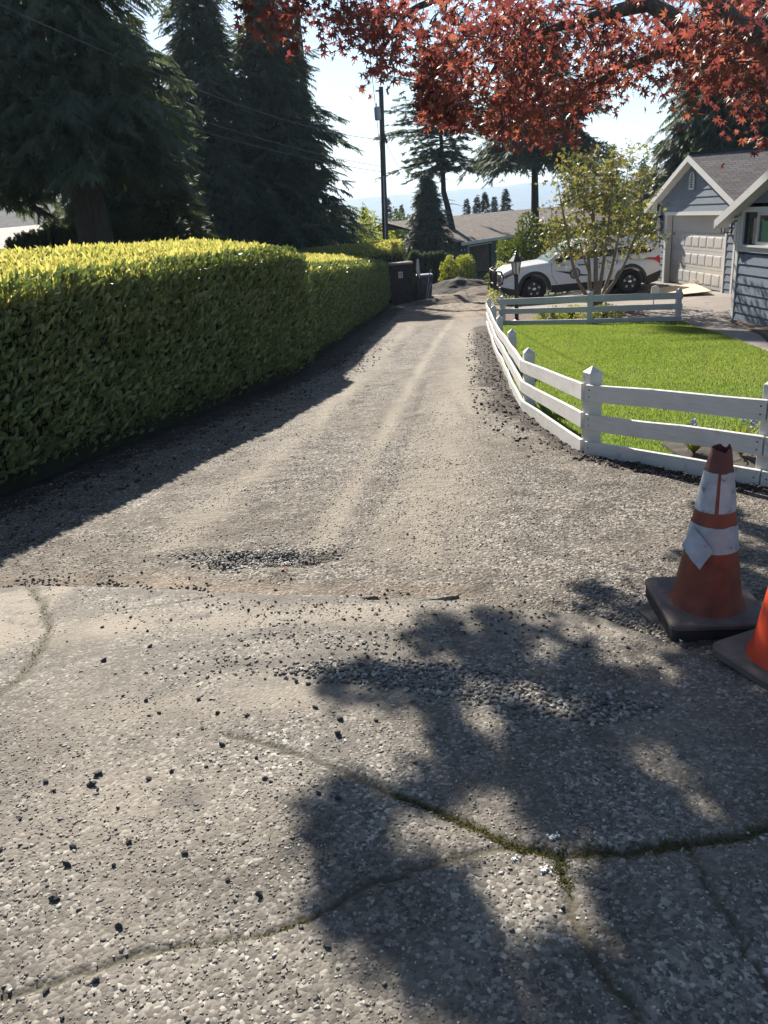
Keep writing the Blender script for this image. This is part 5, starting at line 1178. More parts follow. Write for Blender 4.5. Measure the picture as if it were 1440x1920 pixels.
def conebody(mb, c, r0, r1, h, z0, z1, tilt, off=0.0, n=48, ragged=0.0, a0=0, a1=2 * pi, seed=0, foot=False):
    r_ = np.random.default_rng(seed); m = 14; t = np.linspace(0, 1, m); full = abs(a1 - a0 - 2 * pi) < 1e-6
    aa = np.linspace(a0, a1, n, endpoint=not full)
    z = z0 + (z1 - z0) * t; R = r0 + (r1 - r0) * z / h + off
    if foot: R = R + 0.012 * np.exp(-(z - z0) / 0.012)
    Z = np.repeat(z[:, None], n, 1)
    if ragged: Z[-1] += ragged * (vnoise(np.cos(aa) * 3 + 9, np.sin(aa) * 3 + 9) * 2.2 - 1.2); Z[-2] += 0.3 * (Z[-1] - z1)
    X = R[:, None] * np.cos(aa); Y = R[:, None] * np.sin(aa)
    V = np.stack([c[0] + X + Z * tilt[0], c[1] + Y + Z * tilt[1], c[2] + Z], -1)
    q = n if full else n - 1; i, j = np.meshgrid(np.arange(m - 1), np.arange(q), indexing='ij')
    mb.add(V.reshape(-1, 3), np.stack([i * n + j, i * n + (j + 1) % n, (i + 1) * n + (j + 1) % n, (i + 1) * n + j], -1).reshape(-1, 4))
c1 = G(1318, 1160); c1[2] = lane_z(c1[0], c1[1])[0] + 0.0
low_c = thing('traffic_cone', 'lower cone of the stack, only its tilted rubber base showing', 'cone', tuple(c1))
b = MB(); plate(b, c1 + np.array([-0.012, -0.012, 0]), 0.184, -0.012, 0.022, 0.30, 0.03, (0.03, 0.03)); b.build('base', MT['cbase'], low_c, fixn=True)
b = MB(); conebody(b, c1 + np.array([0, 0, 0]), 0.118, 0.03, 0.6, 0.02, 0.5, (0.03, -0.01)); b.build('cone_body', MT['oldorange'], low_c, smooth=True)
c2 = c1 + np.array([0.006, 0.0, 0.075])
TL = (0.012, -0.004)
up_c = thing('traffic_cone', 'battered dull orange cone with torn silver sleeves, topmost of its stack', 'cone', tuple(c2))
b = MB(); plate(b, c2, 0.187, -0.058, -0.004, -0.05, 0.025, (-0.02, 0.055)); b.build('base_underside', MT['cbaseb'], up_c, fixn=True)
b = MB(); plate(b, c2, 0.192, -0.004, 0.016, -0.05, 0.03, (-0.02, 0.055)); b.build('base', MT['cbase'], up_c, fixn=True)
r0, r1, Hc = 0.133, 0.036, 0.64
b = MB(); conebody(b, c2, r0, r1, Hc, 0.008, 0.57, TL, foot=True); b.build('cone_body', MT['oldorange'], up_c, smooth=True)
b = MB(); conebody(b, c2, r0, r1, Hc, 0.555, 0.64, TL, 0.0008, ragged=0.012, seed=4); b.build('cone_tip', MT['maroon'], up_c, smooth=True)
va_ = atan2(-c2[1], -c2[0])     # towards the viewer
b = MB(); conebody(b, c2, r0, r1, Hc, 0.405, 0.555, TL, 0.003, n=40, a0=va_ + 0.17 - 0.0, a1=va_ + 2 * pi - 0.02, ragged=0.004); b.build('reflective_sleeve', MT['collar'], up_c, smooth=True)
b = MB(); conebody(b, c2, r0, r1, Hc, 0.25, 0.352, TL, 0.003, n=48, ragged=0.004); sl_o = b.build('reflective_sleeve', MT['collar'], up_c, smooth=True)
# torn flap hanging off the lower sleeve
rt = np.cross(np.array([0, 0, 1.0]), np.array([cos(va_), sin(va_), 0])); vv = np.array([cos(va_), sin(va_), 0])
fl = MB(); cc = c2 + np.array([TL[0] * .3, TL[1] * .3, 0])
def fp_(u, v, o): return cc + rt * u + vv * o + np.array([0, 0, v])
P4 = [[fp_(-0.070, 0.345, 0.066), fp_(-0.030, 0.312, 0.095), fp_(0.008, 0.268, 0.110)], [fp_(-0.088, 0.305, 0.068), fp_(-0.050, 0.272, 0.102), fp_(-0.012, 0.238, 0.120)], [fp_(-0.106, 0.268, 0.072), fp_(-0.070, 0.232, 0.112), fp_(-0.034, 0.200, 0.130)]]
V = np.array(P4).reshape(-1, 3); fl.add(np.vstack([V, V - vv * 0.002]), [(r_ * 3 + k, r_ * 3 + k + 1, (r_ + 1) * 3 + k + 1, (r_ + 1) * 3 + k) for r_ in range(2) for k in range(2)] + [(9 + r_ * 3 + k, 9 + r_ * 3 + k + 3, 9 + r_ * 3 + k + 4, 9 + r_ * 3 + k + 1) for r_ in range(2) for k in range(2)])
fl.build('torn_flap', MT['collar'], sl_o, origin=np.array(up_c.location), smooth=False)
c3 = G(1480, 1262); c3[2] = max(float(pave_z(c3[0:1], c3[1:2])[0]), float(zg(c3[0], c3[1]))) + 0.006
oc = thing('traffic_cone', 'bright orange cone on a dusty base at the right picture edge', 'cone', tuple(c3))
b = MB(); plate(b, c3, 0.19, 0.0, 0.03, 0.35, 0.05, (0.0, 0.02)); b.build('base', MT['cbase'], oc, fixn=True)
b = MB(); conebody(b, c3, 0.135, 0.036, 0.7, 0.028, 0.70, (0.0, 0.0), foot=True); b.build('cone_body', MT['newor'], oc, smooth=True)
b = MB(); conebody(b, c3, 0.135, 0.036, 0.7, 0.36, 0.50, (0.0, 0.0), 0.002); b.build('reflective_sleeve', MT['collar'], oc, smooth=True)

# ---------------------------------------------------------------- trees
def frond_template(kind_):
    V = []; F = []
    def tri(a, b, c):
        n = len(V); V.extend([a, b, c]); F.append((n, n + 1, n + 2))
    if kind_ == 'fir':
        tri((0, -0.02, 0), (0, 0.02, 0), (1.0, 0, -0.03))
        for k in range(7):
            x = 0.06 + 0.125 * k; l = 0.34 * (1 - 0.62 * x)
            for s in (1, -1): tri((x - 0.03, 0, 0), (x + 0.12, 0, 0), (x + 0.22, s * l, -0.05 * s * s))
        tri((0.85, -0.05, 0), (0.85, 0.05, 0), (1.12, 0, -0.02))
    else:   # cedar: long drooping strands
        for k in range(8):
            x = 0.04 + 0.11 * k; l = 0.26 * (1 - 0.5 * x) * (1 if k % 2 else 0.7)
            for s in (1, -1): tri((x - 0.03, 0, 0), (x + 0.10, 0, 0), (x + 0.26, s * l, -0.10))
        tri((0, -0.025, 0), (0, 0.025, 0), (1.1, 0, -0.05))
    return np.array(V, float), np.array(F)
FR = {k: frond_template(k) for k in ('fir', 'cedar')}
def conifer(name, label, base, height, crown_r, cbase, nb, spray, style='fir', mat='fir', trunk_r=0.3, droop=0.35, per=1.0, seed=0, asym=None, lean=(0, 0), prof=None, group=None, bare=0, sticks=True, hang=0.3, top_flat=0.0, bend=None, fill=0):
    r = np.random.default_rng(seed); base = np.asarray(base, float)
    root = thing(name, label, 'tree', tuple(base), group)
    H = height
    zz = np.linspace(-0.3, H * 0.99, 16)
    wob = np.stack([0.012 * H * fbm(zz / H * 3 + seed, zz * 0 + 1.1, 2), 0.012 * H * fbm(zz / H * 3 + seed, zz * 0 + 5.1, 2)], -1) * (np.clip(zz / H, 0, 1) ** 0.7)[:, None]
    wob += np.outer(np.clip(zz, 0, None), np.array(lean))
    if bend is not None: wob[:, 0] += np.interp(zz / H, bend[0], bend[1])
    ax = np.column_stack([base[0] + wob[:, 0], base[1] + wob[:, 1], base[2] + zz])
    rad = trunk_r * np.clip(1 - 0.9 * np.clip(zz / H, 0, 1), 0.05, 1) * (1 + 0.45 * np.exp(-np.clip(zz, 0, None) / (0.05 * H + 0.3)))
    tb = MB(); tb.tube(ax, rad, 12); tb.build('trunk', MT['bark'], root, smooth=True)
    if prof is None: prof = lambda t: (1 - t) ** 0.8 * (0.55 + 0.45 * smooth01(t / 0.18))
    fo = MB(); st = MB(); tv, tf = FR[style]
    Ps, Ds, Ns, Ls = [], [], [], []
    for i in range(nb):
        t = r.random() ** 1.05
        h = cbase + (0.985 * H - cbase) * t
        L = crown_r * float(prof(t)) * r.uniform(0.55, 1.18)
        az = i * 2.399963 + r.normal() * 0.4
        if asym is not None: L *= 1 + asym[0] * cos(az - asym[1])
        if L < 0.12: L = 0.12
        c = np.array([np.interp(h, zz, ax[:, 0]), np.interp(h, zz, ax[:, 1]), base[2] + h])
        o = np.array([cos(az), sin(az), 0]); rise = r.uniform(0.0, 0.25) + 0.5 * t * t
        n = max(3, int(L / (spray * 0.34) * per)); u = np.sort(r.random(n)) ** 0.7
        u = np.clip(u, 0.08, 1)
        B = lambda q: c + o * (L * q)[:, None] + np.array([0, 0, 1.0]) * (L * (rise * q - droop * q * q * (1 - 0.5 * t)))[:, None]
        P = B(u)
        for side in (-1, 1, 0):
            k = len(u); sgn = side if side else 0
            ang = sgn * r.uniform(0.5, 1.15, k)
            d = np.stack([np.cos(az + ang), np.sin(az + ang), -hang + r.normal(0, 0.22, k) + 0.25 * t], -1)
            Ps.append(P + r.normal(0, 0.05 * spray, (k, 3))); Ds.append(d)
            nn = np.tile([0.0, 0, 1], (k, 1)) + 0.35 * r.normal(size=(k, 3)); 
            if style == 'cedar': nn = nn + np.stack([np.cos(az + ang), np.sin(az + ang), np.zeros(k)], -1) * 0.6
            Ns.append(nn); Ls.append(spray * r.uniform(0.6, 1.25, k) * (1.05 - 0.35 * u) * (1 - 0.35 * t))
        if sticks and L > 0.4:
            q = np.linspace(0, 0.92, 5); st.tube(B(q), np.linspace(max(0.012, 0.014 * L), 0.005, 5), 4, cap=False)
    for i in range(bare):
        h = cbase * r.uniform(0.35, 1.0); az = r.uniform(0, 6.28); c = np.array([np.interp(h, zz, ax[:, 0]), np.interp(h, zz, ax[:, 1]), base[2] + h]); L = r.uniform(0.4, 1.4)
        q = np.linspace(0, 1, 5); st.tube(c + np.outer(q, np.array([cos(az), sin(az), 0.1]) * L) + np.outer(q * q, [0, 0, -0.25 * L]), np.linspace(0.03, 0.006, 5), 4, cap=False)
    if fill:
        t = r.random(fill) ** 1.1; h = cbase + (0.97 * H - cbase) * t; az = r.random(fill) * 2 * pi
        pr = np.array([float(prof(q)) for q in t]); lump_ = 1 + 0.16 * np.sin(az * 5 + h * 2.1 + seed) + 0.14 * np.sin(h * 4.3 + az * 2)
        R_ = crown_r * pr * np.sqrt(r.uniform(0.02, 0.62, fill)) * 0.92 * lump_
        if asym is not None: R_ = R_ * (1 + asym[0] * np.cos(az - asym[1]))
        P_ = np.stack([np.interp(h, zz, ax[:, 0]) + R_ * np.cos(az), np.interp(h, zz, ax[:, 1]) + R_ * np.sin(az), base[2] + h - droop * 0.35 * R_ * (1 - .5 * t)], -1)
        a2 = az + r.normal(0, 0.8, fill)
        Ps.append(P_); Ds.append(np.stack([np.cos(a2), np.sin(a2), -hang + r.normal(0, 0.3, fill)], -1)); Ns.append(np.array([0, 0, 1.0]) + 0.6 * r.normal(size=(fill, 3))); Ls.append(spray * r.uniform(0.7, 1.35, fill) * (1 - 0.4 * t))
    P = np.vstack(Ps); D = np.vstack(Ds); N = np.vstack(Ns); L = np.concatenate(Ls)
    fo.inst(tv, tf, frames(D, N) * L[:, None, None], P)
    cr = fo.build('crown', MT[mat], root)
    if st.n: st.build('branches', MT['bark'], root)
    return root
def treeline(cl):   # grow thin branches from limbs out to leaf clusters
    pass

def at_base(px, Y):
    p = atY(px, 480, Y); return onground(p[0], Y)
def hgt(py, px, Y, base): return float(atY(px, py, Y)[2] - base[2])

# the big firs and cedars on the left
b = at_base(186, 24.0)
conifer('fir_tree', 'massive dark fir with a thick bare trunk at the far left', b, 12.4, 4.5, 5.0, 200, 0.85, 'cedar', 'fir', 0.62, 0.34, 1.2, 21, prof=lambda t: (1 - t) ** 0.55 * (0.75 + 0.25 * smooth01(t / 0.2)), hang=0.75, asym=(0.15, pi), fill=3069)
b = at_base(-60, 27.0)
conifer('fir_tree', 'dark drooping fir cut off by the left picture edge', b, 11.8, 4.0, 5.0, 160, 0.85, 'cedar', 'fir', 0.35, 0.36, 0.9, 22, hang=0.8, prof=lambda t: (1 - t) ** 0.6, fill=2387)
b = at_base(330, 27.5)
conifer('spruce_tree', 'slim spruce with sunlit olive tips in front of the dark cedars', b, 7.4, 2.0, 0.8, 80, 0.55, 'fir', 'firlit', 0.16, 0.35, 0.9, 23, prof=lambda t: (1 - t) ** 0.7, hang=0.35, fill=1612)
b = at_base(425, 38.0)
conifer('cedar_tree', 'tall dark cedar with its top above the picture, left of the widest cedar', b, 14.6, 4.1, 0.5, 340, 0.85, 'cedar', 'fir', 0.4, 0.45, 1.1, 24, prof=lambda t: (1 - t) ** 0.5 * (0.85 + 0.2 * np.sin(t * 23)), hang=0.6, fill=4092)
b = at_base(545, 40.5)
conifer('cedar_tree', 'wide dark cedar whose ragged right side ends at the sky by the utility pole', b, 14.6, 5.0, 0.4, 390, 0.95, 'cedar', 'fir', 0.45, 0.5, 1.15, 25, prof=lambda t: (1 - t) ** 0.66 * (0.88 + 0.18 * np.sin(t * 26 + 1)), hang=0.6, fill=4774)
b = at_base(250, 33.0)
conifer('cedar_tree', 'dark cedar filling the gap behind the thick fir trunk', b, 10.2, 3.2, 4.4, 180, 0.8, 'cedar', 'fir', 0.3, 0.5, 1.0, 26, prof=lambda t: (1 - t) ** 0.6, hang=0.6, fill=2728)
b = at_base(600, 44.0)  # unseen tree, added so that its high crown shades the lawn
conifer('fir_tree', 'very tall fir added unseen behind the wide dark cedar to shade the lawn', b, 32.0, 2.0, 24.3, 110, 0.8, 'cedar', 'fir', 0.26, 0.35, 1.0, 33, prof=lambda t: np.sin(pi * np.clip(0.12 + 0.85 * t, 0, 1)) ** 0.7, hang=0.6, fill=1500)
# conifers beyond the lane's end
b = at_base(806, 47.0)
conifer('cedar_tree', 'grey-green cedar with sagging boughs left of the leaning pine trunk', b, hgt(322, 806, 47, b), 1.75, 1.5, 190, 0.6, 'cedar', 'firgrey', 0.2, 0.4, 1.1, 27, prof=lambda t: (1 - t) ** 0.75 * (0.8 + 0.2 * smooth01(t / .2)), hang=0.55, fill=1500)
b = at_base(862, 52.0)
Hp = hgt(85, 820, 52, b); Hc = hgt(318, 845, 52, b)
conifer('pine_tree', 'tall pine with a long bare leaning trunk beside the brown roof', b, Hp, 3.9, Hc, 150, 0.55, 'fir', 'fir', 0.25, 0.28, 1.0, 28, lean=(-0.085, 0), prof=lambda t: (0.65 + 0.5 * np.sin(pi * np.clip(t, 0, 1)) ) * (1 - t ** 3) * (0.8 + 0.25 * np.sin(t * 21)), hang=0.2, bare=9, bend=([0, .3, .36, .5, 1], [0, -0.25, -0.45, -0.3, 0.0]), asym=(0.2, pi), fill=500)
b = at_base(1004, 56.0)
Hp = hgt(20, 1000, 56, b); Hc = hgt(285, 1004, 56, b)
conifer('fir_tree', 'tall dense fir on a straight bare trunk behind the brown roof', b, Hp, 5.2, Hc, 150, 1.0, 'cedar', 'fir', 0.33, 0.6, 1.1, 29, lean=(-0.01, 0), prof=lambda t: (1 - t) ** 0.5 * (0.85 + 0.2 * np.sin(t * 17)), hang=0.6, bare=3, asym=(0.1, 0.0), fill=5580)
b = at_base(1345, 42.0)
conifer('cedar_tree', 'large dark cedar rising behind the blue house roof', b, 13.8, 4.7, 2.2, 320, 0.85, 'cedar', 'fir', 0.45, 0.55, 1.15, 30, prof=lambda t: (1 - t) ** 0.55, hang=0.85, fill=8060)
far = [(690, 385, 80, 'small distant conifer between the wide cedar and the utility pole'), (733, 368, 120, 'thin distant conifer tip just right of the pole foot'), (748, 390, 150, 'left one of two tiny conifers against the hill'), (758, 382, 150, 'right one of two tiny conifers against the hill'),
    (878, 372, 95, 'leftmost small conifer above the brown roof'), (897, 365, 98, 'small conifer second from the pine above the brown roof'), (912, 358, 95, 'tallest conifer of the row above the brown roof'), (929, 367, 99, 'short conifer in the middle of the row above the roof'), (950, 350, 90, 'pointed conifer apart at the right end of the row above the roof'),
    (1087, 262, 88, 'slim distant conifer left behind the young maple'), (1140, 268, 80, 'slim distant conifer with open whorls behind the young maple'), (1200, 300, 70, 'bushy conifer between young maple and garage gable'), (1060, 352, 110, 'tiny conifer low on the hill by the young maple')]
for i, (px, py, Y, lab) in enumerate(far):
    b = at_base(px, Y); h_ = hgt(py, px, Y, b)
    conifer('far_conifer', lab, b, h_, h_ * (0.17 if i in (9, 10) else 0.24), h_ * 0.1, 90, h_ * 0.085, 'fir', 'farfir', h_ * 0.016, 0.3, 0.8, 60 + i, prof=lambda t: (1 - t) ** 0.85, hang=0.3, sticks=False, fill=700)
# clipped dark arborvitae behind the hedge
def arbor(px, Y, ptop, wid, lab, seed):
    b = at_base(px, Y); h_ = hgt(ptop, px, Y, b); r = np.random.default_rng(seed)
    root = thing('arborvitae', lab, 'tree', tuple(b), 'dark arborvitae behind the hedge')
    n = int(900 * max(1, h_ / 3)); t = r.random(n); az = r.random(n) * 2 * pi; rr = wid * (1 - t ** 2.2) ** 0.6 * r.uniform(0.75, 1.05, n) * (0.75 + 0.25 * smooth01(t / .15))
    P = b + np.stack([rr * np.cos(az), rr * np.sin(az), h_ * t], -1); D = np.stack([0.5 * np.cos(az), 0.5 * np.sin(az), np.full(n, 1.0)], -1) + 0.2 * r.normal(size=(n, 3))
    tv, tf = FR['fir']; MB().inst(tv, tf, frames(D, rdir(n, r)) * (0.26 * r.uniform(0.6, 1.2, n) * (1 + 0.1 * h_ / 3))[:, None, None], P).build('crown', MT['fir'], root)
    MB().tube([b + np.array([0, 0, -0.1]), b + np.array([0, 0, h_ * 0.9])], [0.07, 0.02], 6).build('trunk', MT['bark'], root)
k = 0
for px, Y, pt_, w_, lab in [(28, 27, 461, 0.22, 'smallest arborvitae in front of the pale roof'), (46, 27, 452, 0.24, 'second small arborvitae in front of the pale roof'), (64, 27, 446, 0.26, 'third small arborvitae in front of the pale roof'), (77, 27, 444, 0.24, 'slim arborvitae at the right of the pale roof'), (90, 27, 443, 0.26, 'arborvitae touching the dark row beside the pale roof')]:
    arbor(px, Y, pt_, w_, lab, 100 + k); k += 1
for i, px in enumerate([106, 122, 138, 153]):
    arbor(px, 27.5, 428 + (i * 7) % 5, 0.36, 'tall arborvitae of the dark row left of the thick fir trunk', 110 + i)
for i, px in enumerate([216, 236, 256, 276, 296, 316, 338, 360, 385, 410]):
    arbor(px, 29.0, 416 + (i * 13) % 17, 0.45, 'tall arborvitae of the dark row right of the thick fir trunk', 120 + i)
for i, px in enumerate([776, 793, 810, 826, 842]):
    arbor(px, 42.5, 478 + (i * 5) % 7, 0.42, 'dark arborvitae beyond the blue bin at the lane end', 140 + i)

# leafy trees: limbs, twigs grown to leaf clusters, leaves
def grow(limbs, clusters, r0=0.012, tip=0.003):
    """limbs: list of (points, radii); clusters: points. returns MB of wood with a twig to each cluster"""
    mb = MB(); nodes = []
    for P, R in limbs:
        P = np.asarray(P, float); m = (len(P) - 1) * 6 + 1; t = np.linspace(0, 1, m) * (len(P) - 1)
        Q = np.stack([np.interp(t, np.arange(len(P)), P[:, k]) for k in range(3)], -1); Rr = np.interp(t, np.arange(len(P)), R)
        # soften corners
        for _ in range(3): Q[1:-1] = 0.25 * Q[:-2] + 0.5 * Q[1:-1] + 0.25 * Q[2:]
        mb.tube(Q, Rr, 9); nodes.append(Q)
    nodes = np.vstack(nodes); C = np.asarray(clusters, float)
    d = np.min(np.linalg.norm(C[:, None] - nodes[None], axis=2), axis=1)
    for i in np.argsort(d):
        c = C[i]; dd = np.linalg.norm(nodes - c, axis=1); j = int(np.argmin(dd)); a = nodes[j]; L = dd[j]
        if L < 0.01: continue
        mid = (a + c) / 2 + np.array([0, 0, 0.12 * L]) + rng.normal(size=3) * 0.06 * L
        q = np.linspace(0, 1, 6)[:, None]; Q = (1 - q) ** 2 * a + 2 * q * (1 - q) * mid + q * q * c
        mb.tube(Q, np.linspace(min(r0, 0.004 + 0.012 * L), tip, 6), 4, cap=False)
        nodes = np.vstack([nodes, Q[2:]])
    return mb
# palmate leaf, seven lobes
def palm(lobes=7, depth_=0.36):
    a0 = np.linspace(-2.15, 2.15, lobes); ln = [0.42, 0.72, 0.92, 1.0, 0.92, 0.72, 0.42] if lobes == 7 else [0.62, 0.9, 1.0, 0.9, 0.62]
    pts = [(0, 0)]; out = []
    for k in range(lobes):
        out.append((ln[k] * cos(a0[k]), ln[k] * sin(a0[k])))
        if k < lobes - 1:
            am = (a0[k] + a0[k + 1]) / 2; out.append((depth_ * cos(am), depth_ * sin(am)))
    V = [(0, 0, 0)] + [(x, y, -0.16 * (x * x + y * y)) for x, y in out]; F = [(0, k, k + 1) for k in range(1, len(V) - 1)]
    return np.array(V), np.array(F)
PALM = palm(); PALM5 = palm(5, 0.42)
def leafcloud(clusters, per, spread, size, rr, tmpl, droop=0.6, mi=0, mb=None, flat=0.6):
    C = np.repeat(np.asarray(clusters), per, axis=0); n = len(C)
    P = C + rr.normal(size=(n, 3)) * spread * np.array([1, 1, flat])
    D = rr.normal(size=(n, 3)) * 0.75; D[:, 2] -= droop
    N = rr.normal(size=(n, 3)) * 0.6 + np.array([0, 0, 0.9])
    mb = mb or MB(); tv, tf = tmpl
    L = size * rr.uniform(0.55, 1.15, n)
    mb.inst(tv, tf, frames(D, N) * L[:, None, None], P, mi); return mb

# --- young multi-stemmed maple before the car
r = np.random.default_rng(5)
yb = G(1118, 581); ymap = thing('young_maple', 'young multi-stemmed maple with pale bark and fresh yellow-green leaves', 'tree', tuple(yb))
YD = yb[1]
def yp(px, py, dy=0.0): return atY(px, py, YD + dy)
stems = [([yb, yp(1098, 552, -.1), yp(1080, 520, -.2), yp(1068, 470, -.3), yp(1060, 420, -.4), yp(1050, 370, -.4), yp(1045, 335, -.4)], [.075, .05, .042, .035, .025, .014, .006]),
    ([yb, yp(1106, 545, .1), yp(1104, 490, .2), yp(1098, 430, .3), yp(1092, 370, .4), yp(1085, 310, .4)], [.075, .055, .045, .033, .02, .006]),
    ([yb, yp(1117, 530, 0), yp(1117, 480, 0), yp(1112, 420, 0), yp(1113, 350, 0), yp(1110, 285, 0)], [.08, .06, .055, .045, .026, .006]),
    ([yb, yp(1124, 545, -.2), yp(1132, 490, -.3), yp(1140, 430, -.4), yp(1148, 360, -.4), yp(1150, 290, -.5)], [.075, .05, .042, .032, .018, .006]),
    ([yb, yp(1132, 548, .15), yp(1148, 500, .25), yp(1160, 440, .35), yp(1172, 370, .4), yp(1178, 300, .5)], [.075, .055, .045, .032, .018, .006]),
    ([yb, yp(1136, 550, -.1), yp(1158, 520, -.2), yp(1178, 480, -.3), yp(1195, 430, -.3), yp(1205, 375, -.4), yp(1210, 330, -.4)], [.075, .05, .042, .033, .024, .014, .006]),
    ([yp(1104, 510, .15), yp(1097, 490, .1), yp(1093, 478, 0), yp(1088, 455, -.1)], [.03, .024, .018, .01])]
cl_ = []
def ycl(px, py, sx, sy, n, sd=0.9):
    for _ in range(n): cl_.append(yp(px + sx * r.normal(), py + sy * r.normal(), sd * r.normal() * 0.6))
for a in [(1055, 445, 14, 22, 26), (1040, 415, 12, 12, 10), (1085, 400, 22, 24, 26), (1075, 350, 20, 22, 30), (1120, 380, 26, 34, 40), (1150, 330, 20, 22, 26), (1185, 350, 16, 24, 28), (1190, 415, 20, 20, 26), (1205, 445, 13, 12, 12), (1150, 430, 22, 20, 26), (1110, 450, 18, 16, 16), (1090, 470, 10, 10, 8), (1130, 475, 18, 10, 9), (1045, 470, 10, 8, 6), (1100, 325, 18, 15, 14), (1210, 335, 8, 14, 8), (1180, 470, 14, 8, 6)]: ycl(*a)
for px in (1052, 1078, 1096, 1125, 1150, 1163, 1172, 1185, 1200): 
    for q in range(3): cl_.append(yp(px + r.normal() * 4, 300 - 12 * q + 14 * r.random(), r.normal() * .4))
cl_ = np.array(cl_)
grow(stems, cl_, 0.016, 0.004).build('trunk', MT['youngbark'], ymap, smooth=True)
leafcloud(cl_, 11, 0.17, 0.088, r, PALM5, 0.35).build('crown', MT['ymaple'], ymap)

# --- big red maple overhead, trunk just out of the picture to the right
r = np.random.default_rng(9)
tb_ = onground(3.75, 4.1); rmap = thing('red_maple', 'old maple with dark red and orange leaves arching overhead from the right', 'tree', tuple(tb_))
crotch = tb_ + np.array([-0.35, 0.0, 1.75])
L1 = [tb_ + np.array([0, 0, -0.2]), tb_ + np.array([-0.05, 0, 0.9]), crotch, dep(1480, 160, 5.0), dep(1400, 118, 4.9), dep(1335, 105, 4.8), dep(1290, 80, 4.8), dep(1270, 40, 4.8), dep(1215, 5, 4.9), dep(1080, -60, 5.2), dep(880, -130, 5.6), dep(640, -190, 6.1), dep(470, -210, 6.5)]
L2 = [crotch, dep(1500, 110, 4.6), dep(1430, 72, 4.5), dep(1375, 48, 4.4), dep(1335, 0, 4.3), dep(1230, -90, 4.4), dep(1050, -190, 4.8), dep(820, -260, 5.2)]
L3 = [dep(1330, 105, 4.8), dep(1270, 100, 4.9), dep(1235, 100, 4.9), dep(1190, 118, 5.0), dep(1120, 150, 5.2), dep(1060, 190, 5.3)]
L4 = [dep(1215, 5, 4.9), dep(1120, 30, 5.0), dep(1010, 60, 5.2), dep(930, 120, 5.3), dep(900, 180, 5.4)]
L5 = [dep(1080, -60, 5.2), dep(900, -30, 5.3), dep(760, 20, 5.5), dep(720, 90, 5.6)]
L6 = [crotch, tb_ + np.array([0.5, 0.6, 2.6]), tb_ + np.array([1.0, 1.6, 3.5])]
limbs = [(L1, [.26, .21, .16, .105, .09, .08, .066, .056, .046, .035, .026, .016, .008]), (L2, [.13, .08, .072, .062, .052, .038, .022, .01]), (L3, [.06, .04, .03, .022, .015, .008]), (L4, [.05, .035, .025, .016, .008]), (L5, [.045, .03, .02, .01]), (L6, [.15, .1, .05])]
cl_ = []
def rcl(px, py, sx, sy, n, d0=4.4, d1=6.0):
    for _ in range(int(n * (0.52 if px > 760 else 0.9) + 0.5)): cl_.append(dep(px + sx * r.normal(), py + sy * r.normal(), r.uniform(d0, d1)))
vis = [(480, 18, 26, 18, 12), (560, 30, 28, 22, 16), (530, 55, 22, 14, 8), (650, 10, 40, 16, 18), (640, 50, 22, 16, 9), (700, 40, 22, 30, 12), (725, 105, 16, 18, 7), (708, 145, 7, 9, 2),
    (780, 40, 38, 34, 26), (850, 60, 42, 40, 38), (930, 60, 44, 46, 44), (1010, 70, 44, 48, 48), (1090, 70, 44, 46, 44), (1160, 60, 40, 50, 40), (830, 150, 26, 28, 14), (900, 160, 34, 34, 24), (960, 190, 34, 32, 24), (1030, 180, 40, 34, 28), (1100, 160, 34, 30, 22), (1000, 232, 30, 18, 9), (1030, 245, 22, 16, 5), (930, 195, 14, 14, 5), (988, 245, 9, 8, 3), (1160, 150, 16, 18, 8), (1200, 95, 26, 30, 14),
    (1255, 40, 30, 34, 18), (1330, 60, 40, 40, 34), (1400, 60, 40, 44, 36), (1290, 150, 24, 22, 16), (1340, 140, 30, 20, 14), (1415, 150, 30, 36, 20), (1430, 220, 20, 40, 14), (1380, 125, 18, 12, 6), (1245, 120, 20, 18, 7)]
for v in vis: rcl(*v)
for v in ((1310, 50, 40, 26, 9), (1385, 60, 36, 30, 10), (1425, 105, 18, 26, 8), (1300, 110, 34, 14, 7), (1400, 130, 30, 12, 6)): rcl(*v, 3.7, 4.2)
# rest of the crown, mostly above the frame, shaped to throw the ground dapples
sh = [(640, 1300, .5), (720, 1290, .7), (830, 1215, .8), (930, 1195, .8), (860, 1330, 1.4), (960, 1260, 1.3), (1040, 1240, 1.2), (1100, 1300, 1.6), (1000, 1400, 1.8), (900, 1420, 1.2), (1150, 1400, 2.0), (1250, 1330, 1.6), (1300, 1260, 1.2), (1350, 1420, 2), (1250, 1500, 2), (1130, 1520, 1.6), (1010, 1500, 1.2), (1400, 1550, 2), (1380, 1700, 2), (1250, 1650, 1.2), (1180, 1560, 1.2), (1400, 1850, 2), (1250, 1800, 1.4), (1180, 1900, 1.2), (660, 1530, .6), (680, 1600, .9), (720, 1700, 1.1), (780, 1790, 1.1), (850, 1870, 1.1), (960, 1900, .8), (1000, 1700, .5), (1040, 1100, .4), (1090, 1110, .4), (1170, 1140, .5), (1200, 1050, .3), (1420, 1000, .8), (1420, 1100, 1.2), (1330, 1180, 1.2), (1430, 1250, 1.6), (1330, 1060, .7), (1350, 960, .7), (1300, 1120, .8), (1390, 1040, .9), (1340, 880, .5), (1240, 1160, .5), (1390, 1180, 1.2), (1260, 1270, 1.0), (1300, 1900, 1.6), (1350, 1780, 1.6), (1270, 1730, 1.0), (1420, 1450, 1.6), (1420, 1650, 1.6), (1100, 1915, .8), (1440, 1350, 1.5), (840, 1560, .5), (850, 1680, .5)]
s0 = SUN_TO / SUN_TO[2]
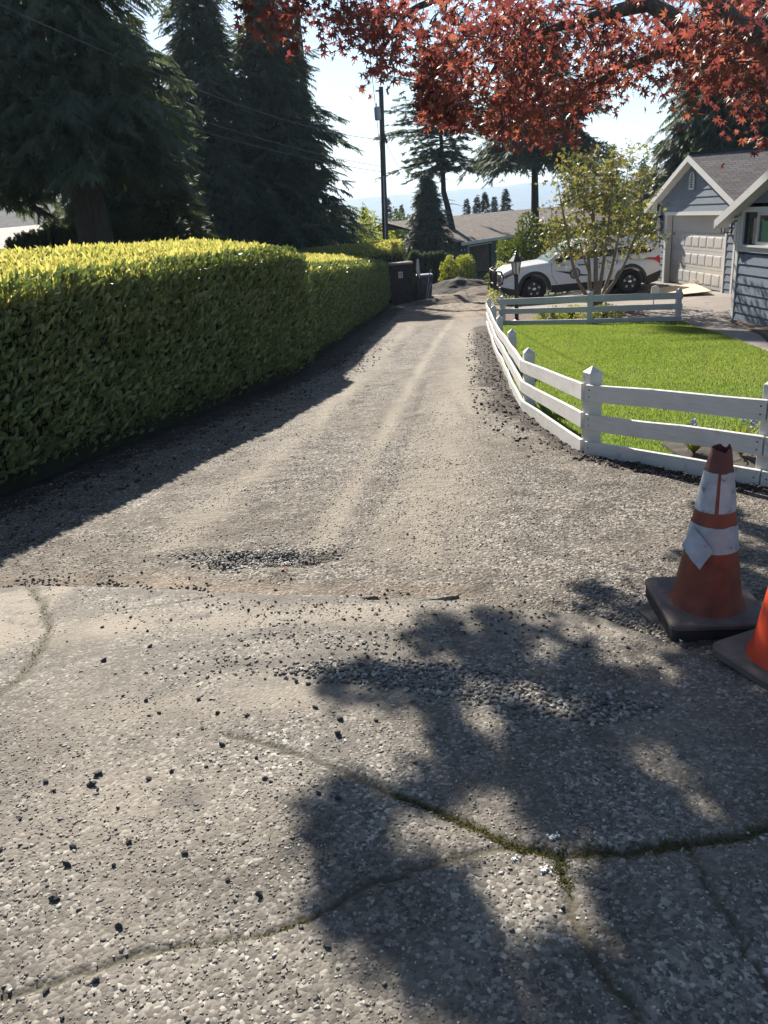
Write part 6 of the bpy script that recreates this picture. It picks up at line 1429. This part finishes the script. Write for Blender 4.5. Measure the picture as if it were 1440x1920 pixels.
def persp(c):
    v = np.asarray(c) - EYE; zd = v @ _f
    return (720 + FPX * (v @ _r) / zd, 960 - FPX * (v @ _u) / zd) if zd > 0.2 else (9999, 9999)
gaps = [((1085, 1680), (1195, 1840), 58), ((1190, 1415), (1365, 1545), 44), ((820, 1560), (1040, 1645), 70), ((960, 1700), (1005, 1860), 70), ((880, 1325), (940, 1375), 46), ((1190, 1215), (1270, 1255), 40), ((1000, 1215), (1050, 1228), 34), ((700, 900), (1000, 1080), 90), ((1060, 940), (1190, 1055), 45), ((1120, 1205), (1150, 1240), 32), ((1050, 1330), (1090, 1350), 34), ((740, 1560), (760, 1640), 36), ((300, 1200), (500, 1900), 130)]
def in_gap(c):
    Hh = (c[2] - float(zg(c[0], c[1]))) ; g0 = c - s0 * Hh; Hh += float(zg(c[0], c[1])) - float(zg(g0[0], g0[1])); g0 = c - s0 * Hh
    x_, y_ = persp(g0); p = np.array([x_, y_])
    for a_, b_, w_ in gaps:
        a_ = np.array(a_, float); b_ = np.array(b_, float); t_s = np.clip(((p - a_) @ (b_ - a_)) / ((b_ - a_) @ (b_ - a_)), 0, 1)
        if np.linalg.norm(p - a_ - t_s * (b_ - a_)) < w_: return True
    return False
cl_ = [c for c in cl_ if not in_gap(c)]
cs_ = []
for px, py, w_ in sh:
    g0 = G(px, py)
    for _ in range(int(round(13 * w_ + 0.3))):
        for tr in range(20):
            near_c = px > 1150 and py < 1310; c = g0 + s0 * (r.uniform(1.5, 3.4) if near_c else r.uniform(2.6, 4.2)) + r.normal(size=3) * np.array([0.055, 0.055, 0.05])
            X_, Y_ = persp(c)
            if -60 < X_ < 1500 and Y_ > -25 and not (near_c and 790 < X_ < 1090 and Y_ < 265 - 0.25 * abs(X_ - 960)): continue
            if in_gap(c): continue
            cs_.append(c); break
cv_ = np.array(cl_); cs_ = np.array(cs_); cl_ = np.vstack([cv_, cs_])
cl_ = np.array(cl_)
grow(limbs, cl_, 0.014, 0.0022).build('trunk', MT['maplebark'], rmap, smooth=True)
rmb = leafcloud(cv_, 17, 0.085, 0.053, r, PALM, 0.7, flat=0.8)
leafcloud(cs_, 20, 0.036, 0.056, r, PALM, 0.5, flat=0.7, mb=rmb).build('crown', MT['red'], rmap)

# --- shrubs
def shrub(name, label, base, rx, ry, rz, mat, n, lsize, seed, lumps=9, cat='shrub', stem=True, tmpl=None, box=0.0):
    r = np.random.default_rng(seed); base = np.asarray(base, float); root = thing(name, label, cat, tuple(base))
    th = r.random(n) * 2 * pi; u = r.uniform(-0.25, 1, n); d = np.stack([np.sqrt(1 - np.clip(u, -1, 1) ** 2) * np.cos(th), np.sqrt(1 - np.clip(u, -1, 1) ** 2) * np.sin(th), u], -1)
    if box: d = d / (np.sum(np.abs(d) ** box, axis=1, keepdims=True) ** (1 / box))
    lump_ = 1 + 0.13 * np.sin(d[:, 0] * lumps * 0.7 + seed) * np.cos(d[:, 1] * lumps * 0.6) + 0.1 * np.sin(d[:, 2] * lumps + d[:, 0] * 5)
    s = (1 - 0.35 * r.random(n) ** 2.2) * (lump_ if not box else 1 + 0.04 * r.normal(size=n))
    P = base + np.array([0, 0, rz * 0.25]) * (0 if box else 1) + d * np.array([rx, ry, rz * (0.8 if not box else 1)]) * s[:, None]
    P[:, 2] = np.maximum(P[:, 2], base[2] + 0.03)
    leaves(MB(), P[:1], d[:1], d[:1], np.array([lsize]))
    mb = MB(); D = d * 0.7 + rdir(n, r) * 0.7 + np.array([0, 0, 0.15]); leaves(mb, P, D, d + rdir(n, r) * 0.6, lsize * r.uniform(0.6, 1.2, n), 1.2)
    mb.build('foliage', MT[mat], root)
    st = MB(); r2 = np.random.default_rng(seed + 1)
    for k in range(7):
        q = base + np.array([rx * 0.5 * r2.normal() * .6, ry * 0.5 * r2.normal() * .6, rz * 0.75]); st.tube([base + np.array([0, 0, -0.1]), (base + q) / 2 + np.array([0, 0, .1]), q], [0.03, 0.02, 0.008], 5)
    st.build('stems', MT['bark'], root); return root
b = onground(atY(1000, 500, 30.5)[0], 30.5); top = hgt(415, 1005, 30.5, b)
shrub('rounded_shrub', 'big rounded dark shrub with lit yellow-green crest behind the patrol car', b, 1.5, 1.3, top * 0.92, 'shrub', 9500, 0.13, 40)
b = onground(atY(962, 500, 29.0)[0], 29.0); 
shrub('rounded_shrub', 'low drooping skirt of the dark shrub beside the green house porch', b, 0.42, 0.5, hgt(478, 962, 29, b) * 0.9, 'shrub', 2500, 0.12, 41)
b = onground(atY(946, 520, 27.6)[0], 27.6); shrub('pale_shrub', 'small pale shrub peeking over the push bumper of the car', b, 0.55, 0.5, hgt(503, 946, 27.6, b) * 1.05, 'palesh', 2200, 0.08, 42)
b = onground(atY(872, 500, 41)[0], 41.0); shrub('clipped_shrub', 'lit square-clipped lime shrub before the green house wall', b, 0.48, 0.5, hgt(482, 872, 41, b), 'limeshrub', 3000, 0.10, 43, box=5.0)
b = onground(atY(842, 500, 41)[0], 40.6); shrub('clipped_shrub', 'loose yellowish shrub left of the square-clipped shrub', b, 0.52, 0.45, hgt(488, 842, 40.6, b) * 1.05, 'limeshrub', 2200, 0.10, 44)
b = onground(atY(686, 470, 46)[0], 46.0); shrub('leafy_tree', 'light green leafy tree left of the utility pole foot', b, 1.15, 1.1, hgt(408, 690, 46, b) * 1.0, 'limeshrub', 4200, 0.15, 45, cat='tree', lumps=14)
b = onground(atY(745, 470, 60)[0], 60.0); shrub('leafy_tree', 'olive green leafy tree right of the utility pole, before the hill', b, 1.5, 1.2, hgt(412, 748, 60, b), 'shrub', 3800, 0.19, 46, cat='tree', lumps=14)
b = onground(atY(724, 470, 54)[0], 54.0); shrub('leafy_tree', 'small bright leafy tree directly behind the utility pole', b, 0.9, 0.9, hgt(435, 726, 54, b), 'limeshrub', 2400, 0.16, 47, cat='tree', lumps=14)
b = onground(atY(1195, 440, 33)[0], 33.0); shrub('leafy_shrub', 'tall green shrub between the patrol car tail and the garage', b, 1.5, 1.2, hgt(385, 1195, 33, b), 'shrub', 6500, 0.13, 48, lumps=12)
# ground-cover plants by the straight fence
for i, (px, Y, w_, lab) in enumerate([(1040, 18.4, 0.45, 'low olive ground-cover plant left of the middle fence post'), (1075, 18.2, 0.5, 'widest ground-cover plant just left of the middle fence post'), (1135, 18.3, 0.4, 'low ground-cover plant right of the middle fence post')]):
    x_ = atY(px, 590, Y)[0]; b = onground(x_, Y, 0.03); shrub('ground_cover', lab, b, w_, 0.35, 0.30, 'palesh' if i == 5 else 'limeshrub', 900, 0.06, 50 + i, cat='plant')
# strap-leaved bluebells by the curving fence
def bluebell(px, py, h_, lab, stalks, seed, n=70):
    r = np.random.default_rng(seed); b = G(px, py); b[2] = float(zg(b[0], b[1])) + 0.03; root = thing('bluebell', lab, 'flower', tuple(b)); mb = MB()
    for k in range(n):
        az = r.random() * 2 * pi; L = h_ * r.uniform(0.7, 1.25); sp = r.uniform(0.25, 1.0); q = np.linspace(0, 1, 6)
        c = b + np.outer(q, [cos(az) * L * sp * 0.75, sin(az) * L * sp * 0.75, L * 0.95]) + np.outer(q * q, [0, 0, -0.55 * L * sp]); w_ = 0.008 * np.array([0.8, 1, 1, .8, .5, .05]); s = np.array([-sin(az), cos(az), 0])
        V = np.vstack([c + np.outer(w_, s), c - np.outer(w_, s)]); mb.add(V, np.array([(i, i + 1, 7 + i, 6 + i) for i in range(5)]))
    mb.build('leaf_tuft', MT['limeshrub'], root)
    for (dx, dy, hs) in stalks:
        fm = MB(); c0_ = b + np.array([dx, dy, 0]); top_ = c0_ + np.array([0.02, 0, hs]); fm.tube([c0_, (c0_ + top_) / 2, top_], 0.003, 5, 0); m = 16
        stones_ = top_ - np.array([0, 0, 1]) * np.linspace(0.0, 0.13, m)[:, None] + 0.014 * r.normal(size=(m, 3)) * np.array([1, 1, .3])
        R = frames(rdir(m, r) + np.array([0, 0, -.6]), rdir(m, r)) * 0.013; V = np.einsum('nij,kj->nki', R, ICO_V * np.array([1.2, .7, .7])) + stones_[:, None]
        fm.add(V.reshape(-1, 3), (ICO_F[None] + (np.arange(m) * len(ICO_V))[:, None, None]).reshape(-1, 3), 1); fm.build('flower_spike', [MT['limeshrub'], MT['violet']], root)
bluebell(1300, 858, 0.26, 'spiky bluebell clump behind the lowest rail left of the upper cone tip', [(-0.02, 0.05, 0.235)], 70)
bluebell(1388, 862, 0.24, 'bluebell clump with three lilac spikes beside the right fence post', [(0.0, 0.05, 0.36), (0.07, 0.06, 0.30), (0.10, 0.0, 0.31)], 71)

# ---------------------------------------------------------------- green house at the lane's end
GE = dep(865, 455, 45.0); GE[2] = GE[2]
gd_ = ray(1700, 326); gd_ = np.array([gd_[0], gd_[1], 0]) / np.hypot(gd_[0], gd_[1]); gn_ = np.array([gd_[1], -gd_[0], 0])   # gn_ points out of the facade, towards the viewer
if gn_[1] > 0: gn_ = -gn_
gz_ = float(zg(GE[0], GE[1])); EH = GE[2] - gz_
gh = thing('green_house', 'long low dark green house under a brown shingle roof', 'house', (GE[0], GE[1], gz_))
def GW(s, o, z): return np.array([GE[0], GE[1], gz_]) + gd_ * s + gn_ * o + np.array([0, 0, z])
def gbox(mb, s0, s1, o0, o1, z0, z1):
    V = [GW(s, o, z) for z in (z0, z1) for (s, o) in ((s0, o0), (s1, o0), (s1, o1), (s0, o1))]
    mb.add(np.array(V), np.array([(0, 3, 2, 1), (4, 5, 6, 7), (0, 1, 5, 4), (1, 2, 6, 5), (2, 3, 7, 6), (3, 0, 4, 7)])); return mb
GL = 32.0; DEP = 5.0; RISE = 1.42
gm = MB()
V = [GW(-0.05, 0.0, EH), GW(GL, 0.0, EH), GW(GL, -DEP, EH + RISE), GW(-0.35, -DEP, EH + RISE), GW(-0.35, -DEP - 1.2, EH + RISE * 0.7), GW(GL, -DEP - 1.2, EH + RISE * 0.7)]
gm.add(np.array(V), [(0, 1, 2, 3), (3, 2, 5, 4)]); V2 = [v - np.array([0, 0, 0.12]) for v in V]; gm.add(np.array(V2), [(3, 2, 1, 0), (4, 5, 2, 3)])
go = gm.build('roof', MT['roofb'], gh); uvl = go.data.uv_layers.new(name='UVMap')
for lp in go.data.loops:
    v = np.array(go.data.vertices[lp.vertex_index].co[:]); uvl.data[lp.index].uv = (v @ gd_, (v @ gn_) * 1.05)
gm = MB(); gbox(gm, -0.06, GL, 0.0, 0.05, EH - 0.17, EH + 0.01); gm.build('gutter', MT['trim'], gh)
gm = MB(); gbox(gm, 0.25, 2.05, -0.75, -0.6, -0.3, EH - 0.10); gbox(gm, 0.25, 0.4, -5.9, -0.75, -0.3, EH - 0.1); gbox(gm, 5.4, GL - 0.4, -0.75, -0.6, -0.3, EH - 0.1); gbox(gm, 2.05, 5.4, -0.75, -0.6, EH - 0.30, EH - 0.1); gm.build('wall', MT['greenwall'], gh)
gm = MB(); gbox(gm, 1.9, 6.0, -3.2, -3.0, -0.3, EH - 0.12); gbox(gm, 1.95, 2.05, -3.0, -0.75, -0.3, EH - 0.12); gbox(gm, 5.4, 5.5, -3.0, -0.75, -0.3, EH - 0.12); gm.build('porch_wall', MT['shade'], gh)
gm = MB(); gbox(gm, 1.98, 2.09, -0.60, -0.53, -0.2, EH - 0.30); gbox(gm, 1.98, 5.45, -0.60, -0.53, EH - 0.36, EH - 0.28); gm.build('porch_frame', MT['trim'], gh)
gm = MB(); gbox(gm, 3.4, 4.5, -2.99, -2.95, 0.0, 1.05); gm.build('door', MT['darkdoor'], gh)
gm = MB(); gbox(gm, 2.7, 4.6, -2.99, -2.94, 1.35, EH - 0.45); wno = gm.build('window', MT['trim'], gh); gm = MB(); gbox(gm, 2.78, 4.52, -2.935, -2.925, 1.42, EH - 0.52); gm.build('pane', MT['glass'], wno, origin=np.array(gh.location))
gm = MB(); gbox(gm, 2.2, 4.3, -2.2, -2.0, 1.10, 1.16); gm.build('porch_ledge', MT['trim'], gh)
gm = MB(); gbox(gm, 2.9, 5.3, -2.2, -1.6, 0.12, 0.20); gm.build('porch_step', MT['concrete'], gh)
gm = MB(); gbox(gm, 0.15, 0.24, -0.70, -0.60, -0.2, EH - 0.2); gm.build('downspout', MT['trim'], gh)
for s_ in (0.95, 1.35):
    gm = MB(); gbox(gm, s_ - 0.07, s_ + 0.07, -0.60, -0.50, 1.42, 1.58); lo = gm.build('wall_lamp', MT['black'], gh); gm = MB(); gbox(gm, s_ - 0.05, s_ + 0.05, -0.499, -0.48, 1.44, 1.52); gm.build('lamp_glass', MT['lampglass'], lo, origin=np.array(gh.location))
V, F = text_mesh('1100', 0.26, 0.02)
gm = MB(); gm.add(np.array([GW(1.15 + v[0], -0.595 + v[2], 1.12 + v[1]) for v in V]), F); gm.build('house_number', MT['trim'], gh)
# red flowers hanging in the porch
fl_ = GW(2.75, -1.4, 1.48); fr = thing('flower_basket', 'basket of red flowers hanging in the porch of the green house', 'basket', tuple(fl_))
fb_ = MB(); r = np.random.default_rng(3); m = 500; d = rdir(m, r); P = fl_ + d * np.array([0.36, 0.36, 0.26]) * r.uniform(0.5, 1, m)[:, None]
leaves(fb_, P, d, rdir(m, r), np.full(m, 0.11), 1.4); fb_.build('blooms', MT['flower'], fr)
fb_ = MB(); fb_.lathe([(0.05, -0.34), (0.18, -0.28), (0.24, -0.12), (0.0, -0.12)], 14, T=fl_); fb_.tube([fl_, fl_ + np.array([0, 0, EH - 1.62])], 0.008, 5); fb_.build('pot', MT['soil'], fr)

# ---------------------------------------------------------------- houses beyond the hedge on the left
def simple_house(name, label, e0, e1, back, rise, roofm, wallm, h_eave, win=3):
    """e0-e1: near eave line; back: run of each slope"""
    e0 = np.asarray(e0, float); e1 = np.asarray(e1, float); d = e1 - e0; d[2] = 0; L = np.linalg.norm(d); d /= L; n_ = np.array([-d[1], d[0], 0]); 
    if n_[1] < 0: n_ = -n_
    g0 = np.array([e0[0], e0[1], e0[2] - h_eave]); root = thing(name, label, 'house', tuple(g0))
    def W(s, o, z): return g0 + d * s + n_ * o + np.array([0, 0, z])
    mb = MB(); V = [W(-0.4, -0.4, h_eave), W(L + 0.4, -0.4, h_eave), W(L + 0.4, back, h_eave + rise), W(-0.4, back, h_eave + rise), W(-0.4, 2 * back + 0.4, h_eave), W(L + 0.4, 2 * back + 0.4, h_eave)]
    mb.add(np.array(V), [(0, 1, 2, 3), (3, 2, 5, 4)]); mb.add(np.array([v - np.array([0, 0, .15]) for v in V]), [(3, 2, 1, 0), (4, 5, 2, 3)])
    ro_ = mb.build('roof', roofm, root); uv = ro_.data.uv_layers.new(name='UVMap')
    for lp in ro_.data.loops:
        v = np.array(ro_.data.vertices[lp.vertex_index].co[:]); uv.data[lp.index].uv = (v @ d, v @ n_)
    mb = MB(); V = [W(s, o, z) for z in (-0.5, h_eave - 0.1) for s, o in ((0, 0), (L, 0), (L, 2 * back), (0, 2 * back))]
    mb.add(np.array(V), [(0, 1, 5, 4), (1, 2, 6, 5), (2, 3, 7, 6), (3, 0, 4, 7)]); mb.add(np.array([W(0, 0, h_eave - .1), W(0, 2 * back, h_eave - .1), W(0, back, h_eave + rise - .2)]), [(0, 1, 2)]); mb.add(np.array([W(L, 0, h_eave - .1), W(L, 2 * back, h_eave - .1), W(L, back, h_eave + rise - .2)]), [(0, 1, 2)])
    mb.build('wall', wallm, root)
    mb = MB(); V = [W(-0.4, -0.42, h_eave - .16), W(L + .4, -0.42, h_eave - .16), W(L + .4, -0.42, h_eave + .01), W(-0.4, -0.42, h_eave + .01)]; mb.add(np.array(V + [v + n_ * 0.018 for v in V]), [(0, 1, 2, 3), (7, 6, 5, 4), (3, 2, 6, 7), (0, 4, 5, 1)]); mb.build('fascia', MT['trim'], root)
    for k in range(2):
        mb = MB(); c = W(L * (0.3 + 0.4 * k), back * 0.8, h_eave + rise * 0.8); mb.tube([c, c + np.array([0, 0, 0.55])], 0.06, 8); mb.build('roof_vent', MT['zinc'], root)
    return root
e0 = dep(-220, 448, 33.0); e1 = dep(62, 474, 29.0); e1[2] = e0[2] = float(dep(40, 464, 29.5)[2])
simple_house('pale_roof_house', 'low house with a pale sunlit shingle roof beyond the left hedge', e0, e1, 4.2, float(dep(60, 422, 34)[2] - e0[2]), MT['roofl'], MT['greenwall'], 2.4)
e0 = dep(-40, 425, 46.0); e1 = dep(330, 420, 52.0); e0[2] = e1[2] = float(dep(140, 432, 48)[2])
simple_house('slate_roof_house', 'house with a large slate roof in shade behind the thick fir trunk', e0, e1, 5.5, float(dep(140, 366, 54)[2] - e0[2]), MT['roofs'], MT['cream'], 2.6)
e0 = dep(1185, 372, 75.0); e1 = dep(1300, 362, 80.0); e0[2] = e1[2] = float(dep(1225, 372, 76)[2])
simple_house('brown_roof_house', 'distant brown roof glimpsed between young maple and garage', e0, e1, 4.5, 1.5, MT['roofb'], MT['cream'], 2.5)

# ---------------------------------------------------------------- brick pillar, bin, mounds at the lane's end
pp = onground(atY(757, 570, 33.2)[0], 33.2); pil = thing('brick_pillar', 'dark brick gate pillar with a thin cap and number plaque', 'pillar', tuple(pp))
hp_ = hgt(495, 755, 33.2, pp)
b = MB(); b.box((-0.46, -0.35, -0.3), (0.40, 0.5, hp_), T=pp); b.build('pillar_body', MT['brick'], pil)
b = MB(); b.box((-0.52, -0.41, hp_), (0.46, 0.56, hp_ + 0.07), T=pp); bevel(b.build('cap', MT['found'], pil), 0.01)
b = MB(); b.box((-0.16, -0.37, hp_ - 0.52), (0.02, -0.352, hp_ - 0.27), T=pp); pq = b.build('plaque', MT['signp'], pil)
V, F = text_mesh('0', 0.2, 0.01); b = MB(); b.add(np.array([pp + np.array([-0.07 + v[0], -0.374 + v[2], hp_ - 0.395 + v[1]]) for v in V]), F); b.build('number', MT['black'], pq, origin=np.array(pil.location))
mp_ = onground(pp[0] + 0.66, 33.4); mbx = thing('gate_leaf', 'narrow dark gate leaf with a white board at the pillar', 'gate', tuple(mp_))
b = MB(); b.box((-0.03, -0.03, -0.2), (0.03, 0.03, 1.75), T=mp_); b.box((0.0301, -0.02, 0.1), (0.10, 0.02, 1.3), T=mp_); b.build('post', MT['black'], mbx)
b = MB(); b.prism([(-0.06, 1.30), (-0.02, 1.20), (0.07, 0.95), (0.09, 1.25), (0.08, 1.72), (0.0, 1.74)], -0.06, -0.035, lambda x, z, y: (mp_[0] + x, mp_[1] + y, mp_[2] + z)); b.build('white_board', MT['trim'], mbx, fixn=True)
for i, (dx, lean_, lab) in enumerate([(0.30, 0.30, 'longer grey stick leaning beside the brick pillar'), (0.36, 0.22, 'shorter grey stick leaning beside the brick pillar')]):
    q = onground(pp[0] + 0.62 + dx, 33.1 + 0.1 * i); z0 = 0.75 if i == 0 else 0.0
    b = MB(); b.tube([q + np.array([0, 0, 0.0]), q + np.array([lean_ * 0.7, 0, 0.62 + 0.5 * (1 - i)]), q + np.array([lean_, 0, 0.75 + 0.55 * (1 - i)])], 0.02, 6); tag(b.build('leaning_stick', MT['youngbark'], origin=q), lab, 'stick')
bp = onground(atY(797, 540, 36.5)[0], 36.5); bn = thing('wheelie_bin', 'dark blue bin with a pale lid at the end of the lane', 'bin', tuple(bp))
hb_ = hgt(515, 797, 36.5, bp)
b = MB(); V = [(sx * (0.27 if z < .5 else 0.34), sy * (0.26 if z < .5 else 0.36), z) for z in (0.04, hb_ - 0.06) for sx, sy in ((-1, -1), (1, -1), (1, 1), (-1, 1))]; b.add(np.array(V) + bp, [(0, 3, 2, 1), (4, 5, 6, 7), (0, 1, 5, 4), (1, 2, 6, 5), (2, 3, 7, 6), (3, 0, 4, 7)]); bevel(b.build('bin_body', MT['bin'], bn), 0.03)
b = MB(); b.box((-0.37, -0.40, hb_ - 0.06), (0.37, 0.38, hb_ + 0.03), T=bp); bevel(b.build('lid', MT['binlid'], bn), 0.03)
for sx in (-0.28, 0.28):
    b = MB(); b.lathe([(0.0, -0.03), (0.11, -0.03), (0.11, 0.03), (0.0, 0.03)], 16, axis='x', T=bp + np.array([sx, 0.3, 0.11])); b.build('wheel', MT['rubber'], bn)
def mound(name, label, c, rx, ry, h_, m, seed, ang=0.0):
    c = np.asarray(c, float); u = np.linspace(-1.25, 1.25, 70); U, W_ = np.meshgrid(u, u, indexing='ij'); X_ = c[0] + U * rx * cos(ang) - W_ * ry * sin(ang); Y_ = c[1] + U * rx * sin(ang) + W_ * ry * cos(ang)
    rr = np.sqrt(U * U + W_ * W_) * (1 + 0.5 * fbm(U * 2 + seed, W_ * 2, 3)); Z_ = zg(X_, Y_) + h_ * np.clip(1 - rr, -0.12, 1) ** 1.0 * (1 + 0.5 * fbm(U * 3 + seed, W_ * 3 + 4, 4)) + 0.12 * h_ * fbm(U * 9, W_ * 9 + seed, 3)
    Z_ = np.where(rr > 1, zg(X_, Y_) - 0.12 * (rr - 1) * 4, Z_)
    mb = MB(); gridmesh(X_, Y_, Z_, mb, flip=(False)); return tag(mb.build(name, m, origin=np.array([c[0], c[1], float(zg(c[0], c[1]))]), smooth=True), label, 'mound')
mound('soil_mound', 'long dark heap of soil across the end of the lane', onground(atY(858, 530, 38.5)[0], 38.5), 2.3, 1.4, 0.85 * hgt(511, 860, 38.5, onground(4.4, 38.5)), MT['soil'], 3)
mound('soil_mound', 'low lumpy soil heap right of the long dark heap', onground(atY(905, 530, 35.5)[0], 35.5), 1.7, 1.3, 0.38, MT['dirt'], 8)
mound('soil_mound', 'dark soil heap slumped against the brick pillar and bin', onground(atY(786, 545, 34.6)[0], 34.6), 0.6, 0.7, 1.05, MT['soil'], 5)
mound('soil_mound', 'low ridge of scraped earth before the long dark heap', onground(atY(840, 545, 32.0)[0], 32.0), 2.4, 1.0, 0.30, MT['dirt'], 12)

# ---------------------------------------------------------------- utility pole and wires
pb0 = onground(atY(720, 470, 39.5)[0], 39.5); pt0 = atY(714, 163, 39.5); up = thing('utility_pole', 'tall dark wooden utility pole carrying a grey steel box', 'pole', tuple(pb0))
b = MB(); b.tube([pb0 - np.array([0, 0, 0.5]), pb0 * 0.5 + pt0 * 0.5, pt0], [0.16, 0.135, 0.11], 14); b.build('shaft', MT['pole'], up, smooth=True)
tbx = atY(708, 213, 39.35); b = MB(); b.lathe([(0.0, -0.27), (0.13, -0.27), (0.15, -0.22), (0.15, 0.22), (0.13, 0.27), (0.0, 0.29)], 16, T=tbx); b.tube([tbx + np.array([-0.02, 0, .28]), tbx + np.array([-0.02, 0, .42])], 0.03, 6); b.box((-0.05, -0.03, -0.1), (0.2, 0.05, 0.1), T=tbx + np.array([0.05, 0.1, 0])); b.build('transformer', MT['zinc'], up)
b = MB(); b.box((-0.22, -0.04, -0.03), (0.02, 0.04, 0.03), T=atY(713, 170, 39.4)); b.build('insulator_arm', MT['pole'], up)
ch = MB(); q0 = atY(719, 252, 39.35); q1 = atY(726, 268, 39.3); ch.tube([q0, q1], 0.05, 6); ch.build('bracket', MT['pole'], up)
cd = MB(); cd.tube([pb0 + np.array([0.0, -0.17, 0.0]), atY(719, 330, 39.3)], 0.035, 6); cd.build('conduit', MT['zinc'], up)
def wire(label, P0, P1, sag, name='overhead_wire', grp='overhead wires from the pole', rad=0.011):
    t = np.linspace(0, 1, 30)[:, None]; P = P0 * (1 - t) + P1 * t; P[:, 2] -= (sag * 4 * t * (1 - t))[:, 0]
    b = MB(); b.tube(P, rad, 5, cap=False); tag(b.build(name, MT['wire'], origin=P0), label, 'wire', grp)
pw_ = atY(716, 300, 39.5)
wire('highest overhead wire running up left from the pole before the cedars', atY(715, 262, 39.4), dep(-60, -20, 15.0), 0.5)
wire('middle overhead wire running left from the pole before the cedars', atY(716, 312, 39.4), dep(-80, 60, 17.0), 0.35)
wire('lowest overhead wire running left from the pole before the cedars', atY(717, 322, 39.4), dep(-80, 95, 18.0), 0.35)
wire('slender drop wire passing close left of the pole top with a splice', atY(714, 290, 39.4), dep(676, -60, 14.0), 0.05, rad=0.010)
wire('faint wire dropping right from the pole bracket to the grey cedar', atY(721, 262, 39.3), atY(760, 330, 44.0), 0.1)

# ---------------------------------------------------------------- the hazy air
hz = MB(); hz.box((-5600, -70, -45), (5600, 6400, 170)); ho = hz.build('haze', [], None)
m = bpy.data.materials.new('haze_air'); m.use_nodes = True; nt = m.node_tree
for n_ in list(nt.nodes):
    if n_.type != 'OUTPUT_MATERIAL': nt.nodes.remove(n_)
pv = nt.nodes.new('ShaderNodeVolumePrincipled'); pv.inputs['Color'].default_value = (0.58, 0.76, 1.0, 1); pv.inputs['Density'].default_value = 0.00026; pv.inputs['Anisotropy'].default_value = 0.3
nt.links.new(pv.outputs[0], [n_ for n_ in nt.nodes if n_.type == 'OUTPUT_MATERIAL'][0].inputs['Volume'])
ho.data.materials.append(m); kind(ho, 'stuff'); ho['label'] = 'thin blue air between the lane and the far hills'
ho.display_type = 'WIRE'
